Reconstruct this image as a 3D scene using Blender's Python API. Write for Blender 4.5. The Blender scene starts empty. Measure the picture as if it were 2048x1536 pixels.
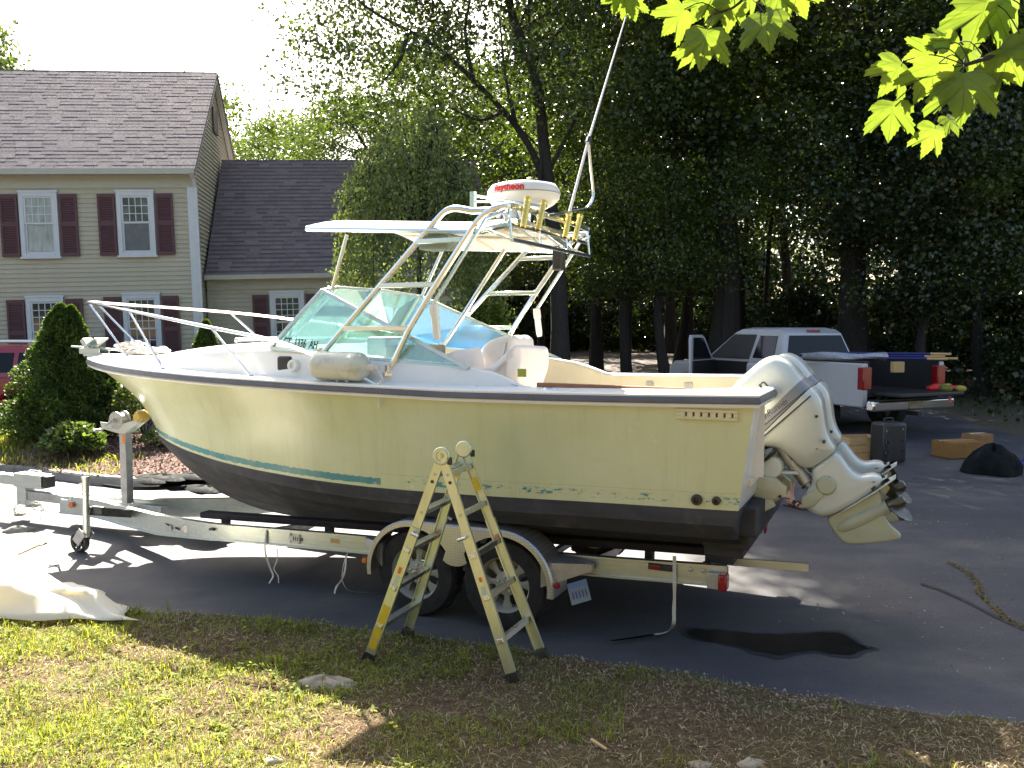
import bpy, math, random, bmesh
import numpy as np
from mathutils import Vector, Matrix, Euler
from math import sin, cos, tan, pi, radians, atan2, sqrt
R = random.Random(7)
NR = np.random.default_rng(7)
C = bpy.context.scene.collection
sc = bpy.context.scene

# ------------------------------------------------------------------ camera, sky, sun, exposure
CF, CP, CH = 1750.0, radians(3.86), 2.22           # focal length in photo pixels (2048 wide), pitch, eye height
cam_d = bpy.data.cameras.new('camera'); cam = bpy.data.objects.new('camera', cam_d); C.objects.link(cam)
cam_d.sensor_width = 36.0; cam_d.lens = CF / 2048 * 36.0
cam_d.clip_start = 0.05; cam_d.clip_end = 1500
cam.location = (0, 0, CH); cam.rotation_euler = (pi / 2 - CP, 0, 0)
sc.camera = cam
SUN = Vector((-0.24, 0.97, 1.0)).normalized()
sun_el = math.asin(SUN.z); sun_az = atan2(SUN.x, SUN.y)
world = bpy.data.worlds.new('World'); sc.world = world; world.use_nodes = True
wn = world.node_tree; wn.nodes.clear()
sky = wn.nodes.new('ShaderNodeTexSky'); sky.sky_type = 'NISHITA'; sky.sun_disc = False
sky.sun_elevation = sun_el; sky.sun_rotation = sun_az
sky.air_density = 1.0; sky.dust_density = 3.0; sky.ozone_density = 1.0
bg = wn.nodes.new('ShaderNodeBackground'); bg.inputs['Strength'].default_value = 0.07
wo = wn.nodes.new('ShaderNodeOutputWorld')
wn.links.new(sky.outputs[0], bg.inputs[0]); wn.links.new(bg.outputs[0], wo.inputs[0])
sun_d = bpy.data.lights.new('sun', 'SUN'); sun = bpy.data.objects.new('sun', sun_d); C.objects.link(sun)
sun_d.energy = 5.0; sun_d.angle = radians(0.55); sun_d.color = (1.0, 0.965, 0.90)
sun.rotation_euler = SUN.to_track_quat('Z', 'Y').to_euler()
sun.location = (-6, 30, 30)
sc.view_settings.view_transform = 'Standard'; sc.view_settings.look = 'None'
sc.view_settings.exposure = 2.52; sc.view_settings.gamma = 1.0
sc.view_settings.use_curve_mapping = False
sc.view_settings.use_white_balance = True; sc.view_settings.white_balance_temperature = 7150; sc.view_settings.white_balance_tint = 10
sc.cycles.max_bounces = 8; sc.cycles.transparent_max_bounces = 12
sc.cycles.use_denoising = True

# ------------------------------------------------------------------ measuring: a photo pixel to a point on a known plane
_cp, _sp = cos(CP), sin(CP)
CAM = Vector((0, 0, CH))
def ray(px, py):
    a = (px - 1024) / CF; b = (768 - py) / CF
    return Vector((a, _cp + b * _sp, -_sp + b * _cp))
def onZ(px, py, z=0.0):
    d = ray(px, py); return CAM + d * ((z - CH) / d.z)
def onY(px, py, Y):
    d = ray(px, py); return CAM + d * (Y / d.y)
def onP(px, py, p, n):
    d = ray(px, py); return CAM + d * ((p - CAM).dot(n) / d.dot(n))

# ------------------------------------------------------------------ helpers
def tag(o, label=None, cat=None, group=None, kind=None):
    if label: o['label'] = label
    if cat: o['category'] = cat
    if group: o['group'] = group
    if kind: o['kind'] = kind
    return o
def thing(name, label, cat, loc=(0, 0, 0), rotz=0.0, group=None, rot=None):
    o = bpy.data.objects.new(name, None); C.objects.link(o)
    o.empty_display_size = 0.2
    o.location = loc; o.rotation_euler = rot if rot else (0, 0, rotz)
    return tag(o, label, cat, group)
def link_mesh(name, me, parent=None):
    o = bpy.data.objects.new(name, me); C.objects.link(o)
    if parent is not None: o.parent = parent
    return o
def copy_obj(o, parent=None):
    c = o.copy(); C.objects.link(c)
    if parent is not None: c.parent = parent
    return c

class G:
    """collects shapes into one mesh"""
    def __init__(s): s.v = []; s.f = []; s.m = []; s.uv = None
    def add(s, vs, fs, mi=0):
        b = len(s.v); s.v.extend([tuple(p) for p in vs])
        for f in fs: s.f.append([b + i for i in f]); s.m.append(mi)
        return s
    def box(s, c, size, rot=None, mi=0):
        x, y, z = size[0] / 2, size[1] / 2, size[2] / 2
        vs = [Vector(p) for p in ((-x,-y,-z),(x,-y,-z),(x,y,-z),(-x,y,-z),(-x,-y,z),(x,-y,z),(x,y,z),(-x,y,z))]
        if rot is not None:
            M = rot if isinstance(rot, Matrix) else Euler(rot).to_matrix()
            vs = [M @ p for p in vs]
        c = Vector(c)
        return s.add([p + c for p in vs], [(0,3,2,1),(4,5,6,7),(0,1,5,4),(1,2,6,5),(2,3,7,6),(3,0,4,7)], mi)
    def bb(s, lo, hi, mi=0):
        return s.box([(a + b) / 2 for a, b in zip(lo, hi)], [abs(b - a) for a, b in zip(lo, hi)], None, mi)
    def bar(s, p0, p1, w, h, up=(0, 0, 1), mi=0):
        p0, p1 = Vector(p0), Vector(p1); d = p1 - p0; L = d.length
        if L < 1e-6: return s
        x = d / L; y = Vector(up).cross(x)
        if y.length < 1e-4: y = Vector((0, 1, 0)).cross(x)
        y.normalize(); z = x.cross(y)
        M = Matrix((x, y, z)).transposed()
        return s.box((p0 + p1) / 2, (L, w, h), M, mi)
    def tube(s, pts, r, n=8, cap=True, mi=0, closed=False):
        pts = [Vector(p) for p in pts]; k = len(pts)
        rr = r if hasattr(r, '__len__') else [r] * k
        t0 = (pts[1] - pts[0]).normalized()
        ref = Vector((0, 0, 1)) if abs(t0.z) < 0.9 else Vector((1, 0, 0))
        nrm = (ref - t0 * ref.dot(t0)).normalized()
        rings = []
        for i, p in enumerate(pts):
            if closed: t = (pts[(i + 1) % k] - pts[i - 1]).normalized()
            else:
                a = pts[max(i - 1, 0)]; b = pts[min(i + 1, k - 1)]; t = (b - a).normalized()
            nrm = (nrm - t * nrm.dot(t)).normalized(); bn = t.cross(nrm)
            rings.append([p + (nrm * cos(2 * pi * j / n) + bn * sin(2 * pi * j / n)) * rr[i] for j in range(n)])
        return s.loft(rings, True, cap and not closed, mi, wrap=closed)
    def loft(s, rings, closed=True, cap=False, mi=0, wrap=False):
        n = len(rings[0]); vs = [p for r in rings for p in r]; fs = []
        k = len(rings)
        for i in range(k if wrap else k - 1):
            i2 = (i + 1) % k
            for j in range(n if closed else n - 1):
                j2 = (j + 1) % n
                fs.append((i * n + j, i * n + j2, i2 * n + j2, i2 * n + j))
        if cap:
            fs.append(tuple(range(n - 1, -1, -1))); fs.append(tuple((k - 1) * n + j for j in range(n)))
        return s.add(vs, fs, mi)
    def lathe(s, prof, o, ax, n=16, mi=0, cap=False):
        """prof: (radius, height along ax)"""
        o = Vector(o); ax = Vector(ax).normalized()
        e = Vector((0, 0, 1)) if abs(ax.z) < 0.9 else Vector((1, 0, 0))
        a = (e - ax * e.dot(ax)).normalized(); b = ax.cross(a)
        rings = [[o + ax * h + (a * cos(2 * pi * j / n) + b * sin(2 * pi * j / n)) * r for j in range(n)] for r, h in prof]
        return s.loft(rings, True, cap, mi)
    def pillow(s, out, hw, r, fn, seg=4, mi=0):
        """rounded slab: 2D outline (counter-clockwise), half width hw, edge radius r; fn(x, y, t) -> point"""
        n = len(out)
        P = [Vector((p[0], p[1])) for p in out]
        nr = []
        for i in range(n):
            a = (P[i] - P[i - 1]); b = (P[(i + 1) % n] - P[i])
            a = a.normalized() if a.length > 1e-9 else b.normalized(); b = b.normalized() if b.length > 1e-9 else a
            m = Vector((a.y, -a.x)) + Vector((b.y, -b.x)); m.normalize()
            nr.append(m / max(0.5, m.dot(Vector((a.y, -a.x)))))
        rings = []
        st = [(sin(pi / 2 * k / seg), 1 - cos(pi / 2 * k / seg)) for k in range(seg + 1)]
        seq = [(-hw + r - r * a, r * b) for a, b in reversed(st)] + [(hw - r + r * a, r * b) for a, b in st]
        per = sum((P[i] - P[i - 1]).length for i in range(n)) / n
        for t, ins in seq:
            q = [P[i] - nr[i] * ins for i in range(n)]
            for _ in range(int(1.6 * ins / per) if n > 24 else 0): q = [(q[i - 1] + q[i] * 2 + q[(i + 1) % n]) / 4 for i in range(n)]
            rings.append([Vector(fn(p.x, p.y, t)) for p in q])
        return s.loft(rings, True, True, mi)
    def mesh(s, name, mats, sharp=35, smooth=True, uv=None):
        me = bpy.data.meshes.new(name); me.from_pydata(s.v, [], s.f)
        for m in (mats if isinstance(mats, (list, tuple)) else [mats]): me.materials.append(m)
        if len(me.materials) > 1: me.polygons.foreach_set('material_index', s.m)
        if uv is not None:
            L = me.uv_layers.new(name='uv')
            li = np.empty(len(me.loops), int); me.loops.foreach_get('vertex_index', li)
            L.data.foreach_set('uv', np.asarray(uv, float)[li].ravel())
        if smooth:
            me.polygons.foreach_set('use_smooth', [True] * len(me.polygons))
            me.update(); me.set_sharp_from_angle(angle=radians(sharp))
        me.update()
        return me
    def obj(s, name, mats, parent=None, sharp=35, bevel=0, smooth=True, uv=None, fix=False, loc=None):
        me = s.mesh(name, mats, sharp, smooth, uv)
        if fix:
            bm = bmesh.new(); bm.from_mesh(me); bmesh.ops.recalc_face_normals(bm, faces=bm.faces); bm.to_mesh(me); bm.free()
        o = link_mesh(name, me, parent)
        if loc is not None: o.location = loc
        if bevel:
            b = o.modifiers.new('bevel', 'BEVEL'); b.width = bevel; b.segments = 2; b.limit_method = 'ANGLE'; b.angle_limit = radians(40)
        return o

def interp(x, tab):
    xs = [t[0] for t in tab]; ys = [t[1] for t in tab]
    return float(np.interp(x, xs, ys))
def smoothpts(pts, n=6):
    """Catmull-Rom through the points"""
    P = [Vector(p) for p in pts]; out = []
    for i in range(len(P) - 1):
        a = P[max(i - 1, 0)]; b = P[i]; c = P[i + 1]; d = P[min(i + 2, len(P) - 1)]
        for k in range(n):
            t = k / n
            out.append(0.5 * ((2 * b) + (c - a) * t + (2 * a - 5 * b + 4 * c - d) * t * t + (-a + 3 * b - 3 * c + d) * t ** 3))
    out.append(P[-1]); return out
def fast_mesh(name, V, F, mats, mi=None, smooth=False):
    """V (n,3) array, F (m,k) array of equal sized faces"""
    V = np.asarray(V, np.float32); F = np.asarray(F, np.int32); m, k = F.shape
    me = bpy.data.meshes.new(name)
    me.vertices.add(len(V)); me.vertices.foreach_set('co', V.ravel())
    me.loops.add(m * k); me.loops.foreach_set('vertex_index', F.ravel())
    me.polygons.add(m); me.polygons.foreach_set('loop_start', np.arange(0, m * k, k, dtype=np.int32))
    me.polygons.foreach_set('loop_total', np.full(m, k, np.int32))
    for q in (mats if isinstance(mats, (list, tuple)) else [mats]): me.materials.append(q)
    if mi is not None: me.polygons.foreach_set('material_index', np.asarray(mi, np.int32))
    if smooth: me.polygons.foreach_set('use_smooth', np.ones(m, bool))
    me.update(calc_edges=True); me.validate()
    return me
def text_obj(name, body, size, M, mat, parent, depth=0.0008, shear=0.0, align='LEFT', bold=0.0, xs=1.0):
    cu = bpy.data.curves.new(name, 'FONT'); cu.body = body; cu.size = size; cu.extrude = depth; cu.shear = shear
    cu.align_x = align; cu.offset = bold; cu.resolution_u = 3
    t = bpy.data.objects.new(name, cu)
    C.objects.link(t); dg = bpy.context.evaluated_depsgraph_get()
    me = bpy.data.meshes.new_from_object(t.evaluated_get(dg)); C.objects.unlink(t); bpy.data.objects.remove(t); me.name = name
    me.materials.clear(); me.materials.append(mat)
    me.transform(M @ Matrix.Diagonal((xs, 1, 1, 1)))
    return link_mesh(name, me, parent)
def frame(o, x, y):
    """4x4 with origin o, x axis and y axis"""
    x = Vector(x).normalized(); y = Vector(y); y = (y - x * y.dot(x)).normalized(); z = x.cross(y)
    return Matrix(((x.x, y.x, z.x, o[0]), (x.y, y.y, z.y, o[1]), (x.z, y.z, z.z, o[2]), (0, 0, 0, 1)))

# ------------------------------------------------------------------ materials
def nmat(name):
    m = bpy.data.materials.new(name); m.use_nodes = True
    nt = m.node_tree; nt.nodes.clear()
    out = nt.nodes.new('ShaderNodeOutputMaterial'); b = nt.nodes.new('ShaderNodeBsdfPrincipled')
    nt.links.new(b.outputs[0], out.inputs[0])
    return m, nt, b, out
def noise(nt, scale, detail=4, rough=0.6, coord='Object', vec=None, stretch=None):
    n = nt.nodes.new('ShaderNodeTexNoise'); n.inputs['Scale'].default_value = scale
    n.inputs['Detail'].default_value = detail; n.inputs['Roughness'].default_value = rough
    if vec is None:
        tc = nt.nodes.new('ShaderNodeTexCoord'); vec = tc.outputs[coord]
    if stretch:
        mp = nt.nodes.new('ShaderNodeMapping'); mp.inputs['Scale'].default_value = stretch
        nt.links.new(vec, mp.inputs[0]); vec = mp.outputs[0]
    nt.links.new(vec, n.inputs['Vector']); return n
def ramp(nt, src, stops):
    r = nt.nodes.new('ShaderNodeValToRGB'); nt.links.new(src, r.inputs[0])
    el = r.color_ramp.elements
    while len(el) < len(stops): el.new(0.5)
    for e, (p, c) in zip(el, stops):
        e.position = p; e.color = (*c, 1) if len(c) == 3 else c
    return r
def mixc(nt, fac, a, b, mode='MIX'):
    m = nt.nodes.new('ShaderNodeMix'); m.data_type = 'RGBA'; m.blend_type = mode
    for i, v in ((0, fac), (6, a), (7, b)):
        if isinstance(v, bpy.types.NodeSocket): nt.links.new(v, m.inputs[i])
        elif isinstance(v, (tuple, list)): m.inputs[i].default_value = (*v, 1) if len(v) == 3 else v
        else: m.inputs[i].default_value = v
    return m.outputs[2]
def mth(nt, op, a, b=0.0, c=None, clamp=False):
    m = nt.nodes.new('ShaderNodeMath'); m.operation = op; m.use_clamp = clamp
    for i, v in enumerate((a, b) if c is None else (a, b, c)):
        if isinstance(v, bpy.types.NodeSocket): nt.links.new(v, m.inputs[i])
        else: m.inputs[i].default_value = v
    return m.outputs[0]
def bump(nt, b, src, strength=0.3, dist=0.01):
    n = nt.nodes.new('ShaderNodeBump'); n.inputs['Strength'].default_value = strength; n.inputs['Distance'].default_value = dist
    nt.links.new(src, n.inputs['Height']); nt.links.new(n.outputs[0], b.inputs['Normal']); return n
def M(name, col, rough=0.5, metal=0.0, var=0.12, scale=6.0, bmp=0.0, bscale=40.0, spec=0.5, dirt=None, stretch=None, coat=0.0, rnd=0.0):
    m, nt, b, out = nmat(name)
    n = noise(nt, scale, 5, 0.62, stretch=stretch)
    c0 = tuple(x * (1 - var) for x in col); c1 = tuple(min(1, x * (1 + var)) for x in col)
    r = ramp(nt, n.outputs[0], [(0.3, c0), (0.7, c1)]); colr = r.outputs[0]
    if dirt:
        n2 = noise(nt, dirt[1], 6, 0.7); r2 = ramp(nt, n2.outputs[0], [(dirt[2], (0, 0, 0)), (dirt[2] + 0.16, (1, 1, 1))])
        colr = mixc(nt, mth(nt, 'MULTIPLY', r2.outputs[0], dirt[3]), colr, dirt[0])
    if rnd:
        oi = nt.nodes.new('ShaderNodeObjectInfo'); g = nt.nodes.new('ShaderNodeNewGeometry')
        s_ = mth(nt, 'FRACT', mth(nt, 'ADD', oi.outputs['Random'], g.outputs['Random Per Island']))
        mr = nt.nodes.new('ShaderNodeMapRange'); nt.links.new(s_, mr.inputs[0])
        mr.inputs[3].default_value = 1 - rnd; mr.inputs[4].default_value = 1 + rnd
        cm = nt.nodes.new('ShaderNodeVectorMath'); cm.operation = 'SCALE'; nt.links.new(colr, cm.inputs[0]); nt.links.new(mr.outputs[0], cm.inputs['Scale'])
        colr = cm.outputs[0]
    nt.links.new(colr, b.inputs['Base Color'])
    b.inputs['Roughness'].default_value = rough; b.inputs['Metallic'].default_value = metal
    b.inputs['Specular IOR Level'].default_value = spec
    if coat: b.inputs['Coat Weight'].default_value = coat; b.inputs['Coat Roughness'].default_value = 0.08
    if rough > 0.08:
        rn = noise(nt, scale * 3.1, 3); rm = nt.nodes.new('ShaderNodeMapRange'); nt.links.new(rn.outputs[0], rm.inputs[0])
        rm.inputs[1].default_value = 0.3; rm.inputs[2].default_value = 0.7
        rm.inputs[3].default_value = max(0.02, rough * 0.85); rm.inputs[4].default_value = min(1, rough * 1.15)
        nt.links.new(rm.outputs[0], b.inputs['Roughness'])
    if bmp:
        bn = noise(nt, bscale, 5, 0.65); bump(nt, b, bn.outputs[0], bmp, 0.01)
    return m
def leaf_mat(name, c0, c1, trans=0.45, rough=0.45, tcol=None, spec=0.45):
    m, nt, b, out = nmat(name)
    g = nt.nodes.new('ShaderNodeNewGeometry'); oi = nt.nodes.new('ShaderNodeObjectInfo')
    rv = mth(nt, 'FRACT', mth(nt, 'ADD', g.outputs['Random Per Island'], mth(nt, 'MULTIPLY', oi.outputs['Random'], 0.6)))
    r = ramp(nt, g.outputs['Random Per Island'], [(0.0, c0), (0.85, c1), (1.0, tuple(min(1, x * 1.35) for x in c1))])
    nt.links.new(r.outputs[0], b.inputs['Base Color'])
    b.inputs['Roughness'].default_value = rough; b.inputs['Specular IOR Level'].default_value = spec
    tr = nt.nodes.new('ShaderNodeBsdfTranslucent')
    tc = tcol or (1.5, 1.45, 0.6)
    cm = nt.nodes.new('ShaderNodeVectorMath'); cm.operation = 'MULTIPLY'; nt.links.new(r.outputs[0], cm.inputs[0]); cm.inputs[1].default_value = tc
    nt.links.new(cm.outputs[0], tr.inputs[0])
    mx = nt.nodes.new('ShaderNodeMixShader'); mx.inputs[0].default_value = trans
    nt.links.new(b.outputs[0], mx.inputs[1]); nt.links.new(tr.outputs[0], mx.inputs[2]); nt.links.new(mx.outputs[0], out.inputs[0])
    return m

cream = None
MT = {}
MT['white'] = M('white_gelcoat', (0.80, 0.80, 0.77), 0.32, var=0.03, scale=3, dirt=((0.55, 0.52, 0.42), 9, 0.62, 0.35))
MT['offwhite'] = M('cockpit_gelcoat', (0.74, 0.66, 0.50), 0.4, var=0.05, scale=4)
MT['bottom'] = M('bottom_paint', (0.035, 0.036, 0.042), 0.75, var=0.45, scale=2.2, bmp=0.25, bscale=30, dirt=((0.10, 0.09, 0.085), 5, 0.55, 0.6), stretch=(0.5, 2, 3))
MT['rail_dark'] = M('rail_vinyl', (0.10, 0.10, 0.12), 0.35, var=0.15)
MT['steel'] = M('polished_steel', (0.78, 0.78, 0.76), 0.16, 1.0, var=0.05)
MT['alu'] = M('anodised_tube', (0.72, 0.77, 0.75), 0.20, 1.0, var=0.05)
MT['galv'] = M('brushed_aluminium', (0.55, 0.60, 0.575), 0.42, 1.0, var=0.10, scale=10, stretch=(0.4, 4, 4), dirt=((0.36, 0.35, 0.31), 7, 0.6, 0.5))
MT['galv2'] = M('galvanised_steel', (0.46, 0.47, 0.47), 0.5, 0.85, var=0.18, scale=14)
MT['black'] = M('black_plastic', (0.02, 0.02, 0.022), 0.45, var=0.2)
MT['rubber'] = M('tyre_rubber', (0.013, 0.013, 0.014), 0.8, var=0.25, bmp=0.2, bscale=60)
MT['carpet'] = M('bunk_carpet', (0.018, 0.016, 0.02), 0.95, var=0.3, bmp=0.4, bscale=200)
MT['red'] = M('red_lens', (0.26, 0.008, 0.012), 0.2, var=0.1, coat=0.5)
MT['amber'] = M('amber_lens', (0.7, 0.16, 0.03), 0.25, var=0.1)
MT['gold'] = M('gold_anodised', (0.85, 0.60, 0.16), 0.28, 1.0, var=0.08)
MT['teak'] = M('teak', (0.30, 0.13, 0.065), 0.6, var=0.3, scale=12, stretch=(1, 14, 14))
MT['radar'] = M('radar_plastic', (0.78, 0.77, 0.71), 0.35, var=0.03)
MT['redtext'] = M('red_print', (0.62, 0.03, 0.03), 0.5, var=0.05)
MT['blacktext'] = M('black_print', (0.03, 0.035, 0.04), 0.5, var=0.1)
MT['engine'] = M('outboard_paint', (0.55, 0.60, 0.575), 0.24, var=0.03, scale=3, coat=0.3, dirt=((0.5, 0.47, 0.36), 6, 0.62, 0.4))
MT['engine_low'] = M('outboard_lower_paint', (0.42, 0.455, 0.35), 0.34, var=0.05, scale=4, dirt=((0.42, 0.36, 0.2), 5, 0.56, 0.6))
MT['engine_grey'] = M('outboard_stripe', (0.22, 0.23, 0.26), 0.35, var=0.04)
MT['bracket'] = M('bracket_paint', (0.53, 0.535, 0.40), 0.45, var=0.1, scale=9, dirt=((0.25, 0.15, 0.07), 11, 0.6, 0.6))
MT['darkmetal'] = M('dark_metal', (0.06, 0.06, 0.065), 0.5, 0.6, var=0.3, scale=12)
MT['fabric'] = M('white_cover', (0.76, 0.72, 0.72), 0.85, var=0.04, bmp=0.25, bscale=9)
MT['fender'] = M('fender_vinyl', (0.62, 0.62, 0.52), 0.4, var=0.08, scale=5, dirt=((0.3, 0.3, 0.24), 8, 0.5, 0.5), stretch=(0.4, 3, 3))
MT['rope'] = M('rope', (0.68, 0.63, 0.58), 0.9, var=0.15, scale=60, bmp=0.5, bscale=150)
MT['strap'] = M('webbing', (0.55, 0.54, 0.46), 0.85, var=0.1, scale=50)
MT['ladder'] = M('ladder_aluminium', (0.62, 0.68, 0.50), 0.36, 0.75, var=0.08, scale=20, stretch=(1, 1, 0.2))
MT['rung'] = M('rung_aluminium', (0.68, 0.69, 0.72), 0.3, 1.0, var=0.06)
MT['yellow'] = M('yellow_sticker', (0.62, 0.45, 0.03), 0.5, var=0.1, scale=40)
MT['orange'] = M('orange_sticker', (0.85, 0.22, 0.02), 0.5, var=0.08)
MT['siding'] = M('clapboard', (0.41, 0.385, 0.30), 0.65, var=0.05, scale=3, rnd=0.04)
MT['trim'] = M('house_trim', (0.40, 0.40, 0.345), 0.6, var=0.05)
MT['wtrim'] = M('window_trim', (0.52, 0.56, 0.60), 0.5, var=0.04)
MT['shutter'] = M('shutter_paint', (0.085, 0.035, 0.045), 0.55, var=0.12)
MT['shingle'] = M('shingle', (0.140, 0.121, 0.136), 0.9, var=0.12, scale=5, rnd=0.13, bmp=0.5, bscale=120)
MT['suv'] = M('dark_red_paint', (0.27, 0.012, 0.022), 0.22, var=0.05, coat=0.8)
MT['silver'] = M('silver_paint', (0.46, 0.47, 0.50), 0.36, 0.15, var=0.03)
MT['dglass'] = M('tinted_glass', (0.006, 0.007, 0.009), 0.05, var=0.05, spec=0.28)
MT['chrome'] = M('chrome', (0.8, 0.8, 0.82), 0.1, 1.0, var=0.03)
MT['skin'] = M('skin', (0.52, 0.28, 0.20), 0.5, var=0.08)
MT['wood'] = M('raw_wood', (0.50, 0.34, 0.16), 0.8, var=0.2, scale=14, stretch=(1, 12, 12))
MT['card'] = M('cardboard', (0.27, 0.13, 0.035), 0.85, var=0.12)
MT['blue'] = M('blue_plastic', (0.016, 0.022, 0.13), 0.4, var=0.15, scale=15)
MT['clearplastic'] = M('clear_plastic', (0.30, 0.32, 0.38), 0.2, var=0.3, scale=20, spec=0.8)
MT['bag'] = M('dark_bag', (0.010, 0.013, 0.014), 0.75, var=0.4, scale=8, bmp=0.6, bscale=10, spec=0.06)
MT['stone'] = M('stone', (0.34, 0.29, 0.22), 0.9, var=0.25, scale=12, bmp=0.5, bscale=40)
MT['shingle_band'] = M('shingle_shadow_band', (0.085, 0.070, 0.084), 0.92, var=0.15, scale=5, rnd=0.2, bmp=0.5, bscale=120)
MT['bark'] = M('bark', (0.030, 0.026, 0.025), 0.95, var=0.45, scale=9, bmp=1.0, bscale=22, stretch=(3, 3, 0.5))
MT['tarp'] = leaf_mat('white_plastic_sheet', (0.74, 0.74, 0.68), (0.78, 0.78, 0.72), 0.45, 0.4, tcol=(1.15, 1.05, 0.78))

def glass_mat(name, tint, gl=0.25, tr=0.6, rough=0.02, body=None):
    """thin tinted pane: see-through share, a reflecting share and a faint body colour"""
    m, nt, b, out = nmat(name)
    t = nt.nodes.new('ShaderNodeBsdfTransparent'); t.inputs[0].default_value = (*tint, 1)
    n = noise(nt, 3.0, 3)
    b.inputs['Base Color'].default_value = (*(body or tint), 1); b.inputs['Roughness'].default_value = rough
    b.inputs['Specular IOR Level'].default_value = 0.9
    gs = nt.nodes.new('ShaderNodeBsdfGlossy'); gs.inputs['Roughness'].default_value = rough; gs.inputs[0].default_value = (0.9, 1.0, 0.97, 1)
    lw = nt.nodes.new('ShaderNodeLayerWeight'); lw.inputs['Blend'].default_value = 0.25
    m1 = nt.nodes.new('ShaderNodeMixShader'); m1.inputs[0].default_value = tr
    nt.links.new(b.outputs[0], m1.inputs[1]); nt.links.new(t.outputs[0], m1.inputs[2])
    m2 = nt.nodes.new('ShaderNodeMixShader')
    nt.links.new(mth(nt, 'ADD', mth(nt, 'MULTIPLY', lw.outputs['Fresnel'], 0.8), gl, clamp=True), m2.inputs[0])
    nt.links.new(m1.outputs[0], m2.inputs[1]); nt.links.new(gs.outputs[0], m2.inputs[2]); nt.links.new(m2.outputs[0], out.inputs[0])
    return m
MT['wglass'] = glass_mat('windscreen_glass', (0.78, 0.96, 0.93), 0.12, 0.76, body=(0.46, 0.74, 0.70))
MT['cglass'] = glass_mat('clear_screen', (0.80, 0.88, 0.86), 0.10, 0.82, body=(0.5, 0.6, 0.58))
MT['bglass'] = glass_mat('blue_side_screen', (0.45, 0.72, 0.92), 0.08, 0.45, body=(0.24, 0.54, 0.80))
MT['hglass'] = M('house_pane', (0.03, 0.035, 0.04), 0.05, var=0.3, scale=4, spec=1.0)
# ------------------------------------------------------------------ ground, driveway, lawn, planting bed
RISE = [(-60, 0), (10, 0), (13, .03), (16, .11), (20, .25), (26, .5), (35, .75), (45, .8), (400, .8)]
def gz(y): return np.interp(y, [t[0] for t in RISE], [t[1] for t in RISE])
def sheet(name, xs, ys, zfun, mat, kind='structure'):
    X, Y = np.meshgrid(xs, ys); Z = zfun(X, Y)
    V = np.stack([X, Y, Z], -1).reshape(-1, 3); w = len(xs); h = len(ys)
    i = np.arange(w * h).reshape(h, w)
    F = np.stack([i[:-1, :-1], i[:-1, 1:], i[1:, 1:], i[1:, :-1]], -1).reshape(-1, 4)
    o = link_mesh(name, fast_mesh(name, V, F, mat, smooth=True)); o['kind'] = kind
    return o
# forest floor / far ground
m, nt, b, out = nmat('forest_floor')
n = noise(nt, 0.6, 6, 0.7); n2 = noise(nt, 9, 5, 0.7)
r = ramp(nt, n2.outputs[0], [(0.3, (0.05, 0.035, 0.025)), (0.6, (0.12, 0.085, 0.055)), (0.8, (0.2, 0.16, 0.1))])
r2 = ramp(nt, n.outputs[0], [(0.45, (0, 0, 0)), (0.65, (1, 1, 1))])
nt.links.new(mixc(nt, mth(nt, 'MULTIPLY', r2.outputs[0], 0.55), r.outputs[0], (0.05, 0.075, 0.02)), b.inputs['Base Color'])
b.inputs['Roughness'].default_value = 1.0; bump(nt, b, n2.outputs[0], 0.6, 0.03)
MT['floor'] = m
xs = np.concatenate([np.linspace(-300, -42, 12), np.linspace(-40, 40, 41), np.linspace(42, 300, 12)])
ys = np.concatenate([np.linspace(-120, -6, 10), np.linspace(-5, 60, 66), np.linspace(65, 600, 18)])
sheet('ground', xs, ys, lambda X, Y: gz(Y) - 0.04 + np.where(Y > 46, (Y - 46) * 0.012, 0), MT['floor'])

# asphalt: sealed dark skin, worn pale patches, fine aggregate, an old wet stain and tar lines
m, nt, b, out = nmat('asphalt')
tc = nt.nodes.new('ShaderNodeTexCoord')
n = noise(nt, 0.55, 5, 0.6); n2 = noise(nt, 190, 4, 0.75); n3 = noise(nt, 1.7, 7, 0.7, stretch=(0.35, 1.4, 1)); n4 = noise(nt, 22, 4, 0.7)
base = ramp(nt, n.outputs[0], [(0.34, (0.044, 0.047, 0.060)), (0.52, (0.068, 0.070, 0.080)), (0.68, (0.125, 0.118, 0.108))])
st = ramp(nt, n3.outputs[0], [(0.35, (0.82, 0.82, 0.85)), (0.65, (1.12, 1.1, 1.06))])
c = mixc(nt, 1.0, base.outputs[0], st.outputs[0], 'MULTIPLY')
ag = ramp(nt, n2.outputs[0], [(0.36, (0.55, 0.55, 0.55)), (0.52, (1.0, 1.0, 1.0)), (0.66, (1.6, 1.58, 1.52))])
c = mixc(nt, 1.0, c, ag.outputs[0], 'MULTIPLY')
far = nt.nodes.new('ShaderNodeSeparateXYZ'); nt.links.new(tc.outputs['Object'], far.inputs[0])
tan_fleck = ramp(nt, n4.outputs[0], [(0.60, (0, 0, 0)), (0.72, (1, 1, 1))])  # scattered tan flecks, placed by noise alone
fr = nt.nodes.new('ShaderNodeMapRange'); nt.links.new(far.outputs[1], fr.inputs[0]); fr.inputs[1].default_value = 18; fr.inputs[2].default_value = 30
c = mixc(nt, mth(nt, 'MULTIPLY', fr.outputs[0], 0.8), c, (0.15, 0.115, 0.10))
c = mixc(nt, mth(nt, 'MULTIPLY', tan_fleck.outputs[0], 0.35), c, (0.16, 0.13, 0.09))
nt.links.new(c, b.inputs['Base Color'])
rr = nt.nodes.new('ShaderNodeMapRange'); nt.links.new(n4.outputs[0], rr.inputs[0]); rr.inputs[3].default_value = 0.55; rr.inputs[4].default_value = 0.8
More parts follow.
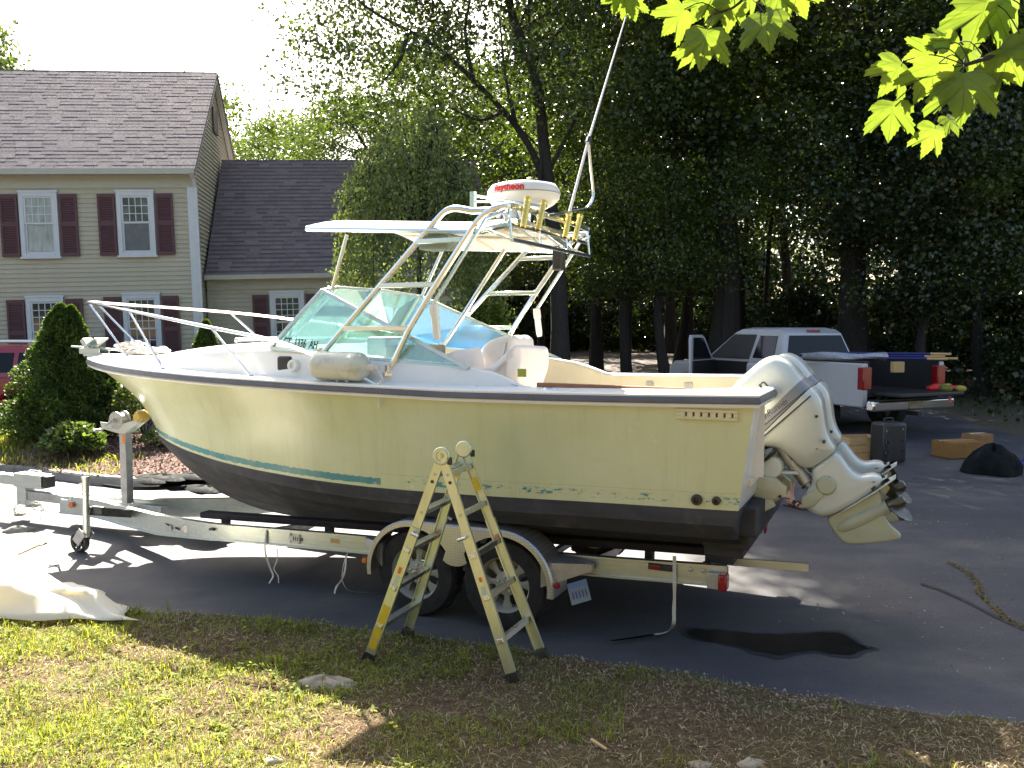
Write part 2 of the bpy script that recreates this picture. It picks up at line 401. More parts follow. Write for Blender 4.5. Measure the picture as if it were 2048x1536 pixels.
nt.links.new(rr.outputs[0], b.inputs['Roughness']); b.inputs['Specular IOR Level'].default_value = 0.45
bm1 = bump(nt, b, n2.outputs[0], 0.55, 0.006)
MT['asphalt'] = m
xs = np.linspace(-30, 9.6, 80); ys = np.concatenate([np.linspace(2.5, 20, 36), np.linspace(20.5, 47, 40)])
sheet('driveway', xs, ys, lambda X, Y: gz(Y) + 0.006 * np.sin(X * 1.1 + 0.4) * np.sin(Y * 0.9), MT['asphalt'])

EDGE = sorted([tuple(onZ(px, py)[:2]) for px, py in ((-900, 1205), (200, 1216), (500, 1234), (637, 1249), (784, 1266), (876, 1278), (961, 1287), (1098, 1311), (1197, 1321), (1424, 1358), (1702, 1405), (2048, 1446), (2700, 1540))])
EX = np.array([e[0] for e in EDGE]); EY = np.array([e[1] for e in EDGE])
def edge_y(x): return np.interp(x, EX, EY) + 0.02 * np.sin(x * 7.3) + 0.015 * np.sin(x * 17.1 + 1)
def bumps(x, y): return 0.012 * np.sin(x * 3.1 + y * 2.2) + 0.010 * np.sin(x * 6.7 - y * 5.1 + 1.3) + 0.006 * np.sin(x * 13 + y * 11)
def lawn_z(x, y):
    s = np.maximum(edge_y(x) - y, 0)
    return 0.004 + np.minimum(s * 0.15, 0.018) + 0.012 * s + 0.05 * np.maximum(0, s - 1.6) ** 2 * (s < 9) + bumps(x, y) * np.minimum(s * 3, 1)
m, nt, b, out = nmat('soil')
n = noise(nt, 1.6, 6, 0.7); n2 = noise(nt, 26, 6, 0.75); n3 = noise(nt, 95, 4, 0.7)
r = ramp(nt, n2.outputs[0], [(0.30, (0.055, 0.036, 0.022)), (0.52, (0.135, 0.088, 0.052)), (0.70, (0.24, 0.175, 0.11)), (0.82, (0.36, 0.30, 0.22))])
r2 = ramp(nt, n.outputs[0], [(0.42, (0, 0, 0)), (0.62, (1, 1, 1))])
c = mixc(nt, mth(nt, 'MULTIPLY', r2.outputs[0], 0.55), r.outputs[0], (0.085, 0.095, 0.03))
r3 = ramp(nt, n3.outputs[0], [(0.4, (0.75, 0.75, 0.75)), (0.66, (1.3, 1.3, 1.3))])
nt.links.new(mixc(nt, 1.0, c, r3.outputs[0], 'MULTIPLY'), b.inputs['Base Color'])
b.inputs['Roughness'].default_value = 1.0; b.inputs['Specular IOR Level'].default_value = 0.15
bump(nt, b, mth(nt, 'ADD', n2.outputs[0], mth(nt, 'MULTIPLY', n3.outputs[0], 0.4)), 0.9, 0.03)
MT['soil'] = m
xs = np.concatenate([np.linspace(-30, -5.2, 25), np.linspace(-5, 5, 161), np.linspace(5.2, 30, 25)])
ss = np.concatenate([[0, .03], np.linspace(0.08, 3.2, 60), np.linspace(3.4, 9, 14)])
Xg, Sg = np.meshgrid(xs, ss); Yg = edge_y(Xg) - Sg; Zg = lawn_z(Xg, Yg); Zg[0] = -0.02
V = np.stack([Xg, Yg, Zg], -1).reshape(-1, 3); w, h = len(xs), len(ss); i = np.arange(w * h).reshape(h, w)
F = np.stack([i[:-1, :-1], i[1:, :-1], i[1:, 1:], i[:-1, 1:]], -1).reshape(-1, 4)
o = link_mesh('lawn', fast_mesh('lawn', V, F, MT['soil'], smooth=True)); o['kind'] = 'structure'

# grass blades and weeds
def vnoise(x, y, f, seed):
    r_ = np.random.default_rng(seed); g = r_.random((64, 64))
    u, v = x * f, y * f; i0 = np.floor(u).astype(int); j0 = np.floor(v).astype(int); fu, fv = u - i0, v - j0
    fu = fu * fu * (3 - 2 * fu); fv = fv * fv * (3 - 2 * fv)
    a = g[i0 % 64, j0 % 64]; b_ = g[(i0 + 1) % 64, j0 % 64]; c_ = g[i0 % 64, (j0 + 1) % 64]; d_ = g[(i0 + 1) % 64, (j0 + 1) % 64]
    return (a * (1 - fu) + b_ * fu) * (1 - fv) + (c_ * (1 - fu) + d_ * fu) * fv
def spots(n, dens):
    x = NR.uniform(-4.6, 4.2, n); s = NR.uniform(0.0, 2.9, n) ** 1.0; y = edge_y(x) - s - 0.01
    keep = NR.random(n) < dens(x, y, s); return x[keep], y[keep], s[keep]
def blades(name, x, y, hgt, wid, lean, mat, flat=0.0):
    n = len(x); z = lawn_z(x, y) - 0.004
    a = NR.uniform(0, 2 * pi, n); l = lean * NR.uniform(0.2, 1.0, n)
    d = np.stack([np.cos(a), np.sin(a), np.zeros(n)], -1); p = np.stack([-np.sin(a), np.cos(a), np.zeros(n)], -1)
    tw = NR.uniform(-0.6, 0.6, n)[:, None]; p = p * np.cos(tw) + d * np.sin(tw)
    P = np.stack([x, y, z], -1); up = np.array([0, 0, 1.0])
    h = hgt[:, None]; L = l[:, None]; W = wid[:, None] * p
    mid = P + up * h * 0.55 + d * h * L * 0.35; tip = P + up * h * (1 - 0.35 * L) + d * h * L
    V = np.stack([P - W * .6, P + W * .6, mid - W, mid + W, tip - W * .12, tip + W * .12], 1).reshape(-1, 3)
    k = np.arange(n)[:, None] * 6
    F = np.concatenate([k + np.array([[0, 1, 3, 2]]), k + np.array([[2, 3, 5, 4]])], 1).reshape(-1, 4)
    o = link_mesh(name, fast_mesh(name, V, F, mat)); return tag(o, kind='stuff')
MT['grass'] = leaf_mat('grass_blade', (0.075, 0.11, 0.027), (0.25, 0.29, 0.09), 0.52, 0.6, tcol=(1.7, 1.55, 0.4), spec=0.2)
MT['weed'] = leaf_mat('weed_leaf', (0.09, 0.135, 0.03), (0.27, 0.32, 0.09), 0.52, 0.7, tcol=(1.7, 1.55, 0.4), spec=0.15)
MT['thatch'] = leaf_mat('dry_thatch', (0.16, 0.11, 0.055), (0.43, 0.37, 0.22), 0.3, 0.8, tcol=(1, 0.95, 0.8), spec=0.1)
def green(x, y, s):
    left = np.clip((-0.1 - x) / 2.6, 0.10, 1) ; nearedge = np.clip(1 - s / 0.9, 0, 1) * (x < 0.2) * 0.22
    k = np.clip((vnoise(x + 20, y + 20, 1.7, 3) - 0.45) * 3.2, 0, 1) * np.clip(0.35 + vnoise(x + 9, y + 9, 5.1, 4), 0, 1)
    right = 0.55 * (vnoise(x + 20, y + 20, 2.4, 9) > 0.60)
    return np.clip(left * (0.16 + 0.84 * k) + nearedge * k + right * 0.7, 0, 1) * np.clip(s * 9, 0.15, 1)
x, y, s = spots(64000, green)
NB = 3; x = np.repeat(x, NB) + NR.normal(0, .014, len(x) * NB); y = np.minimum(np.repeat(y, NB) + NR.normal(0, .014, len(x)), edge_y(x) + .02)
blades('grass', x, y, NR.gamma(4, .0085, len(x)) + .010, NR.uniform(.0010, .0022, len(x)), 0.9, MT['grass'])
x, y, s = spots(800, lambda x, y, s: green(x, y, s) * (vnoise(x + 3, y + 5, 3.1, 21) > .5))
x = np.repeat(x, 8) + NR.normal(0, .012, len(x) * 8); y = np.repeat(y, 8) + NR.normal(0, .012, len(x))
blades('tall_grass', x, y, NR.gamma(6, .011, len(x)) + .025, NR.uniform(.0016, .0034, len(x)), 0.9, MT['grass'])
x, y, s = spots(40000, lambda x, y, s: 0.8 * np.clip(s * 5, .3, 1))
blades('dry_grass', x, y, NR.uniform(.012, .05, len(x)), NR.uniform(.0012, .003, len(x)), 2.6, MT['thatch'])
def weeds(name, n, dens, size, mat, lift=0.02):
    x, y, s = spots(n, dens); k = 5
    x = np.repeat(x, k); y = np.repeat(y, k); n = len(x)
    a = NR.uniform(0, 2 * pi, n); r_ = NR.uniform(.4, 1, n) * size
    d = np.stack([np.cos(a), np.sin(a), NR.uniform(0.0, 0.9, n)], -1); d /= np.linalg.norm(d, axis=1)[:, None]
    p = np.stack([-np.sin(a), np.cos(a), NR.uniform(-.3, .3, n)], -1)
    P = np.stack([x, y, lawn_z(x, y) + NR.uniform(0, lift, n)], -1); L = r_[:, None]; W = L * 0.26
    q = [P, P + d * L * .45 + p * W, P + d * L, P + d * L * .45 - p * W]
    q[2][:, 2] -= r_ * NR.uniform(0, .45, n)
    V = np.stack(q, 1).reshape(-1, 3); F = np.arange(len(V)).reshape(-1, 4)
    return tag(link_mesh(name, fast_mesh(name, V, F, mat)), kind='stuff')
weeds('weeds', 6500, lambda x, y, s: green(x, y, s) * np.clip((0.9 - x) / 2.5, .06, 1), .046, MT['weed'], .04)
weeds('clover', 11000, lambda x, y, s: green(x, y, s) * np.clip((1.2 - x) / 2.5, .15, 1), .026, MT['weed'], .02)
weeds('leaf_litter', 700, lambda x, y, s: 0.4 + 0 * x, .035, MT['thatch'], .008)
# litter of grit along the bare soil and the driveway edge
def grit(name, x, y, z, size, mat):
    n = len(x); V = []; base = np.array([[1, 0, 0], [-.5, .87, 0], [-.5, -.87, 0], [0, 0, .9]])
    a = NR.uniform(0, 6.28, n); sz = size
    rot = np.stack([np.stack([np.cos(a), -np.sin(a), 0 * a], -1), np.stack([np.sin(a), np.cos(a), 0 * a], -1), np.stack([0 * a, 0 * a, 1 + 0 * a], -1)], 1)
    V = np.einsum('nij,kj->nki', rot, base) * sz[:, None, None] * NR.uniform(.6, 1.3, (n, 4, 1)) + np.stack([x, y, z], -1)[:, None, :]
    k = np.arange(n)[:, None] * 4
    F = np.concatenate([k + np.array([[0, 1, 3]]), k + np.array([[1, 2, 3]]), k + np.array([[2, 0, 3]])], 1).reshape(-1, 3)
    return tag(link_mesh(name, fast_mesh(name, V.reshape(-1, 3), F, mat)), kind='stuff')
MT['grit'] = M('grit', (0.30, 0.25, 0.19), 0.9, var=0.5, scale=30)
x = NR.uniform(-4.5, 4.2, 7000); s = NR.gamma(1.2, .55, 7000); y = edge_y(x) - s + .06
grit('grit', x, y, np.where(s > .06, lawn_z(x, y), 0.0) - .001, NR.gamma(2, .0022, 7000) + .002, MT['grit'])

# planting bed with its kerb
KP = [tuple(onZ(px, py, .02)[:2]) for px, py in ((-1500, 905), (-500, 925), (0, 948), (88, 957), (176, 968), (241, 973), (317, 976))]
KP += [(-4.0, 12.2), (-2.6, 12.6), (-1.6, 13.5), (-1.5, 14.6), (-2.2, 15.6), (-4, 16.1), (-7, 16.2), (-11, 16.3), (-30, 16.6)]
NKF = 10
kp = smoothpts([(a, b_, 0) for a, b_ in KP], 5)
g = G(); rings = []
for i_, p in enumerate(kp):
    a, c_ = kp[max(i_ - 1, 0)], kp[min(i_ + 1, len(kp) - 1)]; t = (c_ - a).normalized(); nrm = Vector((-t.y, t.x, 0))
    z0 = float(gz(p.y)); rings.append([Vector((p.x, p.y, z0)) + nrm * u + Vector((0, 0, h_)) for u, h_ in ((-.005, -.1), (0, .10), (.02, .125), (.13, .125), (.14, .05), (.14, -.1))])
g.loft(rings, False)
MT['kerb'] = M('kerb_asphalt', (0.26, 0.25, 0.23), 0.9, var=0.25, scale=5, bmp=0.8, bscale=40, dirt=((0.08, 0.09, 0.05), 4, 0.55, 0.6))
o = g.obj('kerb', MT['kerb'], fix=True); o['kind'] = 'structure'
# bed surface
m, nt, b, out = nmat('mulch_soil')
n2 = noise(nt, 40, 6, 0.75); r = ramp(nt, n2.outputs[0], [(0.3, (0.05, 0.03, 0.024)), (0.6, (0.17, 0.10, 0.08)), (0.8, (0.30, 0.2, 0.16))])
nt.links.new(r.outputs[0], b.inputs['Base Color']); b.inputs['Roughness'].default_value = 1; bump(nt, b, n2.outputs[0], 0.9, 0.03)
MT['mulchsoil'] = m
front = [p for p in kp if True]
def inside_bed(x, y):
    P = np.array([(p.x, p.y) for p in kp]); n = len(P); c_ = np.zeros(len(x), bool); j = n - 1
    for i_ in range(n):
        xi, yi = P[i_]; xj, yj = P[j]
        if yi != yj: c_ ^= ((yi > y) != (yj > y)) & (x < (xj - xi) * (y - yi) / (yj - yi) + xi)
        j = i_
    return c_
def bed_z(x, y): return gz(y) + 0.10 + 0.16 * np.exp(-((y - 14.6) / 1.3) ** 2) * np.clip((-x - 1.4) / 1.5, 0, 1) + 0.01 * np.sin(x * 5) * np.sin(y * 6)
ik = max(range(len(kp)), key=lambda i_: kp[i_].x)
def resamp(L_, n_):
    d_ = [0]
    for p, q in zip(L_, L_[1:]): d_.append(d_[-1] + (q - p).length)
    t = np.linspace(0, d_[-1], n_); return np.stack([np.interp(t, d_, [p.x for p in L_]), np.interp(t, d_, [p.y for p in L_])], -1)
fr_, bk_ = resamp(kp[:ik + 1], 150), resamp(list(reversed(kp[ik:])), 150)
W_ = np.linspace(0, 1, 34)[:, None, None]; XY = fr_[None] * (1 - W_) + bk_[None] * W_
dirn = (bk_ - fr_); dirn /= np.maximum(np.linalg.norm(dirn, axis=1, keepdims=True), 1e-6)
XY[0] += dirn * .09; XY[-1] -= dirn * .09
X, Y = XY[..., 0], XY[..., 1]; Z = bed_z(X, Y); Z[0] = gz(Y[0]) + .09; Z[-1] = gz(Y[-1]) + .09
V = np.stack([X, Y, Z], -1).reshape(-1, 3); i = np.arange(V.shape[0]).reshape(X.shape)
F = np.stack([i[:-1, :-1], i[:-1, 1:], i[1:, 1:], i[1:, :-1]], -1).reshape(-1, 4)
o = link_mesh('planting_bed', fast_mesh('planting_bed', V, F, MT['mulchsoil'], smooth=True)); o['kind'] = 'structure'
def flakes(name, x, y, z, size, mat, tilt=.5):
    n = len(x); a = NR.uniform(0, 6.28, n); t1 = NR.normal(0, tilt, n); t2 = NR.normal(0, tilt, n)
    u = np.stack([np.cos(a), np.sin(a), t1], -1); v = np.stack([-np.sin(a), np.cos(a), t2], -1)
    L = size[:, None]; W = size[:, None] * NR.uniform(.3, .6, n)[:, None]; P = np.stack([x, y, z], -1)
    V = np.stack([P - u * L - v * W, P + u * L - v * W, P + u * L * .9 + v * W, P - u * L * .8 + v * W], 1).reshape(-1, 3)
    return tag(link_mesh(name, fast_mesh(name, V, np.arange(len(V)).reshape(-1, 4), mat)), kind='stuff')
MT['mulch'] = leaf_mat('mulch_chip', (0.07, 0.04, 0.032), (0.27, 0.17, 0.14), 0.05, 0.9, tcol=(1, 1, 1), spec=.3)
x = NR.uniform(-11, -1.5, 34000); y = NR.uniform(11.3, 16, 34000); k = inside_bed(x, y) & ((x > -7.6) | (y > 14.0) | (NR.random(34000) < .25)); x, y = x[k], y[k]
flakes('mulch', x, y, bed_z(x, y) + NR.uniform(.0, .02, len(x)), NR.uniform(.008, .026, len(x)), MT['mulch'])
# strip of lawn at the left of the bed, taller tufts along the kerb
x = NR.uniform(-13, -4.5, 42000); y = NR.uniform(12, 16, 42000); k = inside_bed(x, y) & ((NR.random(42000) < np.clip((-7.4 - x) / .8, 0, 1)) | ((NR.random(42000) < .16) & (y < 13.4) & (x < -5.6)))
x, y = x[k], y[k]; n = len(x)
_z = lawn_z
lawn_z_keep = lawn_z
lawn_z = lambda x, y: bed_z(x, y)
blades('bed_grass', x, y, NR.gamma(5, .016, n) + .02, NR.uniform(.004, .009, n), 0.9, MT['grass'])
lawn_z = lawn_z_keep
# ------------------------------------------------------------------ the house
HPHI, HLEAN = radians(8), radians(1.5)
HC = onY(403, 610, 20.8); HO = Vector((HC.x, HC.y, 0.22))
house = thing('house', 'beige clapboard house with brown shingle roofs and dark red shutters behind the boat', 'house', HO, rot=(0, -HLEAN, HPHI))
HMAT = Matrix.Translation(HO) @ Euler((0, -HLEAN, HPHI)).to_matrix().to_4x4(); HINV = HMAT.inverted()
HNR = (HMAT.to_3x3() @ Vector((0, 1, 0)))
def hp(px, py, yl=0.0):
    q = HINV @ onP(px, py, HMAT @ Vector((0, yl, 0)), HNR); return q.x, q.z
EZ = hp(388, 341, -0.30)[1]            # eave of the main block
WX0, HD = -13.0, 6.4                   # left end, depth
RH = EZ + HD / 2 * 0.96                # ridge height
WY = 0.9                               # garage wing front sits back
WEZ = hp(520, 553, WY - .25)[1]
WRZ, WRY = None, WY + 2.75
q = HINV @ onP(560, 320, HMAT @ Vector((0, WRY, 0)), HNR); WRZ = q.z
WX1 = 7.0
gm = G(); gm.bb((WX0, .03, -.4), (-.03, HD - .03, EZ))                    # wall cores
gm.add([(-.03, .03, EZ), (-.03, HD - .03, EZ), (-.03, HD / 2, RH - .1), (WX0, .03, EZ), (WX0, HD - .03, EZ), (WX0, HD / 2, RH - .1)], [(0, 1, 2), (3, 5, 4), (0, 2, 5, 3), (1, 4, 5, 2)])
gm.bb((.02, WY + .03, -.4), (WX1, WY + 8.4, WEZ))
gm.obj('wall', MT['siding'], house, smooth=False)
def board_mesh(L, h=.125):
    g = G(); vs = []
    for x in (0, L): vs += [(x, 0, 0), (x, -.030, 0), (x, -.006, h), (x, 0, h)]
    g.add(vs, [(0, 1, 5, 4), (1, 2, 6, 5), (2, 3, 7, 6), (0, 3, 2, 1), (4, 5, 6, 7)])
    return g.mesh('board', MT['siding'], smooth=False)
exp_ = .106
bme = board_mesh(-WX0)
for k in range(int(EZ / exp_)):
    o = link_mesh('board', bme, house); o.location = (WX0, .03, k * exp_)
bme = board_mesh(WX1 - .06)
for k in range(int((WEZ) / exp_)):
    o = link_mesh('board', bme, house); o.location = (.05, WY + .03, k * exp_)
bme = board_mesh(1.0)
for k in range(int((RH - .1) / exp_)):
    z = k * exp_; y0 = 0.0; y1 = HD
    if z > EZ: y0 = (z - EZ) / .96 + .05; y1 = HD - y0
    if z < WEZ + .2: y1 = WY + .1
    else:
        # the wing roof meets this wall: start behind its slope
        pass
    if y1 - y0 < .15: continue
    o = link_mesh('board', bme, house); o.location = (-.03, y0, z); o.rotation_euler = (0, 0, pi / 2); o.scale = (y1 - y0, 1, 1)
# trim
def hpart(name, mat, fn, bevel=0):
    g = G(); fn(g); return g.obj(name, mat, house, bevel=bevel)
hpart('frieze', MT['trim'], lambda g: g.bb((WX0, -.012, EZ - .34), (.01, .06, EZ - .02)))
hpart('gutter', MT['trim'], lambda g: (g.bb((WX0, -.34, EZ - .08), (.12, -.22, EZ + .05)), g.bb((WX0, -.222, EZ - .05), (.1, .05, EZ - .025))))
hpart('corner_board', MT['wtrim'], lambda g: (g.bb((-.13, -.025, 0), (.022, .05, EZ - .34)), g.bb((.0, .05, 0), (.025, .14, EZ - .1))))
hpart('downspout', MT['wtrim'], lambda g: (g.bb((.03, -.06, .1), (.10, .02, EZ - .35)), g.bar((.06, -.02, EZ - .35), (.06, -.26, EZ - .06), .07, .06)))
hpart('frieze', MT['trim'], lambda g: g.bb((.04, WY - .02, WEZ - .30), (WX1, WY + .05, WEZ)))
hpart('gutter', MT['trim'], lambda g: g.bb((.04, WY - .32, WEZ - .06), (WX1, WY - .2, WEZ + .05)))
hpart('rake_board', MT['trim'], lambda g: (g.bar((.06, -.33, EZ - .12), (.06, HD / 2, RH - .03), .10, .15, (0, 0, 1)), g.bar((.06, HD + .33, EZ - .12), (.06, HD / 2, RH - .03), .10, .15, (0, 0, 1))))
hpart('gable_vent', MT['shutter'], lambda g: g.bb((.0, HD / 2 - .3, RH - 1.5), (.03, HD / 2 + .3, RH - .85)))
# roofs: deck, ridge caps and shingle tabs
def roof(x0, x1, y_e, z_e, y_r, z_r, ovx, vis, seed, limit):
    rr = random.Random(seed)
    sl = Vector((0, y_r - y_e, z_r - z_e)); L = sl.length; sl.normalize(); nn = Vector((0, -sl.z, sl.y))
    g = G(); a = Vector((x0, y_e, z_e)); t = .06
    y_b = 2 * y_r - y_e
    vs = [(x0, y_e, z_e), (x1 + ovx, y_e, z_e), (x1 + ovx, y_r, z_r), (x0, y_r, z_r), (x1 + ovx, y_b, z_e), (x0, y_b, z_e)]
    vs2 = [(p[0], p[1], p[2] - t) for p in vs]
    g.add(vs + vs2, [(0, 1, 2, 3), (3, 2, 4, 5), (6, 9, 8, 7), (9, 11, 10, 8), (0, 6, 7, 1), (1, 7, 8, 2), (2, 8, 10, 4), (4, 10, 11, 5)])
    ro = g.obj('roof', MT['shingle'], house, smooth=False, fix=True)
    tabs = []
    e = .155; nrow = int(L / e)
    for k in range(nrow):
        x = x1 + ovx - (rr.random() * .3)
        first = True
        while x > vis:
            w = rr.choice((.27, .30, .33))
            xa = max(x - w, vis)
            tabs.append((xa, (x1 + ovx if first else x) - xa, k * e, rr.uniform(.006, .0095), rr.random() < .86))
            x = xa; first = False
    def tab_mesh(band):
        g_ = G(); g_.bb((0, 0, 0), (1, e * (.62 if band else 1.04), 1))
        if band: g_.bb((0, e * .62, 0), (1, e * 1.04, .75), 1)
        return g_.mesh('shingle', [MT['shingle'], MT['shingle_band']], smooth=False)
    tm = [tab_mesh(0), tab_mesh(1)]
    Mr = Matrix(((1, 0, 0), (0, sl.y, nn.y), (0, sl.z, nn.z)))
    big = sorted(tabs, key=lambda q: -q[1])[:limit]; big = set(map(id, big))
    rest = G()
    for q in tabs:
        p = Vector((q[0], y_e, z_e)) + sl * q[2] + nn * .002
        if id(q) in big:
            o = link_mesh('shingle', tm[q[4]], ro); o.matrix_local = Matrix.Translation(p) @ Mr.to_4x4() @ Matrix.Diagonal((q[1] - .004, 1, q[3], 1))
        else:
            f = .62 if q[4] else 1.04
            rest.box(p + Vector((q[1] / 2, 0, 0)) + sl * (e * f / 2) + nn * q[3] / 2, (q[1] - .004, e * f, q[3]), Mr)
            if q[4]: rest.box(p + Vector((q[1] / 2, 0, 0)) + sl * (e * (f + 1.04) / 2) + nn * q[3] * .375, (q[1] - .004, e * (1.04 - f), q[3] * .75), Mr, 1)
    if rest.v:
        o = rest.obj('shingles', [MT['shingle'], MT['shingle_band']], ro, smooth=False); o['kind'] = 'stuff'
    cap = G()
    x = vis
    while x < x1 + ovx - .05:
        cap.bar((x, y_r + .03, z_r - .012), (min(x + .3, x1 + ovx), y_r + .03, z_r - .010), .10, .02)
        x += .3
    cap.obj('ridge_cap', MT['shingle'], house, smooth=False)
    return ro
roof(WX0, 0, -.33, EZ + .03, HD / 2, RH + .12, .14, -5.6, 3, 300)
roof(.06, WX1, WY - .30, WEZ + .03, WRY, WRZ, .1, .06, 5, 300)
# windows
def window(px, py0, py1, yl, cols, rt, rb, blind=None, zb=None, shut=True, lower=True):
    (xa, za), (xb, _) = hp(px[0], py0, yl), hp(px[1], py0, yl)
    z1 = za; z0 = hp(px[0] + 8, py1, yl)[1] if zb is None else zb
    y = yl
    g = G(); t = .095
    g.bb((xa, y - .05, z0), (xa + t, y + .03, z1)); g.bb((xb - t, y - .05, z0), (xb, y + .03, z1))
    g.bb((xa - .02, y - .06, z1 - .002), (xb + .02, y + .03, z1 + .05)); g.bb((xa + t, y - .05, z1 - t), (xb - t, y + .03, z1)); g.bb((xa + t, y - .05, z0), (xb - t, y + .03, z0 + .07))
    g.bb((xa - .03, y - .075, z0 - .05), (xb + .03, y + .03, z0 - .001))
    wobj = g.obj('window', MT['wtrim'], house, bevel=.004)
    ia, ib, j0, j1 = xa + t, xb - t, z0 + .07, z1 - t; zm = (j0 + j1) / 2 + .02
    s = G()
    for lo, hi, yo in ((zm, j1, -.022), (j0, zm + .03, -.004)):
        s.bb((ia, y + yo - .012, lo), (ia + .045, y + yo + .012, hi)); s.bb((ib - .045, y + yo - .012, lo), (ib, y + yo + .012, hi))
        s.bb((ia + .045, y + yo - .012, lo), (ib - .045, y + yo + .012, lo + .04)); s.bb((ia + .045, y + yo - .012, hi - .04), (ib - .045, y + yo + .012, hi))
    s.obj('sash', MT['wtrim'], wobj)
    mu = G()
    for lo, hi, yo, rows in ((zm + .04, j1 - .04, -.022, rt), (j0 + .04, zm - .01, -.004, rb)):
        cc = cols if rows > 1 else 1
        xw = (ib - ia - .09) / cc; zh = (hi - lo) / rows
        for a in range(cc):
            for b_ in range(rows):
                p = G(); p.bb((ia + .045 + a * xw + .006, y + yo - .003, lo + b_ * zh + .006), (ia + .045 + (a + 1) * xw - .006, y + yo + .003, lo + (b_ + 1) * zh - .006))
                p.obj('pane', blind if (blind and (rows == 1 or blind is MT.get('shade'))) else MT['hglass'], wobj, smooth=False)
        for a in range(1, cc): mu.bb((ia + .045 + a * xw - .009, y + yo - .010, lo), (ia + .045 + a * xw + .009, y + yo + .008, hi))
        for b_ in range(1, rows): mu.bb((ia + .045, y + yo - .0095, lo + b_ * zh - .009), (ib - .045, y + yo + .0075, lo + b_ * zh + .009))
    if mu.v: mu.obj('muntin', MT['wtrim'], wobj)
    if shut:
        for x0, x1 in ((xa - .42, xa - .035), (xb + .035, xb + .42)):
            c = G(); c.bb((x0, y - .03, z0 - .0), (x1, y - .008, z1 - .04))
            for a, b_ in ((x0, x0 + .05), (x1 - .05, x1)): c.bb((a, y - .045, z0), (b_, y - .0305, z1 - .04))
            zz = (z0 + z1) / 2
            for a, b_ in ((z0, z0 + .08), (zz - .04, zz + .04), (z1 - .12, z1 - .04)): c.bb((x0 + .05, y - .045, a), (x1 - .05, y - .0305, b_))
            sh = c.obj('shutter', MT['shutter'], house, smooth=False)
            lv = G(); z = z0 + .1
            while z < z1 - .15:
                if abs(z - zz) > .06: lv.box(((x0 + x1) / 2, y - .036, z), (x1 - x0 - .1, .022, .006), (radians(-35), 0, 0))
                z += .04
            lv.obj('louvre', MT['shutter'], sh, smooth=False)
    return wobj
MT['shade'] = M('curtained_pane', (0.30, 0.34, 0.34), 0.08, var=0.35, scale=5, spec=1.0, stretch=(3, 1, .6))  # pale curtain and grey-green reflection both put into the pane colour
MT['screen'] = M('screened_pane', (0.10, 0.11, 0.13), 0.25, var=0.15, scale=5, spec=0.6)
window((37, 114), 385, 514, -.01, 4, 3, 1, MT['shade'])
window((232, 307), 384, 511, -.01, 4, 3, 1, MT['screen'])
z1a = hp(60, 596)[1]; z0a = z1a - 1.62
window((52, 127), 596, 720, -.01, 4, 4, 3, zb=z0a)
window((245, 320), 590, 720, -.01, 4, 4, 3, zb=z0a)
z1b = hp(560, 586, WY)[1]
window((539, 608), 586, 700, WY - .01, 4, 4, 3, zb=z1b - 1.5)
#window((905, 985), 586, 700, WY - .01, 4, 4, 3, zb=z1b - 1.5)
# ------------------------------------------------------------------ the boat (local axes: x forward, y towards the lawn, z up)
BO = Vector((2.004, 6.514, 0.0)); BA = radians(180 - 24.3)
boat = thing('motorboat', 'cream motorboat with white deck and silver tower standing on a trailer', 'boat', BO, BA)
BMAT = Matrix.Translation(BO) @ Matrix.Rotation(BA, 4, 'Z'); BINV = BMAT.inverted(); B3 = BMAT.to_3x3()
def by(px, py, y):
    q = BINV @ onP(px, py, BMAT @ Vector((0, y, 0)), B3 @ Vector((0, 1, 0))); return Vector((q.x, y, q.z))
def bu(px, py, u):
    q = BINV @ onP(px, py, BMAT @ Vector((u, 0, 0)), B3 @ Vector((1, 0, 0))); return Vector((u, q.y, q.z))
BL_ = 7.16
WS = [(0, 1.745), (.6, 1.73), (1.34, 1.718), (2.15, 1.711), (2.75, 1.721), (3.27, 1.728), (3.95, 1.741), (4.54, 1.75), (5.19, 1.766), (5.94, 1.788), (6.33, 1.802), (6.77, 1.825), (7.16, 1.835)]
WB = [(0, 1.038), (.4, 1.026), (1.06, 1.012), (1.92, .986), (2.4, .978), (2.9, .970), (3.4, .972), (3.95, .984), (4.25, .992), (4.68, 1.008), (5.3, 1.045), (5.8, 1.085), (6.25, 1.12)]
WK = [(.25, .44), (1.2, .40), (2.5, .36), (4.3, .355), (4.86, .395), (5.12, .44), (5.44, .53), (5.73, .69), (6.02, .915), (6.14, 1.005), (6.25, 1.12)]
def bs(u): t = max(0, (u - 2.6) / (BL_ - 2.6)); return 1.2 * max(0, 1 - t ** 2.3) ** .75
def bb(u): t = max(0, (u - 2.0) / 4.25); return 1.14 * max(0, 1 - t ** 2.2) ** .8
NT = 44; TT = [1 - (1 - k / NT) ** 1.6 for k in range(NT + 1)]
def side_pt(t, s):
    us, ub = BL_ * t, .1 + 6.15 * t
    u = us * (1 - s) + ub * s - .185 * sin(pi * s) * t ** 7
    ys, yb = bs(us), bb(ub)
    y = ys * (1 - s) + yb * s - .16 * sin(pi * s) ** 1.0 * (t ** 2) * (1 - t ** 6)
    w = interp(us, WS) * (1 - s) + interp(ub, WB) * s
    return u, max(y, 0), w
NS = 10
g = G(); uv = []
for sg in (1, -1):
    rings = []
    for t in TT:
        ring = []
        for k in range(NS + 1):
            u, y, w = side_pt(t, k / NS); ring.append((u, sg * y, w)); uv.append((u, w - interp(min(u, 6.25), WB)))
        rings.append(ring)
    g.loft(rings if sg > 0 else rings, False)
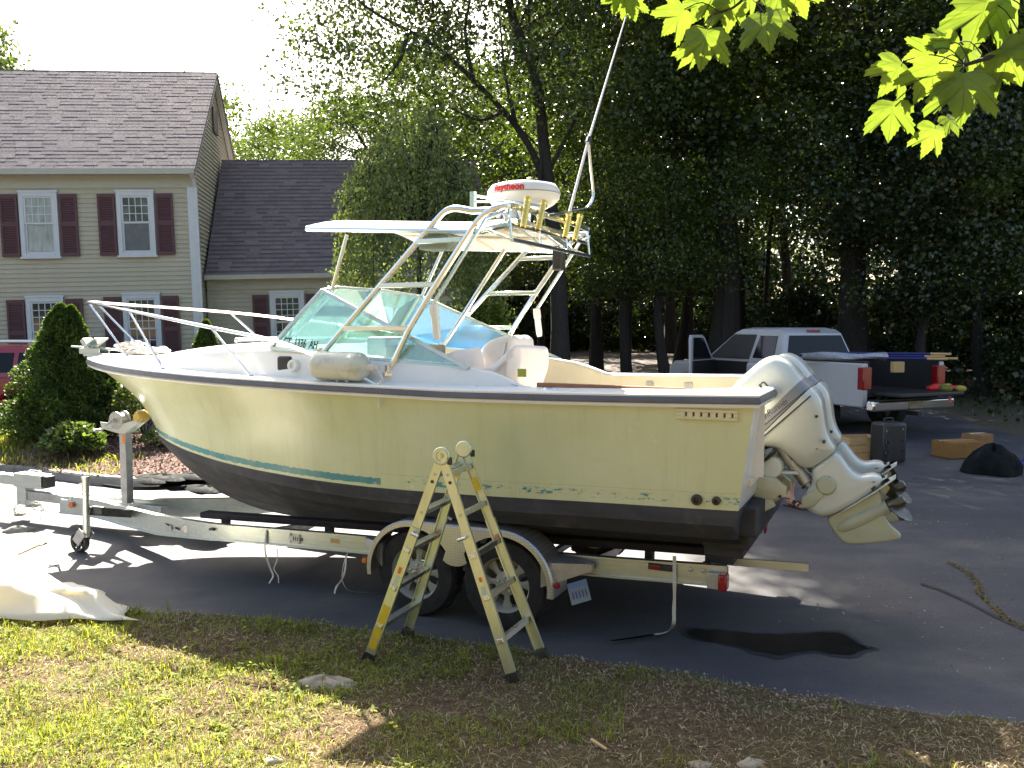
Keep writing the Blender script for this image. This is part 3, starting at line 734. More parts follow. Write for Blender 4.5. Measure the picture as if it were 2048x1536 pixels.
# transom with a motor cut-out
a = [side_pt(0, k / NS) for k in range(NS + 1)]
tr = [(p[0], p[1], p[2]) for p in a] + [(p[0], -p[1], p[2]) for p in reversed(a)] + [(.02, -.78, 1.745), (.06, -.72, 1.38), (.06, .72, 1.38), (.02, .78, 1.745)]
g.add(tr, [tuple(range(len(tr)))]); uv += [(p[0] - 20, 1.0) for p in tr]
# cream topsides: teal boot stripe with scraped edges, old scuffs above the waterline, hairline scratches
m, nt, b, out = nmat('cream_gelcoat')
tc = nt.nodes.new('ShaderNodeTexCoord'); um = nt.nodes.new('ShaderNodeUVMap'); um.uv_map = 'uv'
sep = nt.nodes.new('ShaderNodeSeparateXYZ'); nt.links.new(um.outputs[0], sep.inputs[0]); U, H_ = sep.outputs[0], sep.outputs[1]
n1 = noise(nt, 1.2, 4); cr = ramp(nt, n1.outputs[0], [(0.3, (0.515, 0.54, 0.315)), (0.7, (0.575, 0.60, 0.365))])
tr_f = mth(nt, 'LESS_THAN', U, -10.0)
c = mixc(nt, tr_f, cr.outputs[0], (0.66, 0.67, 0.66))
ck = noise(nt, 1.1, 6, .72, stretch=(.8, 1, 1.6)); ckr = ramp(nt, ck.outputs[0], [(0.45, (0, 0, 0)), (0.7, (1, 1, 1))])
c = mixc(nt, mth(nt, 'MULTIPLY', mth(nt, 'MULTIPLY', ckr.outputs[0], .45), mth(nt, 'GREATER_THAN', U, -10.0)), c, (0.66, 0.68, 0.52))
sc_ = noise(nt, 6, 3, .8, stretch=(.35, 1, 16)); scr = ramp(nt, sc_.outputs[0], [(0.70, (0, 0, 0)), (0.72, (1, 1, 1))])
scm = noise(nt, 1.7, 2); scmr = ramp(nt, scm.outputs[0], [(0.52, (0, 0, 0)), (0.6, (1, 1, 1))])
c = mixc(nt, mth(nt, 'MULTIPLY', mth(nt, 'MULTIPLY', scr.outputs[0], scmr.outputs[0]), .4), c, (0.36, 0.35, 0.20))
nz = noise(nt, 10, 6, 0.75, stretch=(1.0, 1, 2.2)); nzf = noise(nt, 34, 5, 0.75, stretch=(.45, 1, 1.6))
def band(x, lo, hi, soft=.004):
    return mth(nt, 'MULTIPLY', mth(nt, 'DIVIDE', mth(nt, 'SUBTRACT', x, lo), soft, clamp=True), mth(nt, 'DIVIDE', mth(nt, 'SUBTRACT', hi, x), soft, clamp=True))
jit = mth(nt, 'MULTIPLY', mth(nt, 'SUBTRACT', nzf.outputs[0], .5), .045)
hj = mth(nt, 'ADD', H_, jit)
stripe = mth(nt, 'MULTIPLY', band(hj, .022, .078), mth(nt, 'GREATER_THAN', U, 2.80))
hole = ramp(nt, nz.outputs[0], [(0.62, (1, 1, 1)), (0.66, (.2, .2, .2))])
stripe = mth(nt, 'MULTIPLY', stripe, hole.outputs[0])
scuffm = ramp(nt, nz.outputs[0], [(0.53, (0, 0, 0)), (0.56, (1, 1, 1))])
scuff = mth(nt, 'MULTIPLY', mth(nt, 'MULTIPLY', band(H_, .030, .092, .02), mth(nt, 'LESS_THAN', U, 2.55)), mth(nt, 'MULTIPLY', scuffm.outputs[0], mth(nt, 'GREATER_THAN', U, 0.0)))
fl = ramp(nt, nzf.outputs[0], [(0.60, (0, 0, 0)), (0.64, (1, 1, 1))])
flk = mth(nt, 'MULTIPLY', mth(nt, 'MULTIPLY', band(H_, .02, .12, .01), mth(nt, 'LESS_THAN', U, 2.6)), fl.outputs[0])
c = mixc(nt, mth(nt, 'MULTIPLY', flk, .55), c, (0.28, 0.25, 0.15))
c = mixc(nt, scuff, c, (0.03, 0.20, 0.22))
ln = band(H_, .108, .113, .002); c = mixc(nt, mth(nt, 'MULTIPLY', mth(nt, 'MULTIPLY', ln, mth(nt, 'LESS_THAN', U, 2.8)), .35), c, (0.2, 0.18, 0.12))
c = mixc(nt, stripe, c, (0.035, 0.225, 0.25))
spn = noise(nt, 3.2, 2, .4); sp = ramp(nt, spn.outputs[0], [(0.755, (0, 0, 0)), (0.765, (1, 1, 1))])
c = mixc(nt, mth(nt, 'MULTIPLY', sp.outputs[0], .7), c, (0.15, 0.13, 0.07))
strk = noise(nt, 5, 5, .7, stretch=(1.5, 1, .12)); sk = ramp(nt, strk.outputs[0], [(0.5, (0, 0, 0)), (0.75, (1, 1, 1))])
c = mixc(nt, mth(nt, 'MULTIPLY', sk.outputs[0], .30), c, (0.36, 0.32, 0.18))
nt.links.new(c, b.inputs['Base Color']); b.inputs['Roughness'].default_value = .30; b.inputs['Specular IOR Level'].default_value = .5
rw = noise(nt, 2.2, 4); mr = nt.nodes.new('ShaderNodeMapRange'); nt.links.new(rw.outputs[0], mr.inputs[0]); mr.inputs[3].default_value = .10; mr.inputs[4].default_value = .34
nt.links.new(mr.outputs[0], b.inputs['Roughness'])
wv = noise(nt, 1.6, 2, .4); bump(nt, b, wv.outputs[0], .12, .03)
MT['cream'] = m
g.obj('hull', MT['cream'], boat, uv=uv, fix=False, sharp=50)
# bottom
g = G()
for sg in (1, -1):
    rings = []
    for t in TT:
        ub = .1 + 6.15 * t; uk = .25 + 6.0 * t; yb = bb(ub); wb = interp(ub, WB); wk = interp(uk, WK)
        yc = yb * .93; wc = wb - .21 * (1 - t ** 4)
        if wc < wk: wc = wk
        ring = [(ub, yb, wb), (ub + .03 * (1 - t), yb - .004, wb - (wb - wc) * .5), (ub + .05 * (1 - t), yc, wc)]
        for k, st in ((.02, .02), (.33, 0), (.345, .022), (.66, 0), (.675, .022), (1, 0)):
            bow = .05 * sin(pi * k) * t
            ring.append((ub + (uk - ub) * k, max(0, yc * (1 - k) + bow), wc + (wk - wc) * k + st * (1 - t)))
        rings.append([(u, sg * y, w) for u, y, w in ring])
    g.loft(rings, False)
    if sg > 0: rn = rings[0]
    else: rf = rings[0]
poly = list(rn) + list(reversed(rf)); g.add(poly, [tuple(range(len(poly)))])
g.obj('hull_bottom', MT['bottom'], boat, sharp=25)
# rub rail all round
path = [(BL_ * t, bs(BL_ * t), interp(BL_ * t, WS)) for t in TT]
loop = [Vector(p) for p in path] + [Vector((p[0], -p[1], p[2])) for p in reversed(path[:-1])]
def rail(prof, name, mat):
    k = len(loop); rings = []
    for i in range(k):
        a, c = loop[i - 1], loop[(i + 1) % k]; p = loop[i]
        t1 = (p - a); t2 = (c - p); t1.z = t2.z = 0; t1.normalize(); t2.normalize()
        n1 = Vector((t1.y, -t1.x, 0)); n2 = Vector((t2.y, -t2.x, 0)); n = -(n1 + n2); n.normalize(); n /= max(.5, -n.dot(n1))
        rings.append([p + n * o_ + Vector((0, 0, h)) for o_, h in prof])
    g = G(); g.loft(rings, True, wrap=True); return g.obj(name, mat, boat, fix=True)
rail([(-.03, .052), (.022, .05), (.034, .040), (.030, .028), (-.03, .028)], 'rub_rail_cap', MT['white'])
rail([(-.02, .027), (.034, .027), (.044, .012), (.044, -.008), (.032, -.016), (-.02, -.016)], 'rub_rail', MT['rail_dark'])
rail([(-.02, -.0165), (.026, -.0165), (.033, -.028), (.026, -.040), (-.02, -.042)], 'rub_rail_insert', MT['white'])
# deck moulding
CREST = [(1.0, 2.0), (3.5, 2.09), (4.0, 2.09), (4.77, 2.055), (5.2, 2.03), (5.6, 1.985), (6.03, 1.925), (6.4, 1.90), (7.0, 1.905), (7.16, 1.90)]
COAM = [(1.60, 1.765), (1.66, 1.775), (1.76, 1.815), (1.92, 1.872), (2.11, 1.90), (2.3, 1.93), (3.44, 2.01), (4.0, 2.035), (4.6, 2.02), (5.3, 1.96), (5.8, 1.885), (6.1, 1.865), (6.5, 1.87), (7.16, 1.885)]
def cab_y(u): return min(1.0, max(bs(u) - .17, bs(u) * .78))
def deck_sec(u):
    b_, w = bs(u), interp(u, WS) + .045; yc = cab_y(u); ct, cr_ = interp(u, COAM), interp(u, CREST)
    ct = max(ct, w + .012); cr_ = max(cr_, ct + .01)
    yt = yc - (ct - w) * .16
    r = .05 * min(1, (ct - w) / .15) + .004
    pts = [(b_, w), (b_ * .5 + yc * .5, w + .010), (yc + .012, w + .012), (yc, w + .02), (yt + .006, ct - r), (yt - r * .3, ct - r * .3), (yt - r, ct)]
    for k in (.25, .5, .75, 1): pts.append(((yt - r) * (1 - k), ct + (cr_ - ct) * (1 - (1 - k) ** 2)))
    return [(max(0, y), z) for y, z in pts]
us = [4.0 + (BL_ - 4.0) * (1 - (1 - k / 34) ** 1.5) for k in range(35)]
g = G()
for sg in (1, -1): g.loft([[(u, sg * y, w) for y, w in deck_sec(u)] for u in us], False)
fd = deck_sec(4.0); g.add([(4.0, y, w) for y, w in fd[3:]] + [(4.0, -y, w) for y, w in reversed(fd[3:-1])], [tuple(range(len(fd[3:]) * 2 - 1))])
g.obj('foredeck', MT['white'], boat, fix=True, sharp=40)
for sg in (1, -1):
    g = G(); rings = []
    for k in range(29):
        u = 4.0 - 2.4 * k / 28
        p = deck_sec(u)[:7]; ct = p[-1][1]
        rings.append([(u, sg * y, w) for y, w in p + [(p[-1][0] - .05, ct - .004), (p[-1][0] - .06, 1.2)]])
    g.loft(rings, False); g.obj('coaming', MT['white'], boat, fix=True, sharp=40)
    g = G(); rings = []
    for k in range(13):
        u = 1.6 - 1.6 * k / 12; b_, w = bs(u), interp(u, WS) + .045; yi = .93 - .16 * max(0, min(1, (.42 - u) / .2))
        rings.append([(u, sg * b_, w), (u, sg * (b_ - .1), w + .010), (u, sg * (yi + .02), w + .012), (u, sg * yi, w - .0), (u, sg * yi, 1.2)])
    g.loft(rings, False); g.obj('gunwale', MT['white'], boat, fix=True, sharp=40)
    if sg > 0:
        g = G(); g.bar((1.58, sg * .925, 1.785), (.50, sg * .925, 1.778), .035, .04)
        g.obj('teak_trim', MT['teak'], boat, bevel=.006)
    for u in (1.25, .9):
        g = G(); g.bb((u - .035, sg * .918, 1.62), (u + .035, sg * .91, 1.71)); g.bb((u - .012, sg * .9095, 1.645), (u + .012, sg * .905, 1.69))
        g.obj('rod_clip', MT['galv2'], boat)
g = G(); g.bb((.06, -.93, 1.16), (4.0, .93, 1.2)); g.obj('cockpit_floor', MT['offwhite'], boat)
for sg in (1, -1):
    g = G(); rings = []
    for k in range(25):
        u = 3.9 - 3.82 * k / 24; top = max(interp(u, COAM) - .02 if u > 1.6 else 1.765, 1.2)
        yi = (deck_sec(u)[6][0] - .062) if u > 1.6 else .926 - .16 * max(0, min(1, (.42 - u) / .2))
        rings.append([(u, sg * yi, top), (u, sg * (yi - .01), 1.2)])
    g.loft(rings, False); g.obj('cockpit_liner', MT['offwhite'], boat)
g = G(); g.bb((.05, -.76, 1.34), (.34, .76, 1.38)); g.bb((.34, -.76, 1.2), (.38, .76, 1.60)); g.obj('splash_well', MT['white'], boat)
g = G(); g.bb((3.86, -.9, 1.2), (3.9, .9, 2.03)); g.obj('bulkhead', MT['offwhite'], boat)
# dashboard with the odds and ends of the helm
g = G(); g.add([(3.9, -.88, 2.05), (3.9, .88, 2.05), (3.35, .88, 1.93), (3.35, -.88, 1.93), (3.3, -.88, 1.62), (3.3, .88, 1.62)], [(0, 1, 2, 3), (3, 2, 5, 4)]); g.obj('dashboard', MT['white'], boat)
g = G(); g.bb((3.05, .30, 1.95), (3.25, .62, 2.12)); g.obj('instrument_box', MT['galv2'], boat, bevel=.02)
g = G(); g.bb((2.6, .42, 1.9), (2.95, .80, 2.06)); g.obj('chart_box', MT['stone'], boat, bevel=.02)
# windscreen
wA, wB_, wC = by(541, 698, .95), by(645, 581, .80), by(938, 738, .95)
wA.z = max(wA.z, 2.03)
wD = Vector((3.73, .34, wB_.z + .045)); wE = Vector((4.22, .40, 2.085))
def mir(p): return Vector((p[0], -p[1], p[2]))
ws = G()
for f_ in (lambda p: p, mir):
    A_, B_, Cc, D_, E_ = [f_(p) for p in (wA, wB_, wC, wD, wE)]
    for p, q, w_, h in ((A_, B_, .03, .034), (B_, Cc, .03, .05), (A_, Cc, .03, .022), (B_, D_, .03, .026), (D_, E_, .022, .022), (A_, E_, .03, .02)):
        ws.bar(p, q, w_, h, (0, 1, .2) if abs((q - p).y) < .3 else (0, 0, 1))
ws.bar(wD, mir(wD), .03, .026); ws.bar(wE, mir(wE), .03, .02)
wso = ws.obj('windscreen_frame', MT['galv'], boat, bevel=.004)
def pane(pts, mat, name='windscreen_pane'):
    pts = [Vector(p) for p in pts]; n = (pts[1] - pts[0]).cross(pts[2] - pts[0]).normalized() * .003
    k = len(pts); g = G(); g.add([p + n for p in pts] + [p - n for p in pts], [tuple(range(k)), tuple(range(2 * k - 1, k - 1, -1))] + [(i, (i + 1) % k, k + (i + 1) % k, k + i) for i in range(k)])
    return g.obj(name, mat, wso, smooth=False)
pane((wA, wB_, wC), MT['wglass']); pane((mir(wA), mir(wB_), mir(wC)), MT['bglass'])
pane((wA, wE, wD, wB_), MT['cglass']); pane((mir(wA), mir(wE), mir(wD), mir(wB_)), MT['cglass']); pane((wE, mir(wE), mir(wD), wD), MT['cglass'])
# registration on the side pane
o_ = by(563, 690, wA.y + .006); d_ = (wC - wA).normalized(); up_ = (wB_ - wA) - d_ * (wB_ - wA).dot(d_)
nn_ = (wC - wA).cross(wB_ - wA).normalized(); nn_ = nn_ if nn_.y > 0 else -nn_
o_ = wA + (o_ - wA) - nn_ * (o_ - wA).dot(nn_) + nn_ * .005
text_obj('registration', 'CT  1336  AH', .10, frame(o_, d_, up_), MT['blacktext'], boat, xs=.60, bold=.002)
# seats under white covers
def cover(name, c, sx, sy, h, lean=0.0, seed=0):
    rr = random.Random(seed); rings = []
    for k in range(9):
        z = k / 8; s_ = 1 - .30 * z ** 3; off = lean * z
        ring = []
        for j in range(24):
            a = 2 * pi * j / 24; ca, sa = cos(a), sin(a)
            q = (abs(ca) ** 4 + abs(sa) ** 4) ** -.25 * (1 + .035 * sin(5 * a + seed) * (1 - .6 * z) + rr.uniform(-.012, .012))
            ring.append((c[0] + off + ca * q * sx * s_, c[1] + sa * q * sy * s_, c[2] + h * z - (.05 * (1 - cos(2 * a)) if k == 8 else 0)))
        rings.append(ring)
    g = G(); g.loft(rings, True, True); return g.obj(name, MT['fabric'], boat, sharp=60)
def cover2(pts, y0, hw):
    o = [tuple(by(px, py, y0).xz) for px, py in pts]
    P = [Vector((p[0], p[1], 0)) for p in o]; P.append(P[0]); d_ = []
    for i in range(len(P) - 1):
        for k in range(6): d_.append(P[i].lerp(P[i + 1], k / 6))
    for _ in range(2): d_ = [(d_[i - 1] + d_[i] * 2 + d_[(i + 1) % len(d_)]) / 4 for i in range(len(d_))]
    o = [(p.x, p.y) for p in d_]
    if sum(o[i][0] * o[(i + 1) % len(o)][1] - o[(i + 1) % len(o)][0] * o[i][1] for i in range(len(o))) < 0: o = o[::-1]
    g = G(); g.pillow(o, hw, .07, lambda x, y, t: (x + .010 * sin(26 * t + 9 * y) , y0 + t * (1 + .05 * sin(21 * y)) + .012 * sin(30 * x + 16 * y), y + .012 * sin(17 * t + 12 * x)), 7)
    return g.obj('seat_cover', MT['fabric'], boat, sharp=60)
cover2([(944, 746), (985, 738), (1018, 722), (1040, 703), (1062, 690), (1069, 697), (1068, 730), (1060, 790), (1050, 860), (950, 860), (940, 790)], .36, .34)
cover2([(886, 712), (934, 697), (938, 710), (940, 760), (936, 860), (880, 860), (872, 760)], .15, .30)
cover2([(975, 690), (1040, 668), (1052, 676), (1050, 760), (1040, 830), (975, 830)], -.45, .26)
g = G(); lp = by(1042, 746, .80); g.bb((lp.x - .035, .78, lp.z - .03), (lp.x + .035, .785, lp.z + .03)); g.obj('cover_tag', M('tag_green', (0.28, 0.33, 0.05), .6), boat)
# hard top
HT0, HT1, HTY = 2.02, by(617, 458, .95).x, .95
def ht_w(u, y): return 2.905 + (u - HT0) * .058 + .125 * (1 - (y / HTY) ** 2)
g = G(); rings = []
for k in range(13):
    u = HT0 + (HT1 - HT0) * k / 12; ed = .06 * max(0, (k - 10) / 2) ** 2
    ring = [(u, HTY * y, ht_w(u, HTY * y) + .02 - (.006 if abs(y) > .99 else 0)) for y in [-1 + j / 8 for j in range(17)]]
    ring += [(u, HTY * y, ht_w(u, HTY * y) - .02) for y in [1 - j / 8 for j in range(17)]]
    rings.append(ring)
g.loft(rings, True, True); ht = g.obj('hardtop', MT['white'], boat, sharp=50)
g = G(); rim = [(HT0 - .01, HTY * y, ht_w(HT0, HTY * y)) for y in [-1 + j / 10 for j in range(21)]] + [(HT1 + .015, HTY * y, ht_w(HT1, HTY * y)) for y in [1 - j / 10 for j in range(21)]]
g.tube(rim, .024, 8, closed=True); g.obj('hardtop_rim', MT['alu'], boat)
g = G()
for y in (-.45, 0, .45): g.bar((HT0 + .05, y, ht_w(2, y) - .03), (HT1 - .05, y, ht_w(HT1, y) - .03), .035, .014)
for u in (2.35, 2.8, 3.2): g.tube([(u, HTY * .93 * y, ht_w(u, HTY * .93 * y) - .028) for y in [-1 + j / 8 for j in range(17)]], .012, 6)
g.obj('hardtop_stringer', MT['offwhite'], boat)
# tower legs, arch and steps
TUBE = .024
L1 = [by(px, py, .95) for px, py in ((641, 711), (760, 572), (838, 481), (880, 432), (896, 420), (915, 417), (945, 422))]
L2 = [by(px, py, .97) for px, py in ((777, 746), (818, 659), (870, 572), (928, 481), (951, 447), (968, 429), (986, 418))]
top = by(1009, 412, .90); top.x = min(top.x, 1.86); AW = top.z
arch_u = 1.84
arch = smoothpts(L2[3:], 4)
arch = L2[:3] + arch + smoothpts([L2[-1], Vector((arch_u, .90, AW)), Vector((arch_u, .80, AW + .01)), Vector((arch_u, .5, AW + .02))], 5)[1:]
g = G(); full = arch + [mir(p) for p in reversed(arch)]
g.tube(full, TUBE, 8); g.obj('tower_arch', MT['alu'], boat)
for f_ in (lambda p: p, mir):
    l1 = [f_(p) for p in (L1[:2] + smoothpts(L1[2:], 4) + [Vector((arch_u + .03, .93, AW - .03))])]
    g = G(); g.tube(l1, TUBE, 8); g.obj('tower_leg', MT['alu'], boat)
for sg, f_ in ((1, lambda p: p), (-1, mir)):
    for (a0, a1), (b0, b1) in (((690, 657), (818, 659)), ((760, 572), (875, 570)), ((836, 484), (926, 479))):
        p, q = f_(by(a0, a1, .955)), f_(by(b0, b1, .965)); q.z = p.z
        g = G(); g.bar(p, q, .05, .034); g.bar(p + Vector((0, 0, .018)), q + Vector((0, 0, .018)), .035, .008); g.obj('step', MT['alu'], boat, bevel=.01)
    # outrigger base, pole beside the leg, foot pads, front support
    g = G(); g.lathe([(.0, 0), (.033, 0), (.036, .02), (.036, .09), (.03, .1), (.03, .24), (.022, .27), (0, .27)], f_(by(867, 608, 1.0)), f_(by(873, 660, 1.0)) - f_(by(867, 608, 1.0)), 12); g.obj('outrigger_base', MT['radar'], boat)
    g = G(); g.tube([f_(by(864, 612, 1.01)), f_(by(972, 437, 1.0)), f_(by(1004, 425, .95))], .016, 6); g.obj('outrigger_pole', MT['alu'], boat)
    g = G()
    for p in (L1[0], L2[0]): g.lathe([(0, -.02), (.05, -.02), (.05, 0), (.03, .01), (.028, .06), (0, .06)], f_(p), (0, 0, 1), 12)
    g.obj('leg_flange', MT['steel'], boat)
    g = G(); g.tube([f_(by(664, 581, .74)), f_(by(694, 470, .80))], .017, 8); g.obj('hardtop_post', MT['alu'], boat)
g = G(); g.bb((2.35, .60, 2.80), (2.62, .84, 2.92)); g.obj('overhead_box', M('speaker_grey', (0.22, 0.28, 0.23), .6), boat, bevel=.02)
g = G(); g.tube([(2.38, -.25, 2.88), (2.98, -.2, 2.02)], .02, 8); g.obj('hardtop_post', MT['alu'], boat)
# cross tubes behind the top, rod holders, lights, radar, aerial
g = G()
for u, w in ((arch_u, AW - .12), (arch_u - .03, AW - .24)): g.tube([(u, .86, w), (u, -.86, w)], .017, 8)
for y in (.86, .3, -.3, -.86): g.tube([(arch_u, y, AW + .01), (arch_u - .03, y, AW - .24), (HT0 + .05, y, ht_w(HT0, y) + .02)], .014, 6)
g.obj('rod_rack', MT['alu'], boat)
for (a, b_) in (((1056, 395), (1046, 455)), ((1088, 402), (1076, 460)), ((1139, 426), (1130, 475)), ((1161, 431), (1149, 481))):
    p, q = bu(*a, arch_u - .06), bu(*b_, arch_u - .05); d = (p - q).normalized()
    g = G(); L = (p - q).length; g.lathe([(.019, 0), (.024, .004), (.024, L - .03), (.028, L - .025), (.028, L), (.022, L), (.021, L * .3)], q, d, 12); g.obj('rod_holder', MT['gold'], boat)
g = G(); rc = Vector((2.09, 0, by(1046, 393, 0).z - .105))
g.lathe([(0, 0), (.19, 0), (.255, .035), (.298, .075), (.305, .112), (.300, .150), (.27, .19), (.17, .212), (0, .22)], rc, (.02, .0, 1), 40); rad = g.obj('radar_dome', MT['radar'], boat, sharp=60)
g = G(); g.lathe([(.303, .108), (.3075, .110), (.3075, .116), (.303, .118)], rc, (.02, 0, 1), 40); g.obj('radar_seam', M('seam', (.35, .34, .3), .6), rad)
g = G(); g.lathe([(.06, -.14), (.06, -.02), (.16, 0)], rc, (0, 0, 1), 16); g.bb((rc.x - .16, -.5, rc.z - .17), (rc.x + .16, .5, rc.z - .14)); g.obj('radar_mount', MT['alu'], boat)
# lettering wrapped on the dome
cu = text_obj('radar_lettering', 'Raytheon', .072, Matrix.Identity(4), MT['redtext'], boat, bold=.004, shear=.0, depth=.0)
me = cu.data; a0 = None
bm = bmesh.new(); bm.from_mesh(me); bmesh.ops.triangulate(bm, faces=bm.faces); bmesh.ops.subdivide_edges(bm, edges=bm.edges, cuts=1); bm.to_mesh(me); bm.free()
wmax = max(v.co.x for v in me.vertices)
ang0 = radians(66)
for v in me.vertices:
    ang = radians(88) + (v.co.x - wmax / 2) / .305; zz = v.co.y + .122
    rad_ = .3075 - max(0, (zz - .145)) * .55
    v.co = Vector((rc.x + cos(ang) * rad_, rc.y + sin(ang) * rad_, rc.z + zz))
def bur(px, py): return bu(px, py, arch_u - .05)
g = G(); pts = [bur(1137, 432), bur(1176, 283)]; g.tube(pts, [.014, .012], 8)
p1 = bur(1176, 283); p2 = bur(1248, 45); p3 = p1 + (p2 - p1) * 1.8; g.tube([p1, p2, p3], [.011, .0065, .004], 6); g.obj('radio_aerial', MT['fabric'], boat)
g = G(); g.tube(smoothpts([bur(1096, 431), bur(1160, 420), bur(1176, 413), bur(1185, 398), bur(1186, 378), bur(1181, 330), bur(1177, 287)], 6), .013, 8); g.obj('aerial_stay', MT['alu'], boat)
g = G(); q = bur(1177, 281); g.lathe([(0, -.03), (.026, -.03), (.026, .03), (0, .03)], q, p2 - p1, 10); g.obj('aerial_clamp', MT['black'], boat)
g = G(); a, c = by(946, 391, .3), by(1093, 413, .3); g.tube([a, c], .010, 8); g.tube([a + Vector((0, 0, -.05)), a + (c - a) * .45 + Vector((0, 0, -.01))], .008, 6); g.bb((a.x - .02, .28, a.z - .11), (a.x + .02, .32, a.z + .03)); g.obj('folded_aerial', MT['alu'], boat)
g = G(); q = by(1022, 432, .45); g.box(q, (.11, .10, .08), (0, .3, .2)); g.lathe([(0, 0), (.045, 0), (.045, .06), (0, .07)], q + Vector((.06, 0, .02)), (1, 0, .2), 12); g.obj('spotlight', MT['galv2'], boat, bevel=.012)
g = G(); q = by(1118, 515, -.80); g.bb((q.x - .05, -.86, q.z - .12), (q.x + .05, -.74, q.z + .12)); g.obj('speaker', MT['black'], boat, bevel=.02)
# bow rail: hoop, stanchions
def railpt(px, py):
    y = .6
    for _ in range(30):
        q = by(px, py, y); y = .5 * y + .5 * max(0, bs(min(q.x, BL_ - .001)) - .07)
    return by(px, py, y)
tip = by(182, 605, 0)
near = [Vector((tip.x - .02, .06, tip.z))] + [railpt(*p) for p in ((256, 621), (344, 639), (427, 656), (547, 681), (622, 708), (681, 731), (734, 759), (757, 771))]
hoop = smoothpts([Vector((tip.x - .02, .06, tip.z))] + near[1:], 4)
full = [mir(p) for p in reversed(hoop)] + hoop
g = G(); g.tube(full, .0145, 8); g.obj('bow_rail', MT['steel'], boat)
for f_ in (lambda p: p, mir):
    for tp, bt in (((258, 622), (327, 741)), ((423, 656), (503, 756))):
        p, q = railpt(*tp), railpt(*bt); q.z = interp(q.x, WS) + .05
        g = G(); g.tube([f_(p), f_(q)], .0115, 8); g.lathe([(0, 0), (.028, 0), (.02, .02), (0, .02)], f_(q), (0, 0, 1), 10); g.obj('stanchion', MT['steel'], boat)
    p = Vector((tip.x - .02, .05, tip.z)); q = railpt(213, 719); q.z = interp(q.x, WS) + .05; q.y = min(q.y, .14)
    g = G(); g.tube([f_(p), f_(q)], .0115, 8); g.obj('stanchion', MT['steel'], boat)
# bow fittings
bt = Vector((7.05, 0, 1.89))
g = G(); g.bb((6.75, -.07, 1.885), (7.24, .07, 1.91)); g.bb((7.0, -.07, 1.91), (7.30, -.055, 1.97)); g.bb((7.0, .055, 1.91), (7.30, .07, 1.97)); g.lathe([(0, -.05), (.035, -.05), (.02, 0), (.035, .05), (0, .05)], (7.27, 0, 1.95), (0, 1, 0), 12)
g.add([(7.30, .05, 1.95), (7.30, -.05, 1.95), (7.14, 0, 1.78), (7.1, .06, 1.87), (7.1, -.06, 1.87)], [(0, 1, 2), (0, 2, 3), (1, 4, 2), (3, 2, 4)])
g.obj('anchor_roller', MT['galv'], boat, bevel=.004)
g = G(); g.tube([(7.5, 0, 1.985), (6.75, 0, 1.955)], .012, 8); g.box((7.22, 0, 2.0), (.16, .13, .05), (0, -.9, 0)); g.box((7.12, .0, 2.03), (.20, .18, .014), (0, .5, 0)); g.obj('bow_chock', MT['galv'], boat, bevel=.006)
def cleat(px, py, y):
    q = by(px, py, y); q.z = interp(q.x, WS) + .055; g = G()
    for d in (-.045, .045): g.lathe([(.012, 0), (.009, .045)], q + Vector((d, 0, 0)), (0, 0, 1), 8)
    g.tube([q + Vector((-.14, 0, .05)), q + Vector((0, 0, .056)), q + Vector((.14, 0, .05))], .010, 8); g.obj('cleat', MT['steel'], boat)
cleat(684, 771, 1.10)
q = by(1100, 786, 1.06); g = G(); g.lathe([(0, .0), (.055, 0), (.05, .012), (0, .008)], (q.x, 1.06, interp(q.x, WS) + .052), (0, 0, 1), 20); g.obj('filler_cap', MT['steel'], boat)
q = by(572, 727, cab_y(4.0) - .02); g = G(); g.bb((q.x - .075, q.y - .06, q.z - .06), (q.x + .075, q.y + .03, q.z + .06)); g.obj('cabin_vent', MT['black'], boat, bevel=.02)
q = by(588, 731, cab_y(3.95) + .02); g = G(); g.lathe([(.022, .012), (.024, .03), (.045, .03), (.052, .012), (.054, -.05)], q, (0, 1, .1), 20); g.lathe([(0, .013), (.022, .012)], q, (0, 1, .1), 16); g.obj('vent_cowl', MT['white'], boat)
g = G(); q = by(735, 742, 1.0); g.bb((4.9, -.3, 2.055), (5.25 - .3, .3, 2.1)); g.obj('deck_hatch', MT['galv2'], boat, bevel=.015)
for (px, py) in ((455, 712), (760, 783)):
    pass
# louvred vent on the quarter, thru-hulls, scratch-proof details
q0, q1 = by(1352, 818, 1.205), by(1476, 842, 1.205); tz, bz = q0.z, q1.z
g = G(); x0, x1 = q1.x, q0.x; yv = 1.19
g.bb((x0, yv, bz - .004), (x1, yv + .018, bz + .018)); g.bb((x0, yv, tz - .016), (x1, yv + .018, tz + .006)); g.bb((x0, yv, bz + .018), (x0 + .03, yv + .018, tz - .016)); g.bb((x1 - .03, yv, bz + .018), (x1, yv + .018, tz - .016))
vent = g.obj('side_vent', M('vent_cream', (0.60, 0.55, 0.34), .4), boat, bevel=.004)
g = G(); g.bb((x0 + .03, yv + .001, bz + .018), (x1 - .03, yv + .014, tz - .016)); g.obj('vent_recess', MT['black'], vent)
for k in range(7):
    x = x0 + .05 + (x1 - x0 - .10) * (k + .0) / 6.0
    g = G(); g.box((x - .012 + .02, yv + .014, (tz + bz) / 2), (.036, .012, tz - bz - .03), (0, 0, radians(-14))); g.obj('vent_slat', MT['cream_plain'] if 'cream_plain' in MT else vent.data.materials[0], vent)
for px, py, r_ in ((1394, 999, .036), (1433, 1001, .028)):
    q = by(px, py, 1.145); g = G(); g.lathe([(0, .004), (r_ * .5, .004), (r_ * .55, .022), (r_, .02), (r_ * 1.05, -.02)], (q.x, 1.143, q.z), (0, 1, -.05), 16); g.obj('through_hull', MT['darkmetal'], boat)
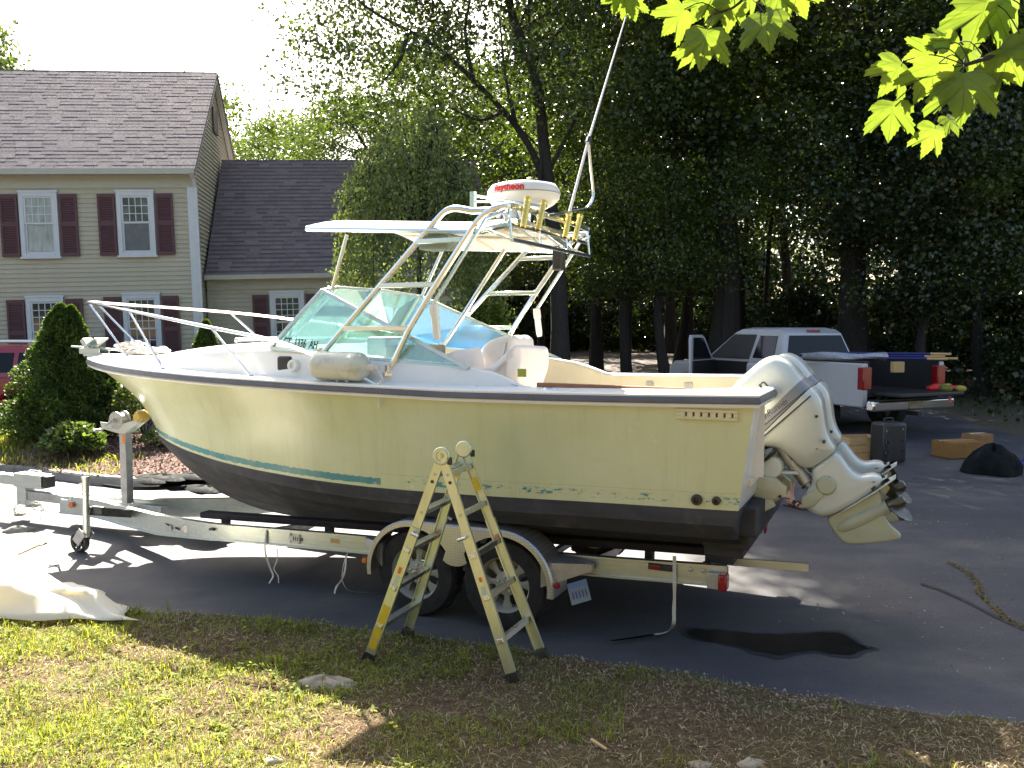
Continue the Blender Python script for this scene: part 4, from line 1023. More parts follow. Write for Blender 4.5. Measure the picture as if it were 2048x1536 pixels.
# stepped trim tab and dark fairing under the transom
g = G()
for k, (x, z0, z1) in enumerate(((.03, .80, 1.0), (.08, .70, .82), (.13, .62, .72), (.20, .56, .64))): g.bb((x, -.85 + k * .05, z0), (.40, .85 - k * .05, z1))
g.obj('trim_tab', MT['bottom'], boat, bevel=.01)
# ------------------------------------------------------------------ the two outboards
MT['prop'] = M('dark_prop', (0.10, 0.095, 0.08), .3, .85, var=.5)
ENY = .31
def eng_pts(pts): return [tuple(by(px, py, ENY).xz) for px, py in pts]
def pill(g, pts, hw, r, yc, seg=5, mi=0):
    o = eng_pts(pts)
    ar = sum(o[i][0] * o[(i + 1) % len(o)][1] - o[(i + 1) % len(o)][0] * o[i][1] for i in range(len(o)))
    if ar < 0: o = o[::-1]
    g.pillow(o, hw, r, lambda x, y, t: (x, yc + t, y), seg, mi); return g
def dense(pts, n=3):
    P = [Vector((p[0], p[1], 0)) for p in pts]; P.append(P[0]); s = []
    for i in range(len(P) - 1):
        for k in range(n): s.append(P[i].lerp(P[i + 1], k / n))
    # light smoothing keeps corners soft
    for _ in range(2): s = [(s[i - 1] + s[i] * 2 + s[(i + 1) % len(s)]) / 4 for i in range(len(s))]
    return [(p.x, p.y) for p in s]
COWL = [(1609, 756), (1598, 743), (1586, 728), (1573, 718), (1557, 711), (1545, 711), (1530, 717), (1512, 731), (1490, 751), (1467, 775), (1450, 796), (1443, 815), (1450, 836), (1470, 862), (1490, 880), (1508, 886), (1524, 890), (1548, 889), (1570, 896), (1600, 930), (1622, 936), (1650, 918), (1676, 898), (1662, 880), (1654, 856), (1650, 822), (1646, 797), (1637, 782), (1624, 771)]
LEG = [(1675, 898), (1694, 928), (1708, 944), (1722, 950), (1741, 946), (1755, 947), (1770, 956), (1745, 982), (1690, 1016), (1645, 1034), (1618, 1018), (1606, 1003), (1612, 980), (1630, 962), (1622, 936), (1650, 918)]
GEAR = [(1648, 1034), (1690, 1016), (1745, 983), (1758, 976), (1764, 1000), (1768, 1034), (1784, 1054), (1806, 1070), (1795, 1080), (1760, 1084), (1724, 1087), (1692, 1088), (1678, 1077), (1665, 1058)]
def outboard(yc, name_text=True, dz=0.0):
    q = eng_pts([(1582, 788), (1650, 918), (1609, 756), (1541, 821), (1624, 771), (1557, 836)])
    ax_ = Vector((q[1][0] - q[0][0], q[1][1] - q[0][1])); al = ax_.length; ax_ /= al
    def taper(x, y):
        s_ = ((x - q[0][0]) * ax_.x + (y - q[0][1]) * ax_.y) / al
        return 1 - .50 * max(0, min(1, (s_ - .12) / .9)) ** 1.4 - .10 * max(0, min(1, -s_ / .75)) ** 2
    o = eng_pts(dense(COWL))
    if sum(o[i][0] * o[(i + 1) % len(o)][1] - o[(i + 1) % len(o)][0] * o[i][1] for i in range(len(o))) < 0: o = o[::-1]
    body = G(); body.pillow(o, .215, .10, lambda x, y, t: (x, yc + t * taper(x, y), y), 8)
    src = body.mesh('cowl', MT['engine'], 50)
    def cut(name, mat, planes, parent):
        bm = bmesh.new(); bm.from_mesh(src)
        bmesh.ops.recalc_face_normals(bm, faces=bm.faces)
        for (p, p2, sgn) in planes:
            d = Vector((p2[0] - p[0], 0, p2[1] - p[1])); n = Vector((d.z, 0, -d.x)).normalized() * sgn
            bmesh.ops.bisect_plane(bm, geom=bm.verts[:] + bm.edges[:] + bm.faces[:], plane_co=(p[0], 0, p[1]), plane_no=n, clear_outer=True)
        me = bpy.data.meshes.new(name); bm.to_mesh(me); bm.free(); me.materials.append(mat)
        me.polygons.foreach_set('use_smooth', [True] * len(me.polygons)); me.set_sharp_from_angle(angle=radians(50))
        return link_mesh(name, me, parent)
    # the side of each cut line towards the leg
    up_s = 1 if Vector((q[3][1] - q[2][1], -(q[3][0] - q[2][0]))).dot(ax_) > 0 else -1
    eo = cut('outboard_motor', MT['engine'], [(q[2], q[3], up_s)], boat)
    if name_text is False: eo['label'] = 'farther outboard motor behind the near one'
    else: eo['label'] = 'nearer outboard motor with dark stripe and lettering'
    cut('cowl_stripe', MT['engine_grey'], [(q[2], q[3], -up_s), (q[4], q[5], up_s)], eo)
    dn = Vector((-(q[5][1] - q[4][1]), q[5][0] - q[4][0])).normalized(); dn = dn if dn.dot(ax_) > 0 else -dn
    e1 = tuple(Vector(q[4]) + dn * .007); e2 = tuple(Vector(q[5]) + dn * .007)
    cut('cowl_seam', MT['black'], [(q[4], q[5], -up_s), (e1, e2, up_s)], eo)
    cut('lower_cowl', MT['engine'], [(e1, e2, -up_s)], eo)
    g = G(); pill(g, dense(LEG), .095, .045, yc, 6); g.obj('leg', MT['engine'], eo, sharp=50)
    g = G(); pill(g, dense(GEAR), .04, .022, yc, 4)
    a, c = by(1668, 1060, ENY), by(1776, 1012, ENY); a.y = c.y = yc
    g.lathe([(0, -.02), (.03, .0), (.055, .06), (.062, .16), (.058, .28), (.05, (c - a).length)], a, c - a, 16)
    g.obj('gearcase', MT['engine_low'], eo, sharp=50)
    g = G()
    for p, q, hw in (((1792, 954), (1664, 1034), .115), ((1775, 953), (1645, 1032), .075)):
        P, Q = by(*p, ENY), by(*q, ENY); d = (Q - P)
        rings = [[Vector((P.x + d.x * t, yc + s * hw * f, P.z + d.z * t + zz)) for s, zz in ((-1, 0), (-1, .010), (1, .010), (1, 0))] for t, f in ((0, .62), (.1, .85), (.3, 1), (.6, .9), (.85, .6), (1, .25))]
        g.loft(rings, True, True)
    g.obj('cavitation_plate', MT['engine'], eo)
    g = G(); q = by(1772, 975, ENY); q.y = yc; g.box(q, (.05, .022, .09), (0, radians(-32), 0)); g.obj('anode', MT['engine_low'], eo, bevel=.008)
    # propeller
    d = (c - a).normalized(); g = G(); g.lathe([(.045, 0), (.05, .01), (.046, .09), (.032, .115), (.0, .12)], c, d, 16)
    side = Vector((0, 1, 0)); upv = d.cross(side)
    for k in range(3):
        an = radians(25 + 120 * k); rad = side * cos(an) + upv * sin(an); tan_ = d.cross(rad); rings = []
        for r_, hw, tw in ((.04, .03, .9), (.08, .065, .75), (.13, .085, .6), (.175, .07, .5), (.205, .02, .45)):
            e = (tan_ * cos(tw) + d * sin(tw)); n_ = e.cross(rad)
            o_ = c + d * .06 + rad * r_
            rings.append([o_ - e * hw - n_ * .002, o_ - n_ * .006, o_ + e * hw - n_ * .002, o_ + e * hw + n_ * .002, o_ + n_ * .006, o_ - e * hw + n_ * .002])
        g.loft(rings, True, True)
    g.obj('propeller', MT['prop'], eo, fix=True)
    # transom bracket, tilt ram, swivel
    g = G(); s = 1
    for off in (-.13, .13):
        P = eng_pts([(1498, 944), (1556, 950), (1578, 968), (1578, 986), (1550, 992), (1500, 985)])
        ar = sum(P[i][0] * P[(i + 1) % 6][1] - P[(i + 1) % 6][0] * P[i][1] for i in range(6)); P = P if ar > 0 else P[::-1]
        g.pillow(P, .03, .008, lambda x, y, t: (x, yc + off + t, y), 2)
        P = eng_pts([(1512, 986), (1550, 990), (1556, 1005), (1530, 1018), (1514, 1012)]); ar = sum(P[i][0] * P[(i + 1) % 5][1] - P[(i + 1) % 5][0] * P[i][1] for i in range(5)); P = P if ar > 0 else P[::-1]
        g.pillow(P, .022, .006, lambda x, y, t: (x, yc + off + t, y), 2)
    br = g.obj('transom_bracket', MT['bracket'], eo, bevel=.003)
    for px, py in ((1508, 952), (1514, 962), (1508, 970), (1566, 985), (1525, 1012)):
        q = by(px, py, ENY); q.y = yc + .162; g = G(); g.lathe([(0, .012), (.012, .012), (.012, 0)], q, (0, 1, 0), 8); g.obj('bolt', MT['darkmetal'], br)
    g = G()
    for off in (-.06, .06):
        p, q = by(1530, 941, ENY), by(1600, 943, ENY); p.y = q.y = yc + off; g.bar(p, q, .07, .022)
    g.obj('tilt_rest', MT['engine'], eo, bevel=.01)
    g = G(); p, q = by(1556, 884, ENY), by(1628, 985, ENY); p.y = q.y = yc; g.lathe([(0, 0), (.05, 0), (.05, (q - p).length * .8), (.03, (q - p).length * .82), (.03, (q - p).length), (0, (q - p).length)], p, q - p, 14); g.obj('tilt_ram', MT['galv2'], eo)
    g = G(); q = by(1545, 930, ENY); q.y = yc; g.lathe([(0, .11), (.075, .11), (.085, .09), (.085, -.09), (.075, -.11), (0, -.11)], q, (0, 1, 0), 20); g.obj('swivel', MT['engine'], eo)
    P = eng_pts([(1606, 990), (1640, 968), (1652, 985), (1630, 1008), (1606, 1012)]); ar = sum(P[i][0] * P[(i + 1) % 5][1] - P[(i + 1) % 5][0] * P[i][1] for i in range(5)); P = P if ar > 0 else P[::-1]
    g = G(); g.pillow(P, .11, .012, lambda x, y, t: (x, yc + t, y), 2)
    q = by(1655, 966, ENY); q.y = yc; g.lathe([(0, .12), (.055, .12), (.07, .10), (.07, -.10), (.055, -.12), (0, -.12)], q, (0, 1, 0), 18); g.obj('lower_mount', MT['engine_low'], eo, bevel=.004)
    for px, py in ((1638, 828), (1652, 878), (1660, 951), (1590, 1000)):
        g = G(); q = by(px, py, ENY); q.y = yc + (.18 if py < 900 else .10); g.lathe([(0, .01), (.010, .01), (.012, -.05)], q, (0, 1, 0), 8); g.obj('bolt', MT['darkmetal'], eo)
    g = G(); hz = [by(px, py, ENY) for px, py in ((1505, 905), (1530, 893), (1556, 886), (1572, 893), (1590, 915))]
    for q in hz: q.y = yc + .08
    g.tube(smoothpts(hz, 5), .016, 8); hz2 = [by(px, py, ENY) for px, py in ((1510, 925), (1535, 915), (1556, 896))]
    for q in hz2: q.y = yc + .12
    g.tube(smoothpts(hz2, 5), .012, 8); g.obj('hose', MT['black'], eo)
    # decals
    yt = yc + .217
    def tx(nm, body_, a_, b_, size, xs=1.0, y=yt, shear=0., mat=MT['blacktext']):
        p, q = by(*a_, ENY), by(*b_, ENY); p.y = q.y = y
        return text_obj(nm, body_, size, frame(p, q - p, (0, 0, 1)), mat, eo, xs=xs, shear=shear, depth=.001)
    tx('maker_lettering', 'Johnson', (1456, 840), (1556, 764), .13, 1.0, yt - .003)
    tx('model_lettering', 'OceanRunner', (1512, 852), (1590, 796), .062, .92, yc + .213, .2)
    g = G(); p, q = by(1626, 787, ENY), by(1512, 887, ENY)
    p, q = by(1628, 787, ENY), by(1527, 874, ENY); p.y = q.y = yc + .212; g.bar(p, q, .004, .010, (0, 0, 1)); g.obj('pinstripe', MT['blacktext'], eo)
    g = G(); p, q = by(1618, 777, ENY), by(1527, 853, ENY); p.y = q.y = yc + .2135; g.bar(p, q, .004, .006, (0, 0, 1)); g.obj('pinstripe', MT['blacktext'], eo)
    g = G(); p, q = by(1618, 768, ENY), by(1524, 850, ENY); p.y = q.y = yc + .217; g.obj if False else None
    for px, py, s_ in ((1745, 970, .026), (1711, 1040, .03)):
        q = by(px, py, ENY); q.y = yc + (.087 if py < 1000 else .048); g = G(); g.box(q, (s_ * 1.5, .003, s_ * 1.3), (0, radians(-32), 0)); g.obj('sticker', MT['blacktext'], eo)
    return eo
outboard(ENY, True)
outboard(ENY - .62, False)
g = G()
for s_ in (.5, .9): 
    p, q = by(1528, 830, .33), by(1540, 838, .33)
g.tube(smoothpts([by(1520, 838, .55), by(1534, 830, .5), by(1537, 842, .45), by(1522, 846, .5)], 5), .010, 8); g.obj('steering_link', MT['darkmetal'], boat)
# ------------------------------------------------------------------ the trailer (same axes as the boat)
trl = thing('boat_trailer', 'aluminium tandem axle boat trailer with white rims under the motorboat', 'trailer', BO, BA)
RY = .84
def rail_y(u): return RY if u < 4.6 else max(.10, RY - (u - 4.6) * (RY - .10) / 2.3)
RT = [(.2, .595), (1.0, .562), (2.2, .525), (3.3, .503), (4.34, .47), (4.9, .43), (5.75, .365), (6.6, .335), (7.2, .352), (7.7, .345)]
for sg in (1, -1):
    g = G(); rings = []
    pts = [.22] + [4.0 * k / 8 for k in range(1, 9)] + [4.2 + .2 * k for k in range(0, 14)] + [7.0, 7.2, 7.5, 7.63]
    for i_, u in enumerate(pts):
        y = sum(rail_y(u + d) for d in (-.3, -.15, 0, .15, .3)) / 5; top = interp(u, RT); bot = top - .145 - .055 * max(0, min(1, (u - 4.6) / 1.2))
        du = .01; dy = (sum(rail_y(u + d + du) for d in (-.3, -.15, 0, .15, .3)) / 5 - y) / du
        n = Vector((-dy, 1, 0)).normalized()
        c = [(-.028, bot), (.030, bot), (.030, bot + .012), (.012, bot + .014), (.012, top - .014), (.030, top - .012), (.030, top), (-.028, top)]
        rings.append([(u + n.x * o, sg * (y + n.y * o), z) for o, z in c])
    g.loft(rings, True, True); g.obj('frame_rail', MT['galv'], trl, fix=True, sharp=25)
g = G(); ct = by(18, 963, 0); g.bar((8.36, 0, .28), (6.2, 0, .275), .085, .10); g.obj('tongue', MT['galv2'], trl, bevel=.006)
g = G(); g.bb((7.97, -.075, .375), (8.42, .075, .53)); g.bb((8.42, -.05, .385), (8.68, .05, .50)); g.lathe([(0, .0), (.055, 0), (.06, .03), (.06, .10), (.02, .12), (0, .12)], (8.72, 0, .39), (0, 0, 1), 14); g.bb((8.25, -.06, .17), (8.40, .06, .374)); g.tube([(8.3, .03, .53), (8.2, .03, .575), (8.05, .0, .56)], .008, 6)
cp = g.obj('coupler', MT['galv'], trl, bevel=.008)
g = G(); g.bb((7.90, -.06, .39), (7.969, .06, .52)); g.obj('coupler_boot', MT['black'], trl, bevel=.01)
for yy in (.09, -.09):
    g = G(); ch = [(8.3 + .02 * k * (1 if yy > 0 else -.6), yy + .05 * sin(k * .8),   .22 - .13 * sin(k * pi / 9) - .04 * k / 9) for k in range(10)]
    for k in range(9):
        a, c = Vector(ch[k]), Vector(ch[k + 1]); m_ = (a + c) / 2; d = (c - a).normalized(); sd = d.cross(Vector((0, 1, 0) if k % 2 else (1, .3, 0))).normalized()
        g.tube([m_ + d * .022 * cos(t) + sd * .012 * sin(t) for t in [2 * pi * q / 8 for q in range(8)]], .004, 5, closed=True)
    g.obj('safety_chain', MT['galv2'], trl)
for u, yo in ((.45, 0), (1.3, 0), (3.05, 0), (4.4, 0)):
    g = G(); t = interp(u, RT) - .10
    g.bar((u, -RY + .03, t), (u, 0, t - .09), .06, .07); g.bar((u, 0, t - .09), (u, RY - .03, t), .06, .07); g.obj('cross_member', MT['galv2'], trl)
for sg in (1, -1):
    p, q = by(409, 1028, .62), by(732, 1061, .62); d = (q - p)
    p = Vector((p.x, sg * .62, p.z)); q = Vector((.35, sg * .62, p.z + d.z / d.x * (.35 - p.x)))
    q.z = max(q.z, .63)
    g = G(); g.bar(p, q, .12, .055, (0, 0, 1)); g.obj('bunk', MT['carpet'], trl, bevel=.008)
    for px in (452, 659, 950, 1300):
        u = by(px, 1045, .62).x; t = interp(u, RT); zb = p.z + (q.z - p.z) * (u - p.x) / (q.x - p.x)
        g = G(); g.bb((u - .03, sg * .59, t - .16), (u + .03, sg * .65, zb - .0275)); g.bar((u, sg * .62, t - .05), (u, sg * (RY - .028), t - .05), .05, .02); g.obj('bunk_post', MT['darkmetal'], trl)
# winch post
wp0, wp1 = by(253, 1002, 0), by(253, 866, 0); xw = (wp0.x + wp1.x) / 2
wp_top = by(253, 866, 0).z
g = G(); g.bb((xw - .045, -.045, .30), (xw + .045, .045, wp_top)); g.obj('winch_post', MT['galv2'], trl, bevel=.006)
st_ = by(246, 877, .05); g = G(); g.bb((st_.x - .018, .0455, st_.z - .05), (st_.x + .018, .047, st_.z + .04)); g.obj('sticker', MT['orange'], trl)
g = G(); a = by(209, 852, 0); c = by(300, 838, 0)
for yy in (-.055, .05):
    g.add([(a.x, yy, a.z + .05), (a.x - .02, yy, a.z - .02), (xw + .05, yy, wp_top - .0), (xw - .05, yy, wp_top - .0), (c.x + .06, yy, c.z - .01), (c.x + .06, yy, c.z + .01), (xw, yy, wp_top + .10)] + [(p, yy + .005, q) for p, q in ((a.x, a.z + .05), (a.x - .02, a.z - .02), (xw + .05, wp_top), (xw - .05, wp_top), (c.x + .06, c.z - .01), (c.x + .06, c.z + .01), (xw, wp_top + .10))],
          [(0, 1, 2, 3, 4, 5, 6), (13, 12, 11, 10, 9, 8, 7)] + [(i, (i + 1) % 7, 7 + (i + 1) % 7, 7 + i) for i in range(7)])
g.obj('winch_bracket', MT['galv'], trl)
g = G(); w0 = by(240, 840, 0); g.lathe([(0, -.06), (.095, -.06), (.095, -.052), (.07, -.05), (.07, .05), (.095, .052), (.095, .06), (0, .06)], (w0.x, 0, w0.z), (0, 1, 0), 22); g.lathe([(0, .06), (.02, .062), (.02, .11), (0, .11)], (w0.x, 0, w0.z), (0, 1, 0), 10); g.bar((w0.x, .105, w0.z), (w0.x + .16, .105, w0.z - .10), .03, .012); g.tube([(w0.x + .16, .10, w0.z - .10), (w0.x + .16, .2, w0.z - .10)], .014, 8); g.obj('winch', MT['galv2'], trl)
r0 = by(283, 833, 0); g = G(); g.lathe([(0, -.07), (.045, -.07), (.07, -.03), (.07, .03), (.045, .07), (0, .07)], (r0.x, 0, r0.z), (0, 1, 0), 18); g.obj('bow_roller', M('yellow_roller', (.55, .38, .10), .45), trl)
# jack
jb = BINV @ onZ(160, 1104); jt = by(171, 958, jb.y); ju = by(173, 1060, jb.y).x
g = G(); g.tube([(ju, jb.y, .20), (jt.x, jb.y, jt.z)], .034, 12); g.tube([(ju, jb.y, .16), (ju, jb.y, .30)], .027, 10); g.lathe([(0, 0), (.04, 0), (.04, .025), (0, .03)], (jt.x, jb.y, jt.z), (0, 0, 1), 12)
g.tube(smoothpts([(jt.x, jb.y - .02, jt.z - .05), (jt.x + .06, jb.y + .05, jt.z - .06), (jt.x + .14, jb.y + .06, jt.z - .20), (jt.x + .27, jb.y + .06, jt.z - .215)], 3), .009, 6)
jk = g.obj('jack', MT['galv'], trl)
g = G(); g.bar((ju - .02, jb.y, .42), (ju - .02, rail_y(ju) + .03, .29), .07, .08); g.bb((ju - .18, jb.y - .08, .38), (ju - .02, jb.y - .03, .46)); g.obj('jack_mount', MT['darkmetal'], trl, bevel=.01)
g = G(); wz = .105; wx = by(160, 1085, jb.y).x
for yy in (-.055, .045): g.bar((ju, jb.y + yy + .005, .22), (wx, jb.y + yy + .005, wz), .10, .008, (0, 1, 0))
g.obj('caster_fork', MT['galv2'], jk)
g = G(); g.lathe([(.085, -.032), (.105, -.025), (.105, .025), (.085, .032)], (wx, jb.y, wz), (0, 1, 0), 24); g.lathe([(.0, .02), (.025, .022), (.025, -.022), (0, -.02)], (wx, jb.y, wz), (0, 1, 0), 12); g.lathe([(.085, -.028), (.07, -.02), (.07, .02), (.085, .028)], (wx, jb.y, wz), (0, 1, 0), 24)
for k in range(5):
    a = 2 * pi * k / 5; g.bar((wx, jb.y, wz), (wx + .075 * cos(a), jb.y, wz + .075 * sin(a)), .03, .026, (0, 1, 0))
g.obj('caster_wheel', MT['black'], jk)
g = G(); q = by(142, 1010, .133); g.lathe([(0, .012), (.03, .010), (.034, 0)], q, (0, 1, 0), 14); g.obj('side_marker', MT['amber'], trl)
# decal, hangers, bolts on the near rail
yr = RY + .0135
def on_rail(px, py): return by(px, py, yr)
q = on_rail(264, 1043); qy = sum(rail_y(q.x + d) for d in (-.3, -.15, 0, .15, .3)) / 5
yv = RY * .0 + .0
for px in (372, 590):
    yr = RY + .0135
    for _ in range(30):
        q = by(px, 1058 if px < 400 else 1077, yr); yr = .6 * yr + .4 * (sum(rail_y(q.x + d) for d in (-.3, -.15, 0, .15, .3)) / 5 + .0135)
    g = G()
    for dx, dz in ((-.045, .03), (.045, .03), (-.045, -.03), (.045, -.03)): g.lathe([(0, .012), (.010, .01), (.011, 0)], (q.x + dx, yr, q.z + dz), (0, 1, 0), 8)
    g.bb((q.x - .06, yr, q.z - .035), (q.x + .06, yr + .004, q.z + .035)); g.obj('fixing_plate', MT['galv2'], trl)
yr = RY + .0135
q = on_rail(670, 1082); g = G(); g.bb((q.x - .045, yr, q.z - .018), (q.x + .045, yr + .002, q.z + .018)); g.obj('sticker', M('sticker_tan', (.55, .33, .12), .5), trl)
q = on_rail(596, 1077); g = G()
for k in range(5): g.bb((q.x - .05 + k * .022, yr + .0045, q.z - .02), (q.x - .04 + k * .022, yr + .005, q.z + .012))
g.obj('maker_print', MT['blacktext'], trl)
uv_ = 5.55; yy = sum(rail_y(uv_ + d) for d in (-.3, -.15, 0, .15, .3)) / 5 + .016; dyv = -(RY - .10) / 2.05
qv = Vector((uv_, yy, interp(uv_, RT) - .13)); dv = Vector((-1, -dyv, -.03)).normalized()
text_obj('maker_print', 'V', .095, frame(qv, dv, (0, 0, 1)), MT['blacktext'], trl, xs=.9)
for s_, a0 in ((-1, -.02), (1, .085)):
    g = G()
    for k in range(6):
        p = qv + dv * (a0 + s_ * (.012 + k * .016)) + Vector((0, 0, .045)); g.bar(p, p + dv * .010, .003, .018, (0, 0, 1))
    g.obj('maker_print', MT['blacktext'], trl)
# wheels, axles, fenders
WU = (by(830, 1150, 1.1).x, by(1007, 1175, 1.1).x)
WR = .335
def wheel(u, sg):
    o = G(); y0, y1 = sg * .90, sg * 1.11; s = sg
    o.lathe([(.205, -.10), (.26, -.105), (.315, -.095), (WR, -.06), (WR, .06), (.315, .095), (.26, .105), (.205, .10)], (u, s * 1.005, WR), (0, s, 0), 36)
    for k in range(30):
        a = 2 * pi * k / 30
        o.box((u + cos(a) * (WR - .002), s * 1.005 + .028 * (-1) ** k, WR + sin(a) * (WR - .002)), (.02, .07, .034), (0, -a, 0))
    wo_ = o.obj('wheel', MT['rubber'], trl, sharp=40)
    r = G(); r.lathe([(.205, -.09), (.190, -.08), (.185, .06), (.200, .09), (.213, .092), (.213, .085)], (u, s * 1.005, WR), (0, s, 0), 36)
    n = 8
    for k in range(n):
        a0 = 2 * pi * k / n; pts = []
        for rr, aw in ((.075, .30), (.13, .17), (.188, .24)): pts.append((rr, a0 - aw, a0 + aw))
        rings = [[(u + rr * cos(x), s * (1.005 + yo), WR + rr * sin(x)) for x, yo in ((a, .045 - .02 * (rr / .19)), ((a + b_) / 2, .055 - .02 * (rr / .19)), (b_, .045 - .02 * (rr / .19)))] for rr, a, b_ in pts]
        r.loft(rings, False)
    r.lathe([(.0, .062), (.06, .060), (.09, .048), (.09, .03)], (u, s * 1.005, WR), (0, s, 0), 20)
    r.obj('rim', MT['white_rim'], wo_, sharp=40)
    h = G(); h.lathe([(0, .10), (.028, .098), (.033, .06)], (u, s * 1.005, WR), (0, s, 0), 14)
    for k in range(5):
        a = 2 * pi * k / 5 + .3; h.lathe([(0, .014), (.011, .012), (.012, 0)], (u + .058 * cos(a), s * 1.065, WR + .058 * sin(a)), (0, s, 0), 6)
    h.obj('hub_cap', MT['galv'], wo_)
MT['white_rim'] = M('white_rim', (.30, .30, .265), .5, var=.06, dirt=((.2, .15, .08), 14, .6, .5))
for u in WU:
    for sg in (1, -1): wheel(u, sg)
    g = G(); g.tube([(u, -.9, WR), (u, .9, WR)], .035, 8); g.obj('axle', MT['galv2'], trl)
# treadplate fender
m, nt, b, out = nmat('treadplate')
tc = nt.nodes.new('ShaderNodeTexCoord'); sp_ = nt.nodes.new('ShaderNodeSeparateXYZ'); nt.links.new(tc.outputs['Object'], sp_.inputs[0])
A_ = mth(nt, 'SINE', mth(nt, 'MULTIPLY', mth(nt, 'ADD', sp_.outputs[0], sp_.outputs[2]), 150.0)); B_ = mth(nt, 'SINE', mth(nt, 'MULTIPLY', mth(nt, 'SUBTRACT', sp_.outputs[0], sp_.outputs[2]), 150.0))
pt = mth(nt, 'GREATER_THAN', mth(nt, 'MULTIPLY', A_, B_), .35)
b.inputs['Base Color'].default_value = (.62, .58, .52, 1); b.inputs['Metallic'].default_value = .9; b.inputs['Roughness'].default_value = .42
nt.links.new(mixc(nt, pt, (.50, .50, .48), (.62, .62, .60)), b.inputs['Base Color']); bump(nt, b, pt, .8, .004)
MT['tread'] = m
for sg in (1, -1):
    arc = []
    a, c = WU[0], WU[1]; RO = .40
    zc = WR + .0
    for k in range(13): th = radians(-8 + 98 * k / 12); arc.append((a + RO * cos(th) * 1.02, zc + .015 + RO * sin(th)))
    for k in range(13): th = radians(90 + 98 * k / 12); arc.append((c + RO * cos(th) * 1.02, zc + .015 + RO * sin(th)))
    g = G(); rings = []
    for k, (u, z) in enumerate(arc):
        p = arc[max(k - 1, 0)]; q = arc[min(k + 1, len(arc) - 1)]; t = Vector((q[0] - p[0], q[1] - p[1])).normalized(); n = Vector((t.y, -t.x)); n = n if n.y > 0 or abs(n.y) < .3 else -n
        n = Vector(((u - (a if u > a else c if u < c else u)), z - zc)).normalized()
        rings.append([(u, sg * .88, z), (u, sg * 1.14, z), (u - n.x * .012, sg * 1.155, z - n.y * .012), (u - n.x * .045, sg * 1.155, z - n.y * .045), (u - n.x * .045, sg * 1.15, z - n.y * .045), (u - n.x * .006, sg * 1.13, z - n.y * .006), (u - n.x * .006, sg * .88, z - n.y * .006)])
    g.loft(rings, True, True); fd_ = g.obj('fender', MT['tread'], trl, fix=True, sharp=30)
    g = G(); mu = (a + c) / 2; hw = (a - c) / 2; poly = [(a, zc + RO - .03)]
    for k in range(9): th = radians(92 + 52 * k / 8); poly.append((a + .365 * cos(th), zc + .365 * sin(th)))
    poly2 = []
    for k in range(9): th = radians(36 + 52 * k / 8); poly2.append((c + .365 * cos(th), zc + .365 * sin(th)))
    poly += [(mu + .10, zc + .145), (mu + .07, zc + .125), (mu + .035, zc + .113), (mu, zc + .11), (mu - .035, zc + .113), (mu - .07, zc + .125), (mu - .10, zc + .145)] + poly2 + [(c, zc + RO - .03)]
    n = len(poly); g.add([(x, sg * 1.1545, z) for x, z in poly] + [(x, sg * 1.15, z) for x, z in poly], [tuple(range(n)), tuple(range(2 * n - 1, n - 1, -1))] + [(i, (i + 1) % n, n + (i + 1) % n, n + i) for i in range(n)])
    g.obj('fender_web', MT['tread'], fd_, smooth=False, fix=True)
    for u0, u1 in ((a + .28, a + .55), (c - .30, c - .62)):
        g = G(); g.add([(u0, sg * .9, .36), (u1, sg * .9, .47), (u1, sg * .9, .52), (u0, sg * .9, .56), (u0, sg * 1.12, .36), (u1, sg * .95, .47), (u1, sg * .95, .52), (u0, sg * 1.12, .54)], [(0, 1, 2, 3), (7, 6, 5, 4), (0, 4, 5, 1), (2, 6, 7, 3), (3, 7, 4, 0), (1, 5, 6, 2)]); g.obj('fender_bracket', MT['galv2'], trl, fix=True)
    for u_, s2 in ((a + RO * 1.0 + .03, 'amber'), (c - RO * 1.0 - .03, 'red')):
        g = G(); g.lathe([(0, .02), (.02, .018), (.024, 0)], (u_, sg * 1.13, WR + .06), (0, sg, 0), 10); g.obj('side_marker', MT[s2], trl)
    g = G(); g.bb((.22, sg * .80 - .03, .45), (.34, sg * .80 + .03, .57)); g.bb((.26, sg * .86 - .05, .44), (.34, sg * .86 + .05, .55)); g.obj('tail_light_housing', MT['galv2'], trl, bevel=.006)
    g = G(); g.bb((.20, sg * .90 - .05, .44), (.259, sg * .90 + .05, .55)); g.obj('tail_light', MT['red'], trl, bevel=.012)
q = by(1321, 1134, yr); g = G(); g.bb((q.x - .085, yr, q.z - .022), (q.x + .085, yr + .02, q.z + .022)); mk_ = g.obj('side_light_base', MT['black'], trl, bevel=.006)
g = G(); g.bb((q.x + .0, yr + .0205, q.z - .016), (q.x + .07, yr + .03, q.z + .016)); g.obj('side_light', MT['red'], mk_, bevel=.005)
for px, py in ((1381, 1139), (1406, 1141)):
    q = by(px, py, yr); g = G(); g.lathe([(0, .014), (.016, .012), (.017, 0)], q, (0, 1, 0), 8); g.obj('bolt', MT['galv2'], trl)
p, q = by(1440, 1121, .55), by(1617, 1135, .55); g = G(); g.bar(p, q, .02, .055, (0, 0, 1)); g.obj('light_bar', MT['galv'], trl)
